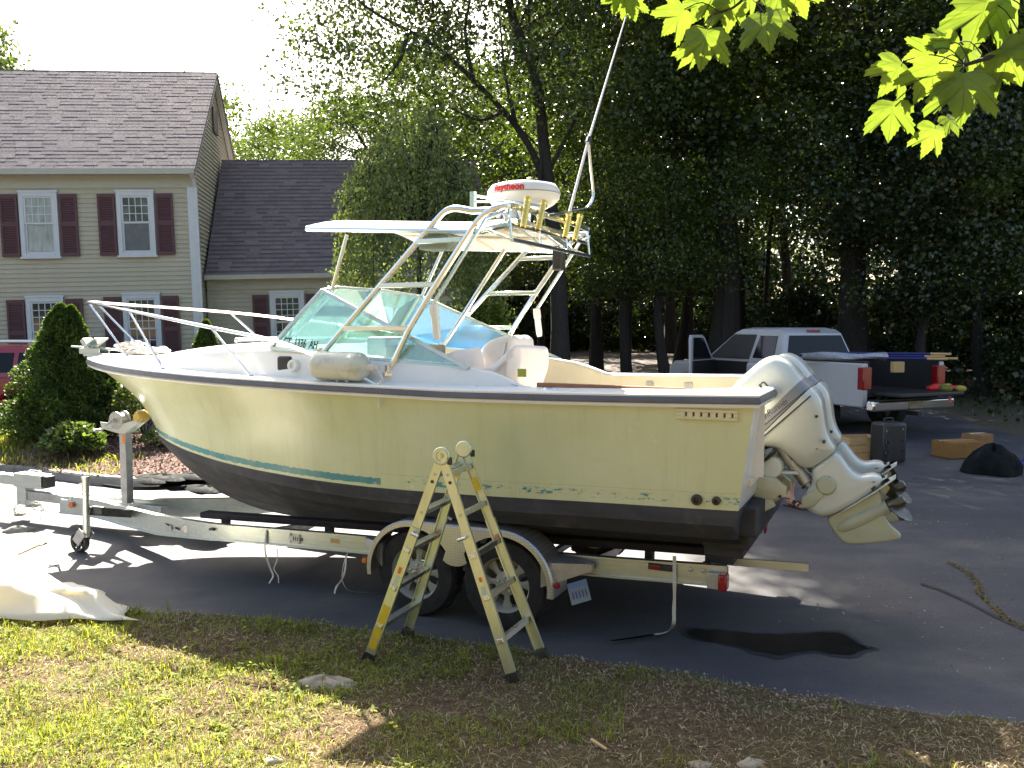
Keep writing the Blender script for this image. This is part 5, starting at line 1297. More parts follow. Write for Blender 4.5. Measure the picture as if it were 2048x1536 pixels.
# number plate hanging from the fender end
pc = by(1158, 1184, .95); g = G(); Mr = Euler((radians(10), radians(12), radians(38))).to_matrix()
g.box(pc, (.15, .004, .155), Mr); pl = g.obj('number_plate', M('plate_white', (.20, .26, .32), .45), trl)
g = G(); g.box(pc + Mr @ Vector((0, .004, .055)), (.145, .003, .035), Mr); g.obj('plate_band', M('plate_blue', (.10, .22, .48), .45), pl)
g = G()
for k in range(5): g.box(pc + Mr @ Vector((-.05 + k * .025, .004, -.015)), (.010, .003, .05), Mr)
g.obj('plate_characters', M('plate_ink', (.05, .09, .22), .5), pl)
def strap(name, pts, w, label, y=None):
    P = smoothpts(pts, 5); g = G(); rings = []
    side = B3 @ Vector((1, 0, 0))
    for k, p in enumerate(P):
        tw = .5 * sin(k * .45); s = (side * cos(tw) + Vector((0, 1, 0)) * sin(tw)) * w / 2; n = side.cross(Vector((0, 0, 1))) * .0015
        rings.append([p - s - n, p + s - n, p + s + n, p - s + n])
    g.loft(rings, True, True); o = g.obj(name, MT['strap'], None, smooth=False); return tag(o, label, 'strap')
def bwp(px, py, y): return BMAT @ by(px, py, y)
def gnd(px, py): q = onZ(px, py); q.z = .022; return q
o = strap('strap', [bwp(533, 1060, RY + .02), bwp(530, 1100, RY + .03), bwp(540, 1135, RY + .03), bwp(546, 1152, RY + .03), bwp(538, 1170, RY + .03), bwp(549, 1191, RY + .03)], .018, 'short frayed strap hanging from the trailer rail ahead of the wheels')
g_ = strap('strap', [bwp(554, 1098, RY + .02), bwp(554, 1120, RY + .03), bwp(548, 1138, RY + .03), bwp(556, 1152, RY + .03), bwp(557, 1166, RY + .03)], .012, 'thin cord tail looped beside the short frayed strap')
strap('strap', [bwp(696, 1104, RY + .02), bwp(688, 1125, RY + .03), bwp(684, 1150, RY + .03), bwp(687, 1168, RY + .03), gnd(700, 1187), gnd(735, 1190), gnd(765, 1190)], .008, 'thin cord trailing to the ground just ahead of the front wheel')
strap('strap', [bwp(692, 1110, RY + .035), bwp(690, 1140, RY + .04), bwp(683, 1160, RY + .04), bwp(672, 1175, RY + .04), bwp(667, 1199, RY + .04)], .02, 'flat strap hanging with curled end ahead of the front wheel')
strap('strap', [bwp(1349, 1112, RY + .02), bwp(1349, 1150, RY + .03), bwp(1349, 1190, RY + .03), bwp(1348, 1220, RY + .03), bwp(1347, 1248, RY + .03), gnd(1336, 1268), gnd(1310, 1275), gnd(1222, 1288)], .026, 'long pale strap hanging from trailer stern and lying on asphalt')
# black cover bundled on the far side of the frame
rr = random.Random(4); g = G(); base = by(372, 975, -.30)
for k in range(9):
    c = base + Vector((rr.uniform(-.38, .38), rr.uniform(-.2, .2), rr.uniform(-.02, .10))); rings = []
    rx, ry_, rz = rr.uniform(.2, .34), rr.uniform(.12, .22), rr.uniform(.03, .055)
    for i_ in range(7):
        ph = pi * i_ / 6; rings.append([c + Vector((rx * sin(ph) * cos(t) * (1 + .2 * sin(3 * t + k)), ry_ * sin(ph) * sin(t), rz * cos(ph) * (1 + .3 * cos(4 * t)))) for t in [2 * pi * q / 12 for q in range(12)]])
    g.loft(rings, True)
g.tube(smoothpts([base + Vector((-.1, .1, .03)), base + Vector((.3, .15, -.01)), base + Vector((.7, .18, -.03)), base + Vector((1.0, .2, -.02))], 5), .02, 7)
mo = bpy.data.objects; bo = g.obj('black_tarp', MT['bag'], None, sharp=70); bo.matrix_world = BMAT; tag(bo, 'crumpled black tarpaulin bundled on the trailer frame below the bow', 'tarpaulin')
# ------------------------------------------------------------------ fender, rope on the boat
f0, f1 = by(624, 742, 1.11), by(738, 742, 1.11); L = (f1 - f0).length; r_ = .112; d = Vector((-1, 0, -.01)).normalized()
zf = interp(f0.x, WS) + .06 + r_
g = G(); prof = [(0, 0)] + [(r_ * sin(t), r_ * .8 * (1 - cos(t))) for t in (.35, .7, 1.05, 1.4, pi / 2)]; prof += [(r_, r_ * .8 + .05), (r_, L - r_ * .8 - .05)] + [(r_ * sin(t), L - r_ * .8 * (1 - cos(t))) for t in (pi / 2, 1.4, 1.05, .7, .35)] + [(0, L)]
fr_ = thing('fender', 'white inflatable fender lying on the side deck below the windscreen', 'fender', BMAT @ Vector((f0.x, 1.115, zf)), BA)
g.lathe(prof, (0, 0, 0), d, 24); g.obj('fender_body', MT['fender'], fr_, sharp=60)
g = G(); e = d * L; g.lathe([(.03, -.01), (.03, .05), (.018, .06), (.018, .09), (0, .09)], e, d, 10); g.tube(smoothpts([e + d * .08, e + Vector((-.11, .02, -.04)), e + Vector((-.16, .05, -.09)), e + Vector((-.155, .09, -.12)), e + Vector((-.155, .10, -.30))], 5), .008, 6); g.obj('fender_line', MT['rope'], fr_)
rr = random.Random(11); g = G()
def coil(c, R_, h, n, ph):
    pts = []
    for k in range(n * 14):
        a = 2 * pi * k / 14; rad = R_ * (.75 + .3 * sin(a * .37 + ph)); pts.append((c[0] + rad * cos(a) + .05 * sin(a * .21), c[1] + rad * .8 * sin(a), c[2] + h * (.5 + .5 * sin(a * .29 + ph)) * (1 - .4 * abs(cos(a)))))
    return pts
g.tube(coil((6.62, .0, 1.925), .16, .13, 6, .3), .011, 6); g.tube(coil((6.22, .05, 1.93), .15, .07, 5, 1.4), .010, 6); g.tube(coil((6.42, -.05, 1.925), .22, .05, 4, 2.2), .009, 6)
o = g.obj('rope', MT['rope'], None, sharp=80); o.matrix_world = BMAT; tag(o, 'pale rope heaped in loose coils on the foredeck', 'rope')
# ------------------------------------------------------------------ the folding ladder
def gl(px, py): 
    q = onZ(px, py, .02)
    z = float(lawn_z(np.array([q.x]), np.array([q.y]))[0]) if q.y < float(edge_y(np.array([q.x]))[0]) else 0.0
    q = onZ(px, py, z); q.z = z; return q
F1, F2, F3, F4 = gl(735, 1322), gl(1027, 1364), gl(814, 1271), gl(1086, 1314)
def apex(px, py, a, c):
    d = (c - a); n = Vector((d.y, -d.x, 0)); return onP(px, py, a, n)
H1, H2 = apex(883, 912, F1, F2), apex(928, 898, F3, F4)
lo = Vector(((F1.x + F2.x + F3.x + F4.x) / 4, (F1.y + F2.y + F3.y + F4.y) / 4, 0))
lad = thing('folding_ladder', 'aluminium folding ladder standing open in front of the boat hull', 'ladder', lo)
f1, f2, f3, f4, h1, h2 = [p - lo for p in (F1, F2, F3, F4, H1, H2)]
across = (h2 - h1).normalized()
def stile(name, foot, hinge, out, upper_end, lower_start, nrm_sign):
    d = (hinge - foot); ax = d.normalized()
    w = ax.cross(across).normalized()
    def chan(p, q, off, wd, th, nm):
        g = G(); o = across * off * out
        rings = []
        for e in (p, q):
            e = e + o
            rings.append([e + w * a + across * out * b_ for a, b_ in ((-wd / 2, -th), (-wd / 2, 0), (wd / 2, 0), (wd / 2, -th), (wd / 2 - .004, -th), (wd / 2 - .004, -.004), (-wd / 2 + .004, -.004), (-wd / 2 + .004, -th))])
        g.loft(rings, True, True); return g.obj(nm, MT['ladder'], lad, smooth=False, fix=True)
    a = foot + d * upper_end; chan(a, hinge - ax * .05, 0, .058, .026, 'stile')
    c = foot + d * lower_start; lowr = chan(foot + ax * .04, c, .008, .066, .032, 'outer_stile')
    g = G(); rings = []
    for t, s_ in ((-.0, 1.1), (.045, 1.08), (.06, .9)):
        e = foot + ax * t + across * out * .008; rings.append([e + w * .036 * s_ + across * .008 * out * s_, e - w * .036 * s_ + across * .008 * out * s_, e - w * .036 * s_ - across * .04 * out * s_, e + w * .036 * s_ - across * .04 * out * s_])
    g.loft(rings, True, True); g.obj('ladder_foot', MT['black'], lowr, fix=True)
    g = G()
    for t in (.88, .64, .52):
        q = foot + d * t + across * out * .001; g.lathe([(0, .004), (.011, .003), (.012, -.002)], q, across * out, 8)
    g.obj('rivet', MT['darkmetal'], lowr)
    q = foot + d * (lower_start - .02) + across * out * .01; g = G(); g.tube([q, q + across * out * .035, q + across * out * .04 + w * .05 * nrm_sign + ax * .0], .010, 8); g.obj('lock_handle', MT['rung'], lad)
    return ax, w, d
for ft, hg, out, sgn in ((f1, h1, -1, -1), (f2, h1, -1, 1), (f3, h2, 1, -1), (f4, h2, 1, 1)):
    stile('stile', ft, hg, out, .30, .66, sgn)
for (fa, fb) in ((f1, f3), (f2, f4)):
    for t, wide in ((.055, 0), (.235, 0), (.415, 1), (.60, 1), (.79, 1)):
        s = 1 - (1 - t); p = h1 + (fa - h1) * (t + .03); q = h2 + (fb - h2) * (t + .03)
        ov = across * (.018 if wide else -.002); g = G(); ax = (fa - h1).normalized()
        nn = ax.cross(across).normalized()
        up = Vector((0, 0, 1))
        for off, w_, h_ in ((0, .040, .030), (.016, .012, .036), (-.016, .012, .036)):
            g.bar(p - ov + nn * off + ax * .0, q + ov + nn * off, w_ if off == 0 else .010, h_, nn.cross(across))
        if wide: g.lathe([(0, .012), (.014, .010), (.016, 0)], q + ov, across, 8)
        g.obj('rung', MT['rung'], lad, bevel=.003)
        for e_, o_ in ((p, -1), (q, 1)):
            g = G(); c_ = e_ + across * o_ * (.010 if wide else .0015); g.lathe([(0, .003), (.010, .002), (.011, -.003)], c_ + nn * .0, across * o_, 8); g.obj('rivet', MT['galv2'], lad)
for hg, out in ((h1, -1), (h2, 1)):
    g = G(); g.lathe([(0, .022), (.018, .022), (.018, .012), (.030, .012), (.032, .020), (.044, .020), (.046, .014), (.052, .016), (.057, .010), (.057, -.012), (.05, -.02), (0, -.02)], hg, across * out, 28); hk = g.obj('hinge', MT['ladder'], lad)
    g = G(); g.lathe([(0, .036), (.012, .035), (.013, .028)], hg, across * out, 10); g.obj('hinge_bolt', MT['ladder'], hk); e = Vector((.055, 0, -.03)); g = G(); g.box(hg + e + across * out * .012, (.03, .03, .045)); g.obj('hinge_lock', MT['darkmetal'], hk, bevel=.004)
def decal(foot, hinge, out, t0, t1, mat, w_=.05, off=.0095, nm='sticker'):
    d = hinge - foot; g = G(); p, q = foot + d * t0 + across * out * off, foot + d * t1 + across * out * off
    g.bar(p, q, .0015, w_, d.normalized().cross(across)); return g.obj(nm, mat, lad, smooth=False)
decal(f1, h1, -1, .115, .28, MT['yellow']); decal(f1, h1, -1, .02 + .045, .11, MT['yellow'])
decal(f4, h2, 1, .80, .86, MT['yellow'], .045, -.028); decal(f3, h2, 1, .86, .90, MT['yellow'], .045, -.028)
decal(f3, h2, 1, .55, .575, MT['amber'], .02, -.028); decal(f4, h2, 1, .56, .585, MT['amber'], .02, -.028); decal(f2, h1, -1, .44, .46, MT['amber'], .02); decal(f1, h1, -1, .44, .47, MT['amber'], .022)
pm = M('pale_print', (.50, .58, .48), .5)
decal(f1, h1, -1, .36, .43, pm, .03); decal(f2, h1, -1, .36, .42, pm, .03)
# ------------------------------------------------------------------ pickup truck at the edge of the woods
TZ = .11; TA = radians(25)
TL = onP(1737, 880, Vector((0, 16, 0)), Vector((0, 1, 0))); TL.z = TZ
fwd = Vector((-sin(TA), cos(TA), 0)); rgt = Vector((cos(TA), sin(TA), 0))
TO = TL + rgt * .98
truck = thing('pickup_truck', 'silver pickup truck with its door open and a load of poles', 'truck', TO, radians(90) + TA)
truck.scale = (1.08, 1.08, 1.06)
def tp(name, mat, fn, bevel=.0, par=None, sharp=35, fix=False):
    g = G(); fn(g); return g.obj(name, mat, par or truck, bevel=bevel, sharp=sharp, fix=fix)
# local: x forward, y left, z up
def fender_prof(x0, x1, z0, z1, arches):
    """side panel outline with wheel arches, counter-clockwise"""
    pts = [(x0, z1), (x0, z0)]
    for cx, r in arches:
        for k in range(11): t = pi - pi * k / 10; pts.append((cx + r * cos(t), max(z0, .42 + r * sin(t))))
    pts += [(x1, z0), (x1, z1)]
    return pts
def slab(g, pts, y0, y1):
    n = len(pts); g.add([(x, y0, z) for x, z in pts] + [(x, y1, z) for x, z in pts], [tuple(range(n)), tuple(range(2 * n - 1, n - 1, -1))] + [(i, (i + 1) % n, n + (i + 1) % n, n + i) for i in range(n)])
for s in (1, -1):
    P = fender_prof(.08, 2.02, .55, 1.33, [(1.2, .46)])
    tp('bed_side', MT['silver'], lambda g: slab(g, P, s * .99, s * .86), .03, fix=True)
    tp('bed_rail_cap', MT['black'], lambda g: g.bb((.08, s * .85, 1.333), (2.0, s * .99, 1.36)), .01)
    tp('tail_light', MT['red'], lambda g: g.bb((.055, s * .80, .86), (.20, s * 1.0, 1.26)), .02)
    tp('wheel_arch_trim', MT['black'], lambda g: g.tube([(1.2 + .48 * cos(t), s * .985, .42 + .48 * sin(t)) for t in [pi * k / 10 for k in range(11)]], .02, 6))
tp('bed_floor', MT['black'], lambda g: (g.bb((.08, -.86, .74), (2.0, .86, .80)), g.bb((1.96, -.86, .8), (2.02, .86, 1.36))))
for s in (1, -1): tp('bed_inner_panel', MT['black'], lambda g: g.bb((.085, s * .855, .80), (1.95, s * .84, 1.335)))  # black panels added to make the bed interior dark
tp('bed_inner_panel', MT['black'], lambda g: g.bb((1.94, -.84, .80), (1.958, .84, 1.352)))
tp('tailgate', MT['black'], lambda g: g.bb((-.52, -.76, .76), (.06, .76, .83)), .02)
tp('rear_bumper', MT['chrome'], lambda g: (g.bb((-.16, -.98, .50), (.02, .98, .68)),), .03)
tp('bumper_pad', MT['black'], lambda g: g.bb((-.17, -.95, .682), (.0, .95, .70)))
tp('number_plate', MT['stone'], lambda g: g.bb((-.17, -.16, .53), (-.162, .16, .66)))
tp('tow_hitch', MT['black'], lambda g: g.bb((-.26, -.05, .40), (-.02, .05, .47)))
CAB = [(2.06, .50), (4.3, .50), (4.32, .62), (5.7, .62), (5.78, .75), (5.78, 1.05), (5.6, 1.17), (4.35, 1.25), (2.06, 1.24)]
arch = [(5.0, .46)]
P = [(2.06, 1.24), (2.06, .50), (4.45, .50)] + [(5.0 + .48 * cos(pi - pi * k / 10), max(.5, .42 + .48 * sin(pi - pi * k / 10))) for k in range(11)] + [(5.6, .50), (5.78, .7), (5.78, 1.05), (5.6, 1.17), (4.35, 1.25)]
o = P
ar = sum(o[i][0] * o[(i + 1) % len(o)][1] - o[(i + 1) % len(o)][0] * o[i][1] for i in range(len(o)))
tp('cab_body', MT['silver'], lambda g: g.pillow(P if ar > 0 else P[::-1], .97, .09, lambda x, y, t: (x, t, y), 4))
def roofcab(g):
    secs = [(1.24, 2.08, 4.55, .93), (1.30, 2.09, 4.47, .925), (1.82, 2.24, 3.82, .74), (1.90, 2.34, 3.66, .69), (1.935, 2.55, 3.45, .60)]
    rings = [[(x0, -w + .05, z), (x0, w - .05, z), (x0 + .05, w, z), (x1 - .1, w, z), (x1, w - .12, z), (x1, -w + .12, z), (x1 - .1, -w, z), (x0 + .05, -w, z)] for z, x0, x1, w in secs]
    g.loft(rings, True, True)
cab = tp('cab_roof', MT['silver'], roofcab, .0, fix=True)
def quad(g, pts, n, t=.006):
    n = Vector(n); k = len(pts); pts = [Vector(p) for p in pts]; g.add([p + n * t for p in pts] + [p - n * .01 for p in pts], [tuple(range(k)), tuple(range(2 * k - 1, k - 1, -1))] + [(i, (i + 1) % k, k + (i + 1) % k, k + i) for i in range(k)])
tp('rear_window', MT['dglass'], lambda g: quad(g, [(2.105, -.80, 1.36), (2.105, .80, 1.36), (2.225, .66, 1.78), (2.225, -.66, 1.78)], (-1, 0, .25), .012), fix=True)
tp('third_brake_light', MT['red'], lambda g: g.bb((2.25, -.16, 1.845), (2.30, .16, 1.895)), .008)
def ywin(z): return .925 + (z - 1.30) * (.74 - .925) / .52
for s in (1, -1):
    for x0, x1, x2, x3 in ((2.36, 2.96, 2.92, 2.42),):
        tp('side_window', MT['dglass'], lambda g: quad(g, [(x0, s * ywin(1.32), 1.32), (x1, s * ywin(1.32), 1.32), (x2, s * ywin(1.77), 1.77), (x3, s * ywin(1.77), 1.77)], (0, s, .3), .012), fix=True)
    tp('front_side_window', MT['black'], lambda g: quad(g, [(3.06, s * ywin(1.29), 1.29), (4.30, s * ywin(1.29), 1.29), (3.72, s * ywin(1.79), 1.79), (3.04, s * ywin(1.79), 1.79)], (0, s, .3), .012), fix=True)
tp('door_opening', MT['black'], lambda g: g.bb((3.08, .90, .56), (4.16, .982, 1.24)))
tp('windscreen', MT['dglass'], lambda g: quad(g, [(4.50, -.78, 1.34), (4.50, .78, 1.34), (3.92, .62, 1.80), (3.92, -.62, 1.80)], (1, 0, 1), .01), fix=True)
# open driver's door
dm = Matrix.Translation((4.16, .97, 0)) @ Matrix.Rotation(radians(-62), 4, 'Z')
def door(g):
    P = [(0, .56), (0, 1.25), (-.10, 1.30), (-.50, 1.72), (-.62, 1.77), (-1.06, 1.77), (-1.10, 1.70), (-1.08, 1.2), (-1.08, .60), (-1.04, .56)]
    P2 = P[::-1]; g.pillow(P2, .032, .015, lambda x, y, t: (x, t, y), 2)
d_ = tp('open_door', MT['silver'], door); d_.matrix_local = dm
g = G(); P = [(-.14, 1.27), (-.52, 1.69), (-.63, 1.73), (-1.03, 1.73), (-1.03, 1.27)]; slab(g, P, .034, -.034); o = g.obj('door_window', MT['dglass'], d_)
g = G(); g.bb((-1.06, -.06, .58), (-.01, -.033, 1.25)); g.obj('door_trim', MT['black'], d_)
g = G(); g.bb((-.16, .06, 1.22), (-.05, .26, 1.42)); g.obj('door_mirror', MT['black'], d_, bevel=.02)
def twheel(x, s):
    g = G(); g.lathe([(.22, -.12), (.30, -.13), (.39, -.11), (.405, -.07), (.405, .07), (.39, .11), (.30, .13), (.22, .12)], (x, s * .84, .405), (0, s, 0), 28); w = g.obj('wheel', MT['rubber'], truck)
    g = G(); g.lathe([(0, .09), (.07, .09), (.10, .05), (.19, .06), (.22, .115), (.22, -.1)], (x, s * .84, .405), (0, s, 0), 20); g.obj('rim', MT['galv'], w)
for x in (1.2, 5.0):
    for s in (1, -1): twheel(x, s)
# the load: poles wrapped in plastic lying across the bed rails
TMX = Matrix.Translation(TO) @ Matrix.Rotation(radians(90) + TA, 4, 'Z') @ Matrix.Diagonal((1.08, 1.08, 1.06, 1)); TIN = TMX.inverted()
rr = random.Random(3)
pA, pB = onY(1590, 716, 17.3), onY(1900, 715, 16.4)
pA.z = pB.z = TZ + 1.45
for k in range(7):
    off = Vector((rr.uniform(-.16, .16), rr.uniform(-.25, .25), .03 + .045 * (k % 3)))
    e0, e1 = pA + off + (pB - pA) * rr.uniform(-.02, .25), pB + off - (pB - pA) * rr.uniform(-.03, .1)
    P = thing('pole', 'blue pole with a wooden end lying across the truck bed', 'pole', (e0 + e1) / 2, group='poles across the truck bed')
    a, c = (e0 - e1) / 2, (e1 - e0) / 2; dd = (c - a).normalized()
    g = G(); g.tube([a, c - dd * .35], .026, 8); g.obj('sleeve', MT['blue'], P)
    g = G(); g.tube([c - dd * .35, c], .024, 8); g.obj('pole_end', MT['wood'], P)
g = G(); rings = []
for k in range(13):
    t = k / 12; c = pA.lerp(pB, .02 + .55 * t) + Vector((0, -.22, .06)); rings.append([c + Vector((0, .09 * cos(a) * (1 + .25 * sin(3 * a + 5 * t)), .07 * sin(a) * (1 + .3 * cos(2 * a + 9 * t)))) for a in [2 * pi * q / 10 for q in range(10)]])
g.loft(rings, True, True); tag(g.obj('plastic_roll', MT['clearplastic'], None, sharp=70), 'roll of crinkled clear plastic lying along the truck bed rail', 'roll')
b0 = TMX @ Vector((.02, .25, 1.25)); g = G(); g.box((0, 0, 0), (.24, .1, .2), (0, 0, .3)); o = g.obj('wood_block', MT['wood'], None, bevel=.008); o.location = b0; tag(o, 'wooden block propping the poles above the truck bed', 'block')
# bundle of flowers and rags on the tailgate
c0 = onY(1888, 797, 16.4); c0 = TMX @ Vector((-.28, -.62, .83))
rr = random.Random(8)
bun = thing('rag_bundle', 'heap of red and green cloth on the lowered tailgate', 'rags', c0)
for mat_, n_ in ((MT['redtext'], 5), (M('green_cloth', (.14, .17, .03), .8), 4), (M('yellow_cloth', (.42, .30, .06), .8), 3)):
    g = G()
    for k in range(n_):
        c = Vector((rr.uniform(-.28, .28), rr.uniform(-.14, .14), rr.uniform(.02, .10))); rx = rr.uniform(.06, .13)
        rings = [[c + Vector((rx * sin(pi * i / 5) * cos(t) * (1 + .3 * sin(3 * t)), rx * .7 * sin(pi * i / 5) * sin(t), rx * .5 * cos(pi * i / 5))) for t in [2 * pi * q / 9 for q in range(9)]] for i in range(6)]
        g.loft(rings, True)
    if n_ == 5: g.bar((-.05, -.16, .04), (-.03, -.2, -.20), .07, .01)
    g.obj('cloth', mat_, bun, sharp=70)
# ------------------------------------------------------------------ red car behind the spruce
SV = Vector((-8.35, 17.3, float(gz(17.3)))); suv = thing('red_car', 'dark red estate car with roof rails parked in front of the house', 'car', SV, radians(183))
P = [(.05, .62), (.15, .42), (.42, .40)] + [(.95 + .42 * cos(pi - pi * k / 10), .38 + .40 * sin(pi - pi * k / 10)) for k in range(11)] + [(1.6, .36), (3.0, .36)] + [(3.65 + .42 * cos(pi - pi * k / 10), .38 + .40 * sin(pi - pi * k / 10)) for k in range(11)] + [(4.3, .42), (4.5, .55), (4.52, .85), (4.40, 1.02), (3.35, 1.12), (.06, 1.10)]
ar = sum(P[i][0] * P[(i + 1) % len(P)][1] - P[(i + 1) % len(P)][0] * P[i][1] for i in range(len(P)))
g = G(); g.pillow(P if ar > 0 else P[::-1], .92, .10, lambda x, y, t: (x, t, y), 5); g.obj('body', MT['suv'], suv)
g = G(); secs = [(1.08, .05, 3.62, .90), (1.16, .07, 3.52, .885), (1.58, .24, 2.95, .74), (1.66, .36, 2.78, .68), (1.69, .6, 2.5, .55)]
g.loft([[(x0, -w + .08, z), (x0, w - .08, z), (x0 + .08, w, z), (x1 - .1, w, z), (x1, w - .12, z), (x1, -w + .12, z), (x1 - .1, -w, z), (x0 + .08, -w, z)] for z, x0, x1, w in secs], True, True); g.obj('roof', MT['suv'], suv, fix=True)
def yw2(z): return .885 + (z - 1.16) * (.74 - .885) / .42
for s in (1, -1):
    for a, b_, c, d in ((.26, .98, .98, .38), (1.07, 1.95, 1.93, 1.07), (2.05, 3.22, 2.72, 2.03)):
        g = G(); quad(g, [(a, s * yw2(1.17), 1.17), (b_, s * yw2(1.17), 1.17), (c, s * yw2(1.54), 1.54), (d, s * yw2(1.54), 1.54)], (0, s, .3), .01); g.obj('side_window', MT['dglass'], suv, fix=True)
    g = G(); g.tube(smoothpts([(.5, s * .60, 1.66), (.62, s * .60, 1.735), (1.4, s * .60, 1.745), (2.2, s * .60, 1.735), (2.42, s * .60, 1.655)], 5), .02, 8); g.obj('roof_rail', MT['galv'], suv)
    g = G(); g.bb((.25, s * .915, .60), (4.2, s * .935, .66)); g.obj('side_moulding', MT['suv'], suv, bevel=.008)
    g = G(); g.bb((1.45, s * .86, .30), (3.15, s * .93, .37)); g.obj('sill_trim', MT['galv'], suv, bevel=.01)
    for x in (1.02, 2.0):
        g = G(); g.bb((x, s * .925, .95), (x + .15, s * .945, .99)); g.obj('door_handle', MT['suv'], suv, bevel=.006)
    for x in (.95, 3.65):
        g = G(); g.lathe([(.2, -.1), (.28, -.11), (.34, -.09), (.345, .06), (.33, .1), (.28, .11), (.2, .1)], (x, s * .80, .345), (0, s, 0), 26); w = g.obj('wheel', MT['rubber'], suv)
        g = G(); g.lathe([(0, .06), (.06, .07), (.18, .05), (.2, .1), (.2, -.1)], (x, s * .80, .345), (0, s, 0), 20); g.obj('rim', MT['galv'], w)
# ------------------------------------------------------------------ trees and shrubs
def leaf_quads(P, D, size, wid=.42, droop=.0, rng=NR):
    """P (n,3) leaf bases; D (n,3) directions; diamond leaves with their own twist"""
    n = len(P); D = D / np.maximum(np.linalg.norm(D, axis=1, keepdims=True), 1e-6)
    r = rng.normal(size=(n, 3)); S = np.cross(D, r); S /= np.maximum(np.linalg.norm(S, axis=1, keepdims=True), 1e-6)
    N = np.cross(S, D); L = size[:, None]; W = L * wid
    q = np.stack([P, P + D * L * .45 + S * W + N * L * .06, P + D * L, P + D * L * .45 - S * W + N * L * .06], 1)
    return q.reshape(-1, 3)
def quads_mesh(name, V, mat): return fast_mesh(name, V, np.arange(len(V)).reshape(-1, 4), mat)
MT['oak'] = leaf_mat('oak_leaf', (0.020, 0.036, 0.010), (0.055, 0.085, 0.020), 0.36, .32, tcol=(1.5, 1.5, .5), spec=.6)
MT['maple'] = leaf_mat('maple_leaf', (0.028, 0.050, 0.013), (0.080, 0.120, 0.028), 0.40, .32, tcol=(1.5, 1.5, .5), spec=.6)
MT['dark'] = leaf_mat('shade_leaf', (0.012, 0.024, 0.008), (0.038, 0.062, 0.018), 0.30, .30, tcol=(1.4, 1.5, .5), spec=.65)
MT['weep'] = leaf_mat('weeping_leaf', (0.065, 0.095, 0.040), (0.175, 0.23, 0.09), 0.45, .45, tcol=(1.4, 1.4, .6))
MT['needle'] = leaf_mat('spruce_needle', (0.024, 0.055, 0.018), (0.085, 0.145, 0.035), 0.30, .55, tcol=(1.8, 1.7, .5))
MT['thuja'] = leaf_mat('arborvitae_spray', (0.06, 0.10, 0.015), (0.16, 0.22, 0.04), 0.30, .55)
MT['shrub'] = leaf_mat('shrub_leaf', (0.03, 0.055, 0.016), (0.11, 0.155, 0.045), 0.35, .3)
def rand_dir(rng, n, up=0.0):
    d = rng.normal(size=(n, 3)); d[:, 2] += up; return d / np.linalg.norm(d, axis=1, keepdims=True)
def clusters(rng, n, zlo, zhi, rad, prof):
    """cluster centres filling an uneven crown; prof(t) is the relative radius at relative height t"""
    out = []
    while len(out) < n:
        t = rng.random(); a = rng.random() * 2 * pi; r = rad * prof(t) * (rng.random() ** .45) * (.75 + .35 * sin(3 * a + 5 * t) ** 2)
        out.append((r * cos(a), r * sin(a), zlo + (zhi - zlo) * t))
    return np.array(out)
def crown_mesh(name, rng, cen, per, spread, size, mat, flat=.55):
    n = len(cen) * per
    rep = np.repeat(np.arange(len(cen)), per); sp = spread * rng.uniform(.45, 1.45, len(cen))[rep]
    off = np.clip(rng.normal(size=(n, 3)), -1.7, 1.7) * sp[:, None]; off[:, 2] *= flat
    P = cen[rep] + off; D = rand_dir(rng, n); D[:, 2] -= .35; D += off * .6
    return quads_mesh(name, leaf_quads(P, D, rng.uniform(.6, 1.3, n) * size, .36, rng=rng), mat)
def trunk_mesh(name, pts, r0, r1, limbs, mat=None, n=9):
    g = G(); P = smoothpts(pts, 4); k = len(P)
    g.tube(P, [r0 + (r1 - r0) * (i / (k - 1)) ** .8 + (r0 * .45 * max(0, 1 - i / 3.0)) for i in range(k)], n)
    for l in limbs:
        Q = smoothpts(l[0], 3); kk = len(Q); g.tube(Q, [l[1] + (l[2] - l[1]) * i / (kk - 1) for i in range(kk)], 5, cap=False)
    return g.mesh(name, mat or MT['bark'])
def limbs_to(rng, cen, trunk_pts, k, r):
    idx = rng.choice(len(cen), min(k, len(cen)), replace=False); out = []; tp_ = np.array([tuple(p) for p in smoothpts(trunk_pts, 6)])
    for i in idx:
        c = cen[i]; j = np.argmin(np.abs(tp_[:, 2] - (c[2] - .45 * np.hypot(c[0], c[1]) - .3))); b_ = tp_[j]
        m_ = (b_ + c) / 2 + np.array([rng.normal() * .2, rng.normal() * .2, .25]); out.append(([tuple(b_), tuple(m_), tuple(c)], r * rng.uniform(.6, 1.1), .012))
    return out
def make_kind(seed, H, z0, rad, ncl, per, spread, size, mat, r0, nlimb, prof, wob=.5):
    rng = np.random.default_rng(seed)
    tp_ = [(0, 0, -.3)] + [(rng.normal() * wob * t, rng.normal() * wob * t, H * t * .93) for t in (.2, .4, .6, .8, 1)]
    cen = clusters(rng, ncl, z0, H, rad, prof)
    return trunk_mesh('trunk', tp_, r0, .04, limbs_to(rng, cen, tp_, nlimb, r0 * .22)), crown_mesh('crown', rng, cen, per, spread, size, mat)
dome = lambda t: (1 - (2 * t - .9) ** 2 * .75) if t > .45 else .55 + t
tallp = lambda t: max(.25, (1 - (abs(t - .55) / .6) ** 2.2))
K = {}
K['oak1'] = make_kind(1, 20, 5.5, 4.6, 160, 230, .60, .135, MT['oak'], .30, 34, tallp)
K['oak2'] = make_kind(2, 17, 4.0, 4.2, 140, 230, .58, .135, MT['oak'], .24, 30, tallp, .8)
K['map1'] = make_kind(3, 11, 2.8, 3.4, 150, 270, .46, .098, MT['maple'], .16, 26, dome)
K['map2'] = make_kind(4, 8, 2.0, 2.8, 130, 250, .42, .098, MT['dark'], .11, 24, dome)
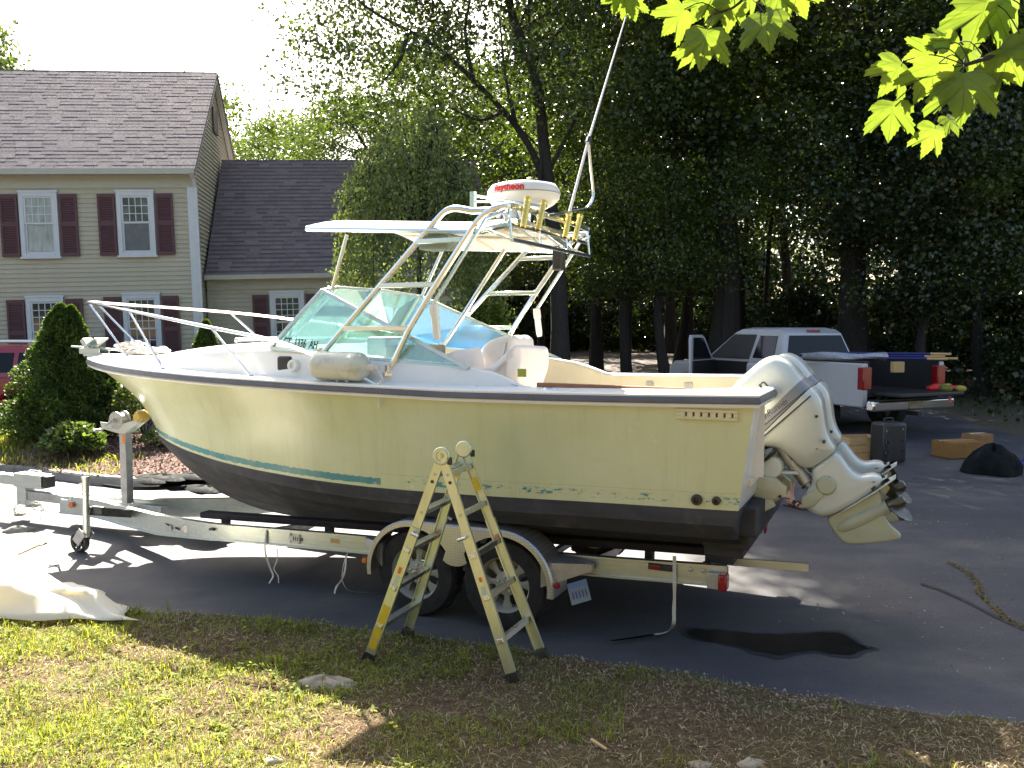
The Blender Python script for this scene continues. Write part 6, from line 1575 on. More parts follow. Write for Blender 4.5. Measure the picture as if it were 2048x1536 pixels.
K['pole'] = make_kind(5, 14, 8.5, 2.2, 60, 150, .5, .15, MT['dark'], .14, 14, tallp, .35)
K['bush'] = make_kind(6, 2.2, .15, 1.5, 70, 130, .26, .11, MT['dark'], .04, 12, dome)
K['far'] = make_kind(7, 15, 2.5, 4.4, 120, 120, .75, .24, MT['maple'], .22, 16, tallp)
def tree(name, kind, x, y, s, rz, label, cat='tree', group=None, sx=1.0, z=None):
    t = thing(name, label, cat, (x, y, float(gz(y)) if z is None else z), rz, group)
    t.scale = (s * sx, s * sx, s)
    for nm, me in zip(('trunk', 'crown'), K[kind]): link_mesh(nm, me, t)
    return t
rr = random.Random(21)
# the big oak with its leaning limb, its unseen upper crown shaped to shade the driveway
OY = 22.5; zb = float(gz(OY))
def oy(px, py, dy=0): p = onY(px, py, OY + dy); return p
b0 = oy(1122, 730); b0.z = zb
TR = [b0 + Vector((0, 0, -.3)), oy(1118, 600), oy(1108, 480), oy(1100, 400), oy(1092, 330), oy(1074, 171), oy(1052, 100), oy(1020, 10), oy(1010, -150)]
LM = [oy(1098, 395), oy(1066, 308), oy(1032, 253), oy(1006, 222, -.4), oy(946, 160, -.8), oy(880, 100, -1.1), oy(816, 61, -1.3), oy(751, 27, -1.4), oy(690, -20, -1.5)]
rng = np.random.default_rng(40)
big = thing('oak_tree', 'large oak with dark trunk and long limb leaning left above the boat tower', 'tree', (b0.x, b0.y, zb))
o3 = np.array([b0.x, b0.y, zb]); loc = lambda L: [tuple(np.array(p) - o3) for p in L]
cen = []
for _ in range(330):
    px = rng.uniform(610, 1330); py = rng.uniform(-420, 330)
    if px < 760 and py > 215: continue
    if px > 1000 and py > 250: continue
    edge = 610 + max(0, (120 - py)) * .10
    if px < edge: continue
    if rng.random() < .15 * (px < 800): continue
    p = oy(px, py, rng.uniform(-2.2, 2.5)); cen.append((p.x, p.y, p.z))
n0_ = len(cen)
while len(cen) < n0_ + 190:  # crown added above the view to shade the asphalt on the right
    c_ = (rng.uniform(-3, 6.2), rng.uniform(18, 27), rng.uniform(10.6, 20.5))
    if ((c_[0] - 1.5) / 4.6) ** 2 + ((c_[1] - 22.5) / 4.4) ** 2 + ((c_[2] - 14.5) / 6) ** 2 < 1: cen.append(c_)
k_ = 0
while k_ < 210:  # extra clusters sampled along the sun rays to thicken that shade
    xp, u_, z_ = rng.uniform(2.72, 5.8), rng.uniform(4.2, 11), rng.uniform(11.5, 20); c_ = (xp - .24 * z_, u_ + .97 * z_, z_)
    if ((c_[0] - 1.0) / 5) ** 2 + ((c_[1] - 22.0) / 6) ** 2 < 1: cen.append(c_); k_ += 1
cen = [c_ for c_ in cen if c_[0] + .24 * c_[2] > 2.75 or c_[1] - .97 * c_[2] > 10.2]  # clusters that would shade the boat are left out
cen = np.array(cen) - o3
lm = [(loc(LM), .105, .025)]
tpt = loc(TR)
for q in ([oy(1060, 130), oy(1120, 60), oy(1180, -20)], [oy(1095, 350), oy(1150, 240), oy(1200, 150)], [oy(946, 160, -.8), oy(930, 60, -.8), oy(950, -40, -.8)], [oy(1006, 222, -.4), oy(960, 240, -.5), oy(900, 215, -.6)], [oy(1032, 253), oy(1010, 150), oy(1000, 40)], [oy(816, 61, -1.3), oy(800, 120, -1.4), oy(760, 170, -1.5)], [oy(1085, 300), oy(1070, 420, -.5), oy(1040, 520, -1)]):
    lm.append((loc(q), .07, .015))
link_mesh('trunk', trunk_mesh('trunk', tpt, .25, .08, lm + limbs_to(rng, cen, tpt, 26, .045), n=12), big)
link_mesh('crown', crown_mesh('crown', rng, cen, 190, .52, .115, MT['oak']), big)
# weeping tree in front of the wing
WYt = 18.3; wz = float(gz(WYt)); wc = onY(842, 520, WYt)
wt = thing('weeping_tree', 'light green weeping tree with hanging fine foliage before the lower roof', 'tree', (wc.x, WYt, wz))
rng = np.random.default_rng(9); P = []; Dd = []; lm = []
ztop = onY(842, 215, WYt).z - wz
for k in range(330):
    a = rng.random() * 2 * pi; r = 1.75 * rng.random() ** .55; zt = ztop * (1 - .30 * (r / 1.75) ** 2) - rng.random() * .5 - (0.55 if cos(a) * r > .6 else 0)
    ln = rng.uniform(1.0, 3.6) * (.6 + .4 * r / 1.75); m_ = int(110 * ln / 2.2) 
    t = rng.random(m_); px_ = r * cos(a) * (1 + .14 * t) + rng.normal(size=m_) * .07; py_ = r * sin(a) * (1 + .14 * t) + rng.normal(size=m_) * .07
    pz_ = zt - ln * t + .25 * np.sin(pi * np.minimum(t * 3, 1)) ; P.append(np.stack([px_, py_, np.maximum(pz_, .5)], -1)); Dd.append(np.stack([rng.normal(size=m_) * .5, rng.normal(size=m_) * .5, -rng.uniform(.2, 1.2, m_)], -1))
    if k < 40: lm.append(([(0, 0, ztop * .55), (r * cos(a) * .5, r * sin(a) * .5, zt * .98), (r * cos(a), r * sin(a), zt - .25), (r * cos(a) * 1.1, r * sin(a) * 1.1, zt - ln * .7)], .03, .004))
P = np.concatenate(P); Dd = np.concatenate(Dd)
link_mesh('trunk', trunk_mesh('trunk', [(0, 0, -.2), (.05, 0, 1.2), (-.05, .05, 2.6), (.0, 0, ztop * .8)], .11, .03, lm), wt)
link_mesh('crown', quads_mesh('crown', leaf_quads(P, Dd, rng.uniform(.05, .105, len(P)), .30, rng=rng), MT['weep']), wt)
# woods: every stem is a tree of its own
woods = [  # kind, x, y, scale, label, group, spread
 ('oak1', 9.6, 24.5, 1.1, 'tall oak with bare dark trunk right behind the pickup cab', None, 1.3),
 ('oak1', 6.0, 25.0, 1.08, 'thick dark trunk rising behind the open truck door', None, 1.3),
 ('map1', 4.4, 24.5, 1.0, 'leafy maple hanging low between the aerial and the truck door', None, 1.0),
 ('map1', 12.5, 23.0, 1.05, 'dark maple overhanging the rear of the pickup', None, 1.1),
 ('oak2', 14.5, 24.0, 1.15, 'oak at the right edge behind the lowered tailgate', None, 1.0),
 ('map1', 3.4, 25.5, .95, 'leafy maple between the big oak and the truck door', None, 1.05),
 ('map2', 10.6, 22.5, 1.15, 'dark understorey tree leaning in behind the truck bed', None, 1.1),
 ('map1', 16.6, 24.0, 1.15, 'dark maple closing the woods at the right edge', None, 1.15),
 ('oak2', 3.0, 31.0, 1.0, 'slim oak standing just right of the big leaning oak', None, .9),
]
gW = 'shaded trees deep in the woods'
LW = 'slender shaded tree standing among others deep in the woods'
xs_ = [(-.5, 39, 'pole', .9), (1.2, 36, 'pole', 1), (2.4, 41, 'pole', 1.1), (4.6, 35, 'pole', .95), (6.2, 33, 'map1', 1.1), (7.6, 38, 'oak2', 1.0), (9.0, 34, 'pole', 1.15), (10.8, 37, 'pole', 1), (12.2, 32, 'oak2', 1.1),
       (14.6, 38, 'pole', 1.1), (16.4, 33, 'oak1', 1.0), (18.6, 30, 'map1', 1.2), (19.5, 37, 'oak2', 1.0), (22.0, 34, 'oak1', 1), (8.0, 44, 'oak1', 1), (14, 45, 'oak1', 1), (20, 45, 'oak1', 1.05), (3.0, 47, 'oak2', .9), (-1.5, 44, 'map1', 1.1), (-3.6, 41, 'map1', 1.1), (25, 40, 'oak1', 1.1), (17.6, 26, 'oak2', 1.1), (21, 28, 'map1', 1.3)]
for k, x, y, s, lab, grp, sx in woods: tree('woodland_tree', k, x, y, s, rr.uniform(0, 6.28), lab, 'tree', grp, sx)
ORD = ['first', 'second', 'third', 'fourth', 'fifth', 'sixth', 'seventh', 'eighth', 'ninth', 'tenth', 'eleventh', 'twelfth', 'thirteenth', 'fourteenth', 'fifteenth', 'sixteenth']
cnt = {}
for x, y, k, s in sorted(xs_, key=lambda t: t[0] / t[1]):
    ty = {'pole': 'slender bare trunked tree', 'map1': 'low branched leafy maple', 'map2': 'small dark understorey tree'}.get(k, 'tall broad crowned oak')
    i_ = cnt.get(ty, 0); cnt[ty] = i_ + 1
    tree('woodland_tree', k, x, y, s, rr.uniform(0, 6.28), '%s %s from the left in the shaded back rows of the woods' % (ORD[i_], ty), 'tree', gW)
# trees round the house
for k, x, y, s, lab, sx in (('map1', -6.2, 34, .92, 'pale green maple behind the ridge of the lower roof', 1.25), ('map1', -9.8, 37, .90, 'sunlit maple filling the gap beside the tall gable', 1.2), ('map1', -3.2, 33.5, 1.1, 'mid green maple behind the weeping tree', 1.25),
        ('far', -17.5, 48, .92, 'pale tree top above the middle of the main ridge', 1.1), ('far', -13.2, 52, .88, 'low hazy tree top near the gable end of the ridge', 1.0), ('far', -29.5, 49, 1.15, 'bright tree top at the far left above the house', .8), ('far', -22.5, 54, .86, 'small tree top left of the middle of the ridge', 1.0)):
    tree('garden_tree', k, x, y, s, rr.uniform(0, 6.28), lab, 'tree', None, sx)
# low bushes along the back of the driveway
lb = 'low dark bush at the back edge of the driveway'
for i_, (x, y, s) in enumerate(sorted([(1.0, 46.8, 1.0), (3.2, 47.3, 1.2), (5.4, 46.8, 1.0), (7.5, 47.0, 1.25), (9.8, 46, 1.2), (-1.2, 47, 1.2), (11.5, 34.5, 1.2), (13.6, 31, 1.15), (16.0, 30, 1.3), (18.5, 27.5, 1.3), (11.0, 24.4, .8), (13.3, 21.8, .9), (15.6, 22, 1.2), (9.9, 30, 1.2)], key=lambda t: t[0] / t[1])):
    tree('bush', 'bush', x, y, s, i_ * 1.1, '%s low dark bush from the left along the back of the driveway' % ORD[i_], 'bush', 'low bushes along the driveway')
# dense leaf mass closing the woods far behind
rng = np.random.default_rng(77); n = 150000
cx = rng.uniform(-6, 50, 620); cy = rng.uniform(50, 72, 620); cz = rng.uniform(0, 1, 620) ** 1.5 * np.interp(cx, [-6, 0, 8, 46], [9, 13, 18, 26]) + 1.0
rep = rng.integers(0, 620, n); P = np.stack([cx[rep], cy[rep], cz[rep]], -1) + rng.normal(size=(n, 3)) * np.array([1.2, 1.0, .8]); P[:, 2] = np.maximum(P[:, 2], .7)
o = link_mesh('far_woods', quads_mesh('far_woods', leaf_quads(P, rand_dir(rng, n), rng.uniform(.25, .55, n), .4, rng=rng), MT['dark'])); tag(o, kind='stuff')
rng = np.random.default_rng(78); n = 16000
P = np.stack([rng.uniform(-4, 30, n), rng.uniform(47.5, 56, n), np.zeros(n)], -1); P[:, 2] = gz(P[:, 1]) + rng.gamma(1.5, .55, n) * .8 + (P[:, 1] - 46) * .01
o = link_mesh('undergrowth', quads_mesh('undergrowth', leaf_quads(P, rand_dir(rng, n, .3), rng.uniform(.10, .26, n), .4, rng=rng), MT['maple'])); tag(o, kind='stuff')  # lighter leaf colour stands in for sun flecks below the canopy
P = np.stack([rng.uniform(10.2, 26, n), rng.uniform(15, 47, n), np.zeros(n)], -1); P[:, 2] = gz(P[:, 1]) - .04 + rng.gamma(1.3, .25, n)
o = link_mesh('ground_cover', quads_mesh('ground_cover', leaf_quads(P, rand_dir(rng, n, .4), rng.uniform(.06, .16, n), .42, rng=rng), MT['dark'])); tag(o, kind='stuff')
# unseen leaf mass added behind the camera for green bounce, reflections and less sky
rng = np.random.default_rng(90); n = 30000
cx = rng.uniform(-32, 32, 300); cy = rng.uniform(-24, -13, 300); cz = rng.uniform(.5, 13, 300)
rep = rng.integers(0, 300, n); P = np.stack([cx[rep], cy[rep], cz[rep]], -1) + rng.normal(size=(n, 3)) * np.array([1.3, 1.1, .9]); P[:, 2] = np.maximum(P[:, 2], .2)
o = link_mesh('unseen_treeline', quads_mesh('unseen_treeline', leaf_quads(P, rand_dir(rng, n), rng.uniform(.3, .6, n), .42, rng=rng), MT['maple'])); tag(o, kind='stuff')
# dwarf conifers
def conifer(name, label, x, y, tops, mat, n, size, seed, z=None, lump=.10):
    """tops: list of (dx, dy, height, base radius, belly)"""
    rng = np.random.default_rng(seed); P = []; D = []; g = G()
    for dx, dy, h, r, pw in tops:
        m_ = int(n * h * r / sum(t[2] * t[3] for t in tops)); t = rng.random(m_) ** .75; a = rng.random(m_) * 2 * pi
        ph = rng.random(8) * 6.28
        env = (1 - t) ** pw * (1 - .25 * np.exp(-t * 14))
        lum = 1 + lump * (np.sin(5 * a + ph[0] + 9 * t) + np.sin(9 * a - 14 * t + ph[1]) * .7 + np.sin(23 * t + 3 * a + ph[2]) * .8)
        rad = r * env * lum * (1 - rng.random(m_) ** 2.2 * .35)
        P.append(np.stack([dx + rad * np.cos(a), dy + rad * np.sin(a), .04 + t * h], -1)); D.append(np.stack([np.cos(a) + rng.normal(size=m_) * .5, np.sin(a) + rng.normal(size=m_) * .5, .7 + rng.normal(size=m_) * .5], -1))
        g.tube([(dx, dy, -.1), (dx, dy, h * .55)], [.05, .015], 7)
        core = [[(dx + r * .62 * (1 - k / 8) ** pw * cos(q), dy + r * .62 * (1 - k / 8) ** pw * sin(q), .1 + h * .93 * k / 8) for q in [2 * pi * j / 14 for j in range(14)]] for k in range(8)]
        g.loft(core, True, True)
    P = np.concatenate(P); D = np.concatenate(D)
    t_ = thing(name, label, 'conifer', (x, y, float(bed_z(np.array([x]), np.array([y]))[0]) if z is None else z))
    g.obj('stem', M('inner_twigs', (.03, .028, .016), .95, var=.4), t_)
    link_mesh('foliage', quads_mesh('foliage', leaf_quads(P, D, rng.uniform(.6, 1.3, len(P)) * size, .30, rng=rng), mat), t_); return t_
sp0 = onP(135, 905, Vector((0, 14.6, 0)), Vector((0, 1, 0)))
zt = onY(128, 622, 14.6).z - .27
conifer('dwarf_spruce', 'large dense cone shaped spruce with twin tips beside the boat bow', sp0.x, 14.6, [(-.03, 0, zt, .92, .78), (.13, .02, zt * .985, .70, .80), (.55, .1, zt * .66, .52, .62), (-.45, -.1, zt * .40, .48, .6), (.25, -.3, zt * .45, .62, .6)], MT['needle'], 74000, .055, 31, lump=.20)
s2 = onY(413, 700, 16.2); conifer('dwarf_spruce', 'small dark cone spruce seen over the foredeck by the house corner', s2.x, 16.2, [(0, 0, onY(413, 637, 16.2).z - .2, .62, .75)], MT['needle'], 16000, .05, 33, z=float(gz(16.2)))
s3 = onY(962, 640, 17.0); conifer('arborvitae', 'yellow green bushy conifer showing above the windscreen', s3.x, 17.0, [(-.06, 0, onY(955, 588, 17).z - .15, .62, .55), (.28, .1, onY(985, 615, 17).z - .15, .5, .5)], MT['thuja'], 16000, .075, 34, z=float(gz(17)), lump=.16)
def shrub(name, label, x, y, r, h, n, size, mat, seed, strap_=False):
    rng = np.random.default_rng(seed); t = rng.random(n); a = rng.random(n) * 2 * pi
    ct = rng.random(n); rad = r * np.sqrt(rng.random(n)); zz = h * (1 - (rad / r) ** 2 * .55) * rng.uniform(.45, 1, n)
    P = np.stack([rad * np.cos(a), rad * np.sin(a), zz], -1); D = np.stack([np.cos(a) + rng.normal(size=n) * .5, np.sin(a) + rng.normal(size=n) * .5, rng.uniform(-.4, .9, n)], -1)
    t_ = thing(name, label, 'shrub', (x, y, float(bed_z(np.array([x]), np.array([y]))[0])))
    g = G()
    for k in range(9):
        q = 2 * pi * k / 9; g.tube([(0, 0, -.05), (r * .4 * cos(q), r * .4 * sin(q), h * .45), (r * .75 * cos(q), r * .75 * sin(q), h * .72)], [.014, .01, .004], 5)
    g.obj('stem', MT['bark'], t_); link_mesh('foliage', quads_mesh('foliage', leaf_quads(P, D, rng.uniform(.6, 1.2, n) * size, .28 if not strap_ else .16, rng=rng), mat), t_); return t_
p = onY(148, 925, 13.35); shrub('broadleaf_shrub', 'low leafy shrub with shining leaves in front of the big spruce', p.x, 13.35, .40, .52, 1500, .12, leaf_mat('glossy_leaf', (.035, .07, .02), (.13, .19, .06), .3, .22, spec=.8), 51)
p = onY(292, 900, 14.6); shrub('azalea', 'loose green shrub in the mulch behind the boat stem', p.x, 14.6, .55, 1.25, 3200, .075, MT['shrub'], 52)
p = onY(300, 860, 13.6); shrub('azalea', 'small glossy shrub beside the winch post on the mulch', p.x + .05, 13.9, .30, .35, 800, .06, MT['shrub'], 53)
p = onY(470, 690, 17.6); shrub('foundation_shrub', 'rounded shrub under the wing window behind the foredeck', p.x, 17.9, .9, 1.5, 4200, .07, MT['shrub'], 54)
p = onY(262, 790, 17.2); shrub('barberry', 'dark purple shrub between the spruce and the bow', p.x, 16.0, .5, 1.15, 2600, .06, leaf_mat('purple_leaf', (.03, .012, .018), (.09, .04, .055), .3, .4, tcol=(1.4, 1, 1)), 55)
# ------------------------------------------------------------------ maple overhanging the photographer
half = [(0, 1), (.05, .90), (.07, .905), (.11, .80), (.14, .80), (.17, .70), (.21, .69), (.225, .60), (.28, .55), (.33, .60), (.37, .68), (.41, .66), (.45, .74), (.50, .70), (.62, .78), (.62, .68), (.67, .66), (.61, .55), (.63, .50), (.55, .42), (.56, .37), (.48, .30), (.46, .25), (.52, .20), (.58, .20), (.55, .12), (.52, .05), (.44, .0), (.38, -.07), (.26, -.08), (.12, -.05), (0, 0)]
def maple_leaf_mesh(seed):
    r_ = random.Random(seed); vs = []; fs = []
    mid = [(0, t) for t in (1, .8, .6, .4, .2, 0)]
    def P(x, y, s):
        b = .16 * x * abs(x) if False else 0
        return (x, y, -.22 * abs(x) ** 1.3 + .10 * sin(2.2 * y + seed) - .16 * y * y + .02 * sin(9 * x + 5 * y + seed))
    for s in (1, -1):
        h = [(x * s * (1 + r_.uniform(-.04, .04)), y + r_.uniform(-.012, .012)) for x, y in half[1:-1]]
        ring = [(0, 1)] + h + [(0, 0)]
        b = len(vs); vs += [P(x, y, s) for x, y in ring]; c = len(vs); vs += [P(0, t, s) for t in (.8, .6, .42, .25, .1)]
        # fan by nearest midrib vertex
        n = len(ring); mids = [0] + [c + i - b for i in range(5)] + [n - 1]
        mt = [1, .8, .6, .42, .25, .1, 0]
        def near_(i):
            y = ring[i][1] * .55 + .02; return min(range(1, 6), key=lambda q: abs(mt[q] - y))
        pm_ = 1
        for i in range(n - 1):
            q = near_(min(i + 1, n - 2)) if i < n - 2 else 5; q = max(q, pm_)
            while pm_ < q:
                fs.append((b + i, b + mids[pm_ + 1], b + mids[pm_]) if s > 0 else (b + i, b + mids[pm_], b + mids[pm_ + 1])); pm_ += 1
            fs.append((b + i, b + i + 1, b + mids[pm_]) if s < 0 else (b + i + 1, b + i, b + mids[pm_]))
    g = G(); g.add(vs, fs); return g.mesh('leaf', MT['bigleaf'], smooth=False)
m, nt, b, out = nmat('sunlit_maple_leaf')
tcx = nt.nodes.new('ShaderNodeTexCoord'); sx_ = nt.nodes.new('ShaderNodeSeparateXYZ'); nt.links.new(tcx.outputs['Object'], sx_.inputs[0])
ang = mth(nt, 'ARCTAN2', mth(nt, 'ABSOLUTE', sx_.outputs[0]), mth(nt, 'ADD', sx_.outputs[1], .02))
v = mth(nt, 'ABSOLUTE', mth(nt, 'SINE', mth(nt, 'MULTIPLY', ang, 3.9)))
vein = ramp(nt, v, [(0.0, (1, 1, 1)), (0.11, (0, 0, 0))]); nn_ = noise(nt, 3, 4)
oi = nt.nodes.new('ShaderNodeObjectInfo')
c = ramp(nt, nn_.outputs[0], [(.3, (.085, .145, .022)), (.7, (.12, .185, .032))]); c2 = mixc(nt, mth(nt, 'MULTIPLY', vein.outputs[0], .9), c.outputs[0], (.045, .085, .012))
nt.links.new(c2, b.inputs['Base Color']); b.inputs['Roughness'].default_value = .42
tr_ = nt.nodes.new('ShaderNodeBsdfTranslucent'); vm = nt.nodes.new('ShaderNodeVectorMath'); vm.operation = 'MULTIPLY'; nt.links.new(c2, vm.inputs[0]); vm.inputs[1].default_value = (1.75, 1.55, .85); nt.links.new(vm.outputs[0], tr_.inputs[0])
mx = nt.nodes.new('ShaderNodeMixShader'); mx.inputs[0].default_value = .5; nt.links.new(b.outputs[0], mx.inputs[1]); nt.links.new(tr_.outputs[0], mx.inputs[2]); nt.links.new(mx.outputs[0], out.inputs[0])
MT['bigleaf'] = m
mtree = thing('maple_tree', 'maple bough with bright yellow green lobed leaves overhanging at the top', 'tree', (3.3, 1.5, 0))
mo_ = Vector((3.3, 1.5, 0)); mz = float(lawn_z(np.array([3.3]), np.array([1.5]))[0])
lmesh = [maple_leaf_mesh(s) for s in range(4)]
rr = random.Random(5); YL = 1.95
tw1 = [onY(2150, 40, YL), onY(2048, 82, YL), onY(1985, 112, YL), onY(1930, 130, YL)]
tw2 = [onY(1720, -220, 2.2), onY(1600, -120, 2.2), onY(1520, -50, 2.2), onY(1480, 5, 2.2), onY(1440, 25, 2.2)]
tw3 = [onY(1600, -120, 2.2), onY(1420, -90, 2.2), onY(1290, -60, 2.2), onY(1250, -20, 2.2)]
limb = [Vector((0, 0, mz + 3.3)), Vector((-.5, .3, 4.2)), onY(1720, -220, 2.2) - mo_]
lim2 = [Vector((-.1, .05, mz + 2.8)), Vector((-.7, .35, 3.3)), onY(2150, 40, YL) - mo_]
g = G(); g.tube(smoothpts([(0, 0, mz - .2), (.05, .02, 1.5), (0, 0, mz + 2.8), (-.1, .1, 5.4), (0, .1, 7.5)], 4), [.17 - .13 * k / 16 for k in range(17)], 10)
link_mesh('trunk', g.mesh('trunk', MT['bark']), mtree)
g = G(); g.tube(smoothpts(limb, 4), .03, 7); g.tube(smoothpts(lim2, 4), .022, 7)
for tw, r_ in ((tw1, .0085), (tw2, .006), (tw3, .005)):
    q = smoothpts([p - mo_ for p in tw], 4); g.tube(q, [r_ * (1 - .6 * i / len(q)) for i in range(len(q))], 6)
twigs = [p - mo_ for tw in (tw1, tw2, tw3) for p in smoothpts(tw, 4)]
LV = [  # centre x, y, size px, lean of the tip (deg, 0 = straight down), yaw, depth
 (1240, 2, 75, 25, 20, 2.2), (1266, 18, 62, -10, -25, 2.2), (1222, -8, 60, 60, 30, 2.2),
 (1352, 42, 95, 35, 35, 2.15), (1408, 98, 112, 8, -15, 2.1), (1378, 110, 85, 25, 48, 2.2), (1460, 30, 92, 0, 10, 2.2), (1432, 5, 90, -20, 25, 2.2), (1534, 62, 118, -5, -12, 2.1), (1560, 12, 92, -35, 20, 2.2), (1600, 5, 90, -28, -20, 2.2), (1500, 8, 80, 10, 40, 2.25), (1398, 20, 80, 30, 5, 2.25),
 (1782, 156, 112, 28, 28, 1.95), (1783, 240, 104, 6, -12, 1.95), (1858, 165, 118, 22, 12, 1.9), (1925, 195, 150, 3, -8, 1.9), (1858, 282, 92, 12, 22, 1.95), (1958, 45, 150, 22, -12, 2.0), (2020, 40, 130, -10, 22, 2.0), (2022, 132, 130, -42, -10, 1.95), (1985, 160, 95, -25, 15, 1.98), (1893, 112, 105, 40, 40, 2.02), (1880, 75, 70, 120, 35, 2.0), (1905, 250, 70, -30, 30, 1.98), (1942, 128, 95, -12, 25, 2.03), (2075, 95, 130, -30, 5, 2.0), (1840, 110, 80, 70, 60, 2.0)]
for k, (px, py, sz, ln, yaw, Yd) in enumerate(LV):
    s = sz / CF * Yd * .72; c = onY(px, py, Yd)
    tipd = Vector((-sin(radians(ln)), rr.uniform(-.25, .25), -cos(radians(ln)))).normalized()
    nrm = Vector((sin(radians(yaw)), -cos(radians(yaw)), rr.uniform(-.2, .35))); X = tipd.cross(nrm).normalized(); nrm = X.cross(tipd)
    base = c - tipd * s * .45
    o = link_mesh('leaf', lmesh[k % 4], mtree); o.matrix_local = frame(base - mo_, X, tipd) @ Matrix.Scale(s, 4)
    b_ = base - mo_; q = min(twigs, key=lambda t: (t - b_).length)
    if (q - b_).length < .35: g.tube(smoothpts([q, (q + b_) / 2 + Vector((0, 0, .02)), b_], 3), .0014, 5)
link_mesh('twig', g.mesh('twig', MT['bark']), mtree)
# ------------------------------------------------------------------ things lying about
def lump(name, mat, c, size, seed, label, cat, n=14, rough=.25, group=None, rot=0.0, kind=None, flat=.0):
    rr = random.Random(seed); ph = [rr.uniform(0, 6.28) for _ in range(6)]; rings = []
    for i in range(9):
        a = pi * i / 8
        ring = []
        for j in range(n):
            t = 2 * pi * j / n; f = 1 + rough * (sin(2 * t + ph[0] + a) * .5 + sin(3 * t + ph[1] - 2 * a) * .4 + sin(5 * t + ph[2]) * .25)
            z = cos(a); z = z if z > 0 else z * flat
            x, y = sin(a) * cos(t) * f * size[0], sin(a) * sin(t) * f * size[1]
            ring.append((x * cos(rot) - y * sin(rot), x * sin(rot) + y * cos(rot), z * size[2] * (1 + .15 * sin(4 * t + ph[3]))))
        rings.append(ring)
    g = G(); g.loft(rings, True); o = g.obj(name, mat, None, sharp=60); o.location = c; return tag(o, label, cat, group, kind)
def lawn_pt(px, py):
    q = onZ(px, py, .03); q.z = float(lawn_z(np.array([q.x]), np.array([q.y]))[0]); return q
# plastic sheet at the left
g = G(); xs = np.linspace(0, 1, 46); ys = np.linspace(0, 1, 24); pts = []
c0, c1, c2, c3 = onZ(-420, 1264), onZ(284, 1254), onZ(178, 1180), onZ(-380, 1120)
rr = np.random.default_rng(5)
for v in ys:
    row = []
    for u in xs:
        p = (c0 * (1 - u) + c1 * u) * (1 - v) + (c3 * (1 - u) + c2 * u) * v
        h = .25 * np.exp(-((v - .20) / .17) ** 2) * np.clip((1 - u) * 2.2, 0, 1) ** .6 + .22 * np.exp(-((v - .40) / .16) ** 2 - ((u - .62) / .2) ** 2) + .09 * np.exp(-((v - .3) / .2) ** 2 - ((u - .93) / .05) ** 2)
        h += .03 * sin(23 * u + 9 * v) * sin(15 * v + 4 * u) + .015 * sin(41 * u - 13 * v) + .02 * sin(8 * u + 30 * v * u)
        edge = min(u, 1 - u, v, 1 - v); h = max(.012, h * min(1, edge * 9 + .1)) + .03
        z0 = max(float(lawn_z(np.array([p.x]), np.array([p.y]))[0]) if p.y < float(edge_y(np.array([p.x]))[0]) else 0, 0)
        row.append((p.x + .05 * sin(14 * v + 3 * u), p.y + .05 * sin(17 * u) * (v < .2) - .04 * h, z0 + h))
    pts.append(row)
g.loft(pts, False); o = g.obj('plastic_sheet', MT['tarp'], None, sharp=70); sm = o.modifiers.new('thick', 'SOLIDIFY'); sm.thickness = .003
tag(o, 'crumpled white plastic sheet lying on the edge of the driveway', 'sheet')
# stones, stick and leaves on the sunlit asphalt
for k, (px, py, sx, sy, sz, lab) in enumerate(((37, 1064, .15, .06, .06, 'pale pointed stone on the sunlit driveway below the coupler'), (27, 1150, .06, .05, .05, 'tan stone lying nearest the plastic sheet'), (68, 1013, .09, .06, .05, 'brown stone on the driveway beside the coupler'), (40, 1030, .07, .06, .04, 'small brown stone below the safety chain'))):
    q = onZ(px, py); q.z = .005; lump('stone', MT['stone'] if k else MT['kerb'], q, (sx, sy, sz), 60 + k, lab, 'stone', rot=.5 if k == 0 else .2)
g = G(); g.tube([onZ(38, 1110) + Vector((0, 0, .012)), onZ(65, 1098) + Vector((0, 0, .015)), onZ(83, 1090) + Vector((0, 0, .012))], .008, 6); g.bar(onZ(80, 1092) + Vector((0, 0, .012)), onZ(94, 1086) + Vector((0, 0, .03)), .05, .008); tag(g.obj('stick', MT['wood'], None), 'dry twig with a withered leaf on the sunlit asphalt', 'stick')
g = G(); g.tube([onZ(97, 1136) + Vector((0, 0, .01)), onZ(118, 1132) + Vector((0, 0, .012)), onZ(119, 1141) + Vector((0, 0, .01))], .006, 6); tag(g.obj('stick', MT['darkmetal'], None), 'short bent twig lying in the sun ahead of the boat shadow', 'stick')
# rocks in the grass
q = lawn_pt(650, 1372); lump('rock', MT['stone'], q + Vector((0, 0, -.03)), (.24, .10, .085), 71, 'flat weathered rock half sunk in the grass left of the ladder', 'rock', rough=.15, rot=-.1)
q = lawn_pt(545, 1530); lump('rock', MT['stone'], q + Vector((0, 0, -.01)), (.05, .04, .035), 72, 'small pale rock in the sunlit grass at the bottom', 'rock')
q = lawn_pt(1399, 1530); lump('rock', MT['stone'], q + Vector((0, 0, -.01)), (.06, .04, .03), 73, 'left one of two low rocks in the soil at the bottom', 'rock')
q = lawn_pt(1503, 1532); lump('rock', MT['stone'], q + Vector((0, 0, -.01)), (.07, .045, .035), 74, 'right one of two low rocks in the soil at the bottom', 'rock')
def fallen(px, py, s, rot, label, mat='dry'):
    q = lawn_pt(px, py) + Vector((0, 0, .012)); o = link_mesh('fallen_leaf', lmd, None); o.location = q; o.scale = (s, s, s); o.rotation_euler = (radians(-60), 0, rot); return tag(o, label, 'leaf')
dl = leaf_mat('dry_leaf', (.30, .22, .12), (.42, .33, .20), .2, .8, tcol=(1, .95, .8), spec=.1)
lmd = lmesh[1].copy(); lmd.materials.clear(); lmd.materials.append(dl)
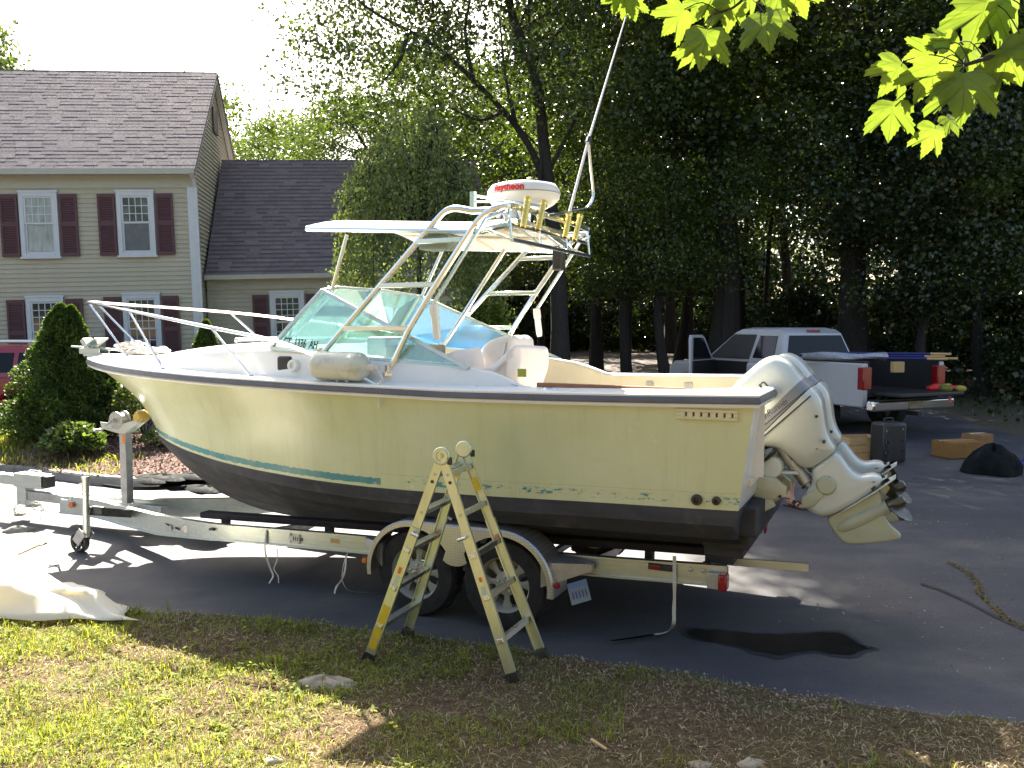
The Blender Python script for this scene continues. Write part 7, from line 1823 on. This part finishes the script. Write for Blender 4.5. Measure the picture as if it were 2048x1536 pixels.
fallen(1131, 1358, .075, .2, 'tan dead leaf standing up beside the right ladder foot'); fallen(1012, 1398 - 20, .04, 1.2, 'small dead leaf in the grass near the ladder foot'); fallen(848, 1331, .07, 1.7, 'curled dead leaf lying between the ladder legs'); fallen(960, 1344, .05, .7, 'brown dead leaf in the shaded grass between the ladder feet'); fallen(1195, 1488, .06, 2.0, 'pale dead leaf low on the bare soil')
g = G(); a = lawn_pt(1183, 1482) + Vector((0, 0, .015)); c = lawn_pt(1213, 1503) + Vector((0, 0, .012)); g.tube([a, c], [.012, .008], 6); tag(g.obj('stick', MT['wood'], None), 'pale splinter of wood lying on the bare soil', 'stick')
# little yellow flower by the shade line
q = lawn_pt(783, 1505); fl = thing('buttercup', 'yellow wildflower standing in the grass at the shade line', 'flower', q)
g = G(); g.tube([(0, 0, 0), (.004, 0, .07), (0, .003, .12)], .0016, 5); g.tube([(0, 0, .05), (.02, 0, .10)], .0012, 5); g.obj('stem', MT['grass'], fl)
g = G()
for c in ((0, 0, .122), (.021, 0, .102)):
    for k in range(5):
        a = 2 * pi * k / 5; g.add([Vector(c), Vector(c) + Vector((.012 * cos(a - .5), .012 * sin(a - .5), .004)), Vector(c) + Vector((.016 * cos(a), .016 * sin(a), .006)), Vector(c) + Vector((.012 * cos(a + .5), .012 * sin(a + .5), .004))], [(0, 1, 2, 3)])
g.obj('petal', MT['yellow'], fl)
# damp stain and weed filled crack on the asphalt: thin sheets lying on it
def flat(name, outline, mat, h, kind='structure'):
    g = G(); P = [onZ(*p) for p in outline]; c = sum(P, Vector()) / len(P); vs = [Vector((p.x, p.y, .006 * sin(p.x * 1.1 + .4) * sin(p.y * .9) + h)) for p in P]
    g.add(vs, [tuple(range(len(vs)))]); o = g.obj(name, mat, None, smooth=False, fix=True); o['kind'] = kind; return o
m, nt, b, out = nmat('wet_asphalt'); n_ = noise(nt, 6, 5, .7)
r = ramp(nt, n_.outputs[0], [(.35, (.010, .010, .012)), (.65, (.022, .018, .014))]); nt.links.new(r.outputs[0], b.inputs['Base Color']); b.inputs['Roughness'].default_value = .28; b.inputs['Specular IOR Level'].default_value = .22; bump(nt, b, noise(nt, 30, 4).outputs[0], .12, .004)
MT['damp'] = M('damp_asphalt', (.030, .031, .038), .5, var=.3, scale=20, bmp=.4, bscale=150)
top_ = [(1374, 1262), (1400, 1259), (1440, 1262), (1500, 1268), (1560, 1270), (1610, 1268), (1660, 1266), (1690, 1272), (1710, 1283), (1726, 1294), (1748, 1296)]
bot = [(1728, 1302), (1704, 1309), (1680, 1311), (1650, 1305), (1610, 1302), (1570, 1309), (1545, 1309), (1510, 1301), (1470, 1290), (1420, 1282), (1385, 1275)]
pts = smoothpts([(a, c_, 0) for a, c_ in top_ + bot + [top_[0]]], 4)[:-1]
cxm = sum(p.x for p in pts) / len(pts); pr_ = random.Random(2)
def ragged(k, amp):
    out_ = []
    for i_, p in enumerate(pts):
        q_ = pts[(i_ + 1) % len(pts)]
        for t_ in (0, .25, .5, .75):
            x_ = p.x + (q_.x - p.x) * t_; y_ = p.y + (q_.y - p.y) * t_; cy_ = 1285 + (x_ - cxm) * .03
            out_.append((x_ + (x_ - cxm) * k * .25 + pr_.uniform(-amp, amp), cy_ + (y_ - cy_) * (1 + k) + pr_.uniform(-amp, amp) * .35 + 1.2 * sin(x_ * .13)))
    return out_
flat('damp_patch', ragged(.28, 2.2), MT['damp'], .004)
flat('puddle', ragged(0, 1.6), m, .008)
m, nt, b, out = nmat('tar_line'); b.inputs['Base Color'].default_value = (.02, .02, .024, 1); b.inputs['Roughness'].default_value = .6
L_ = [(1842, 1168), (1880, 1180), (1930, 1202), (1985, 1232), (2048, 1260), (2110, 1290)]
flat('tar_line', [(x, y - 3 - .6 * sin(x * .2)) for x, y in L_] + [(x, y + 3 + .6 * sin(x * .17)) for x, y in reversed(L_)], m, .005)
CR = [(1900, 1125), (1935, 1145), (1955, 1165), (1962, 1190), (1985, 1215), (2015, 1240), (2060, 1262), (2120, 1290)]
xs, ys, zs = [], [], []
rng = np.random.default_rng(3)
cp_ = [onZ(*p) for p in CR]
for k in range(900):
    i_ = rng.integers(0, len(cp_) - 1); t = rng.random(); p = cp_[i_] * (1 - t) + cp_[i_ + 1] * t; xs.append(p.x + rng.normal() * .018); ys.append(p.y + rng.normal() * .018)
flakes('crack_litter', np.array(xs), np.array(ys), np.full(len(xs), .008), rng.uniform(.004, .014, len(xs)), leaf_mat('crack_weed', (.10, .07, .03), (.17, .15, .06), .2, .8), .4)
n = 5200; xs = rng.uniform(1.5, 8.5, n); ys = rng.uniform(5.4, 15, n); k = vnoise(xs + 3, ys + 8, .9, 5) > .52
flakes('driveway_litter', xs[k], ys[k], np.asarray(gz(ys[k])) + .009, rng.uniform(.003, .012, k.sum()), leaf_mat('litter', (.14, .09, .05), (.32, .25, .16), .1, .9), .3)
# boxes and bags by the pickup
def crate(px, py, w, d, h, label, mat, rot=0.0, slats=True):
    q = onZ(px, py, .09); t = thing('crate' if slats else 'carton', label, 'crate' if slats else 'box', (q.x, q.y, float(gz(q.y))), rot)
    g = G(); th = .012
    if slats:
        g.bb((-w / 2, -d / 2, .0), (w / 2, d / 2, .015)); g.obj('base', mat, t)
        for k in range(3):
            z = .02 + k * h / 3
            for a, c_ in (((-w / 2, -d / 2 - th, z), (w / 2, -d / 2, z + h / 3 - .018)), ((-w / 2, d / 2, z), (w / 2, d / 2 + th, z + h / 3 - .018)), ((-w / 2 - th, -d / 2, z), (-w / 2, d / 2, z + h / 3 - .018)), ((w / 2, -d / 2, z), (w / 2 + th, d / 2, z + h / 3 - .018))):
                g = G(); g.bb(a, c_); g.obj('slat', mat, t)
    else:
        g.bb((-w / 2, -d / 2, 0), (w / 2, d / 2, h)); g.obj('carton_side', mat, t, bevel=.012)
        for sy in (-1, 1):
            g = G(); g.box((0, sy * d / 4, h + .006), (w - .01, d / 2 - .012, .006), (sy * -.05, 0, 0)); g.obj('flap', mat, t)
        g = G(); g.bb((-w / 2 - .002, -.03, h + .004), (w / 2 + .002, .03, h + .013)); g.obj('tape', MT['strap'], t)
    return t
crate(1912, 910, .62, .42, .26, 'low orange brown cardboard box on the asphalt behind the pickup', MT['card'], .25, False)
crate(1954, 897, .36, .36, .26, 'darker cardboard box beside the low orange brown one', M('card_dark', (.30, .15, .06), .85), .5, False)
crate(1716, 915, .55, .40, .38, 'yellow wooden crate standing just behind the outboards', MT['wood'], .2)
q = onZ(1712, 918, .06); lump('red_bag', MT['redtext'], Vector((q.x, q.y, .08)), (.20, .15, .14), 81, 'crumpled red bag lying against the yellow crate', 'bag')
q = onZ(1775, 925, .06); sc_ = thing('suitcase', 'upright black case behind the pickup next to the yellow crate', 'suitcase', (q.x, q.y, float(gz(q.y))), .35)
g = G(); g.bb((-.22, -.17, .02), (.22, .17, .66)); g.obj('shell', MT['black'], sc_, bevel=.05)
g = G(); g.tube(smoothpts([(-.08, 0, .66), (-.08, 0, .71), (.08, 0, .71), (.08, 0, .66)], 4), .012, 6); g.obj('handle', MT['darkmetal'], sc_)
g = G()
for z in (.18, .34, .52): g.bb((-.20, -.185, z), (-.16, -.171, z + .04)); g.bb((.10, -.185, z + .02), (.13, -.171, z + .05))
g.obj('clasp', MT['chrome'], sc_)
q = onZ(1985, 945, .04); lump('dark_bag', MT['bag'], Vector((q.x, q.y, float(gz(q.y)))), (.36, .30, .40), 82, 'large lumpy dark bag on the asphalt at the right', 'bag', n=22, rough=.35)
q = onZ(2050, 930, .05); lump('blue_bag', MT['blue'], Vector((q.x, q.y, float(gz(q.y)))), (.26, .16, .10), 83, 'bright blue bag at the right edge of the driveway', 'bag')
# ------------------------------------------------------------------ person standing behind the outboards, only a foot and shin in view
pf = onZ(1578, 1015, .0); pz = float(gz(pf.y))
per = thing('person', 'person hidden behind the outboards with one bare shin and dark sandal showing', 'person', (pf.x, pf.y, pz), radians(12))
J = {'pel': (0, 0, .93, .125), 'bel': (0, .01, 1.08, .115), 'chs': (0, .0, 1.28, .135), 'nck': (0, -.01, 1.45, .055), 'hd0': (0, -.03, 1.52, .07), 'hd1': (0, -.03, 1.60, .088), 'hd2': (0, -.02, 1.69, .07)}
E_ = [('pel', 'bel'), ('bel', 'chs'), ('chs', 'nck'), ('nck', 'hd0'), ('hd0', 'hd1'), ('hd1', 'hd2')]
for s, n_ in ((1, 'r'), (-1, 'l')):
    fx = .02 if s > 0 else -.20; fy = 0 if s > 0 else .12
    J.update({n_ + 'hip': (.09 * s, 0, .87, .085), n_ + 'kne': ((.05 if s > 0 else -.15), -.02 + fy * .5, .48, .055), n_ + 'cal': ((.035 if s > 0 else -.17), .02 + fy * .8, .32, .052), n_ + 'ank': (fx, .02 + fy, .085, .034), n_ + 'bal': (fx + .05 * s, -.10 + fy, .036, .034), n_ + 'toe': (fx + .07 * s, -.165 + fy, .026, .022), n_ + 'hee': (fx - .01 * s, .05 + fy, .04, .034)})
    E_ += [('pel', n_ + 'hip'), (n_ + 'hip', n_ + 'kne'), (n_ + 'kne', n_ + 'cal'), (n_ + 'cal', n_ + 'ank'), (n_ + 'ank', n_ + 'bal'), (n_ + 'bal', n_ + 'toe'), (n_ + 'ank', n_ + 'hee')]
    J.update({n_ + 'sho': (.17 * s, 0, 1.38, .055), n_ + 'elb': (.21 * s, .03, 1.10, .038), n_ + 'wri': (.17 * s, -.14, .93, .026), n_ + 'plm': (.155 * s, -.20, .90, .028)})
    E_ += [('chs', n_ + 'sho'), (n_ + 'sho', n_ + 'elb'), (n_ + 'elb', n_ + 'wri'), (n_ + 'wri', n_ + 'plm')]
    for k in range(4):
        J[n_ + 'f%d' % k] = ((.155 + (k - 1.5) * .018) * s, -.25, .885, .0095); J[n_ + 'g%d' % k] = ((.155 + (k - 1.5) * .019) * s, -.275, .855, .008); E_ += [(n_ + 'plm', n_ + 'f%d' % k), (n_ + 'f%d' % k, n_ + 'g%d' % k)]
    J[n_ + 'th'] = (.115 * s, -.215, .895, .010); E_ += [(n_ + 'plm', n_ + 'th')]
ks = list(J); me = bpy.data.meshes.new('person_body'); me.from_pydata([J[k][:3] for k in ks], [(ks.index(a), ks.index(c_)) for a, c_ in E_], [])
body = link_mesh('body', me, per); sk = body.modifiers.new('skin', 'SKIN'); sk.use_smooth_shade = True
for v, k in zip(me.skin_vertices[0].data, ks): v.radius = (J[k][3], J[k][3]); v.use_root = (k == 'pel')
sb = body.modifiers.new('sub', 'SUBSURF'); sb.levels = 2; sb.render_levels = 2; me.materials.append(MT['skin'])
def tor(name, secs, mat):
    g = G(); g.loft([[(cx + rx * cos(a), cy + ry * sin(a), z) for a in [2 * pi * j / 16 for j in range(16)]] for cx, cy, z, rx, ry in secs], True, True); return g.obj(name, mat, per, sharp=60)
sh_ = M('shirt', (.10, .13, .20), .85)
tor('shirt', [(0, 0, .90, .175, .13), (0, 0, 1.1, .165, .13), (0, 0, 1.3, .185, .14), (0, 0, 1.40, .17, .10), (0, 0, 1.45, .08, .075)], sh_)
st2 = M('shorts', (.24, .20, .14), .9)
tor('shorts', [(.05, -.02, .50, .085, .095), (.08, -.01, .70, .11, .115), (.03, 0, .93, .165, .13), (0, 0, .97, .165, .13)], st2); tor('shorts', [(-.14, .04, .50, .085, .095), (-.11, .02, .70, .11, .115), (-.03, 0, .93, .165, .13), (0, 0, .965, .164, .129)], st2)
g = G()
hair = [[(.095 * sin(pi * (.12 + .42 * k / 5)) * cos(a), -.02 + .105 * sin(pi * (.12 + .42 * k / 5)) * sin(a), 1.62 + .105 * cos(pi * (.0 + .5 * k / 5))) for a in [2 * pi * j / 16 for j in range(16)]] for k in range(6)]
g.loft(hair, True, True); g.obj('hair', M('brown_hair', (.05, .03, .02), .6), per)
for s in (1, -1):
    fx = .02 if s > 0 else -.20; fy = 0 if s > 0 else .12
    g = G(); g.bar((fx - .012 * s, .10 + fy, .008), (fx + .08 * s, -.205 + fy, .008), .088, .018)
    for (cx, cy, cz, rx, rz) in ((fx + .045 * s, -.085 + fy, .042, .047, .040), (fx + .06 * s, -.13 + fy, .035, .044, .032)):
        g.tube([(cx + rx * cos(a), cy, max(.014, cz + rz * sin(a))) for a in [pi * (-.1 + 1.2 * j / 12) for j in range(13)]], .010, 6)
    g.tube([(fx + .043 * cos(a), .02 + fy + .043 * sin(a), .105) for a in [2 * pi * j / 14 for j in range(14)]], .009, 6, closed=True)
    g.obj('sandal', M('dark_leather', (.035, .02, .016), .6), per)
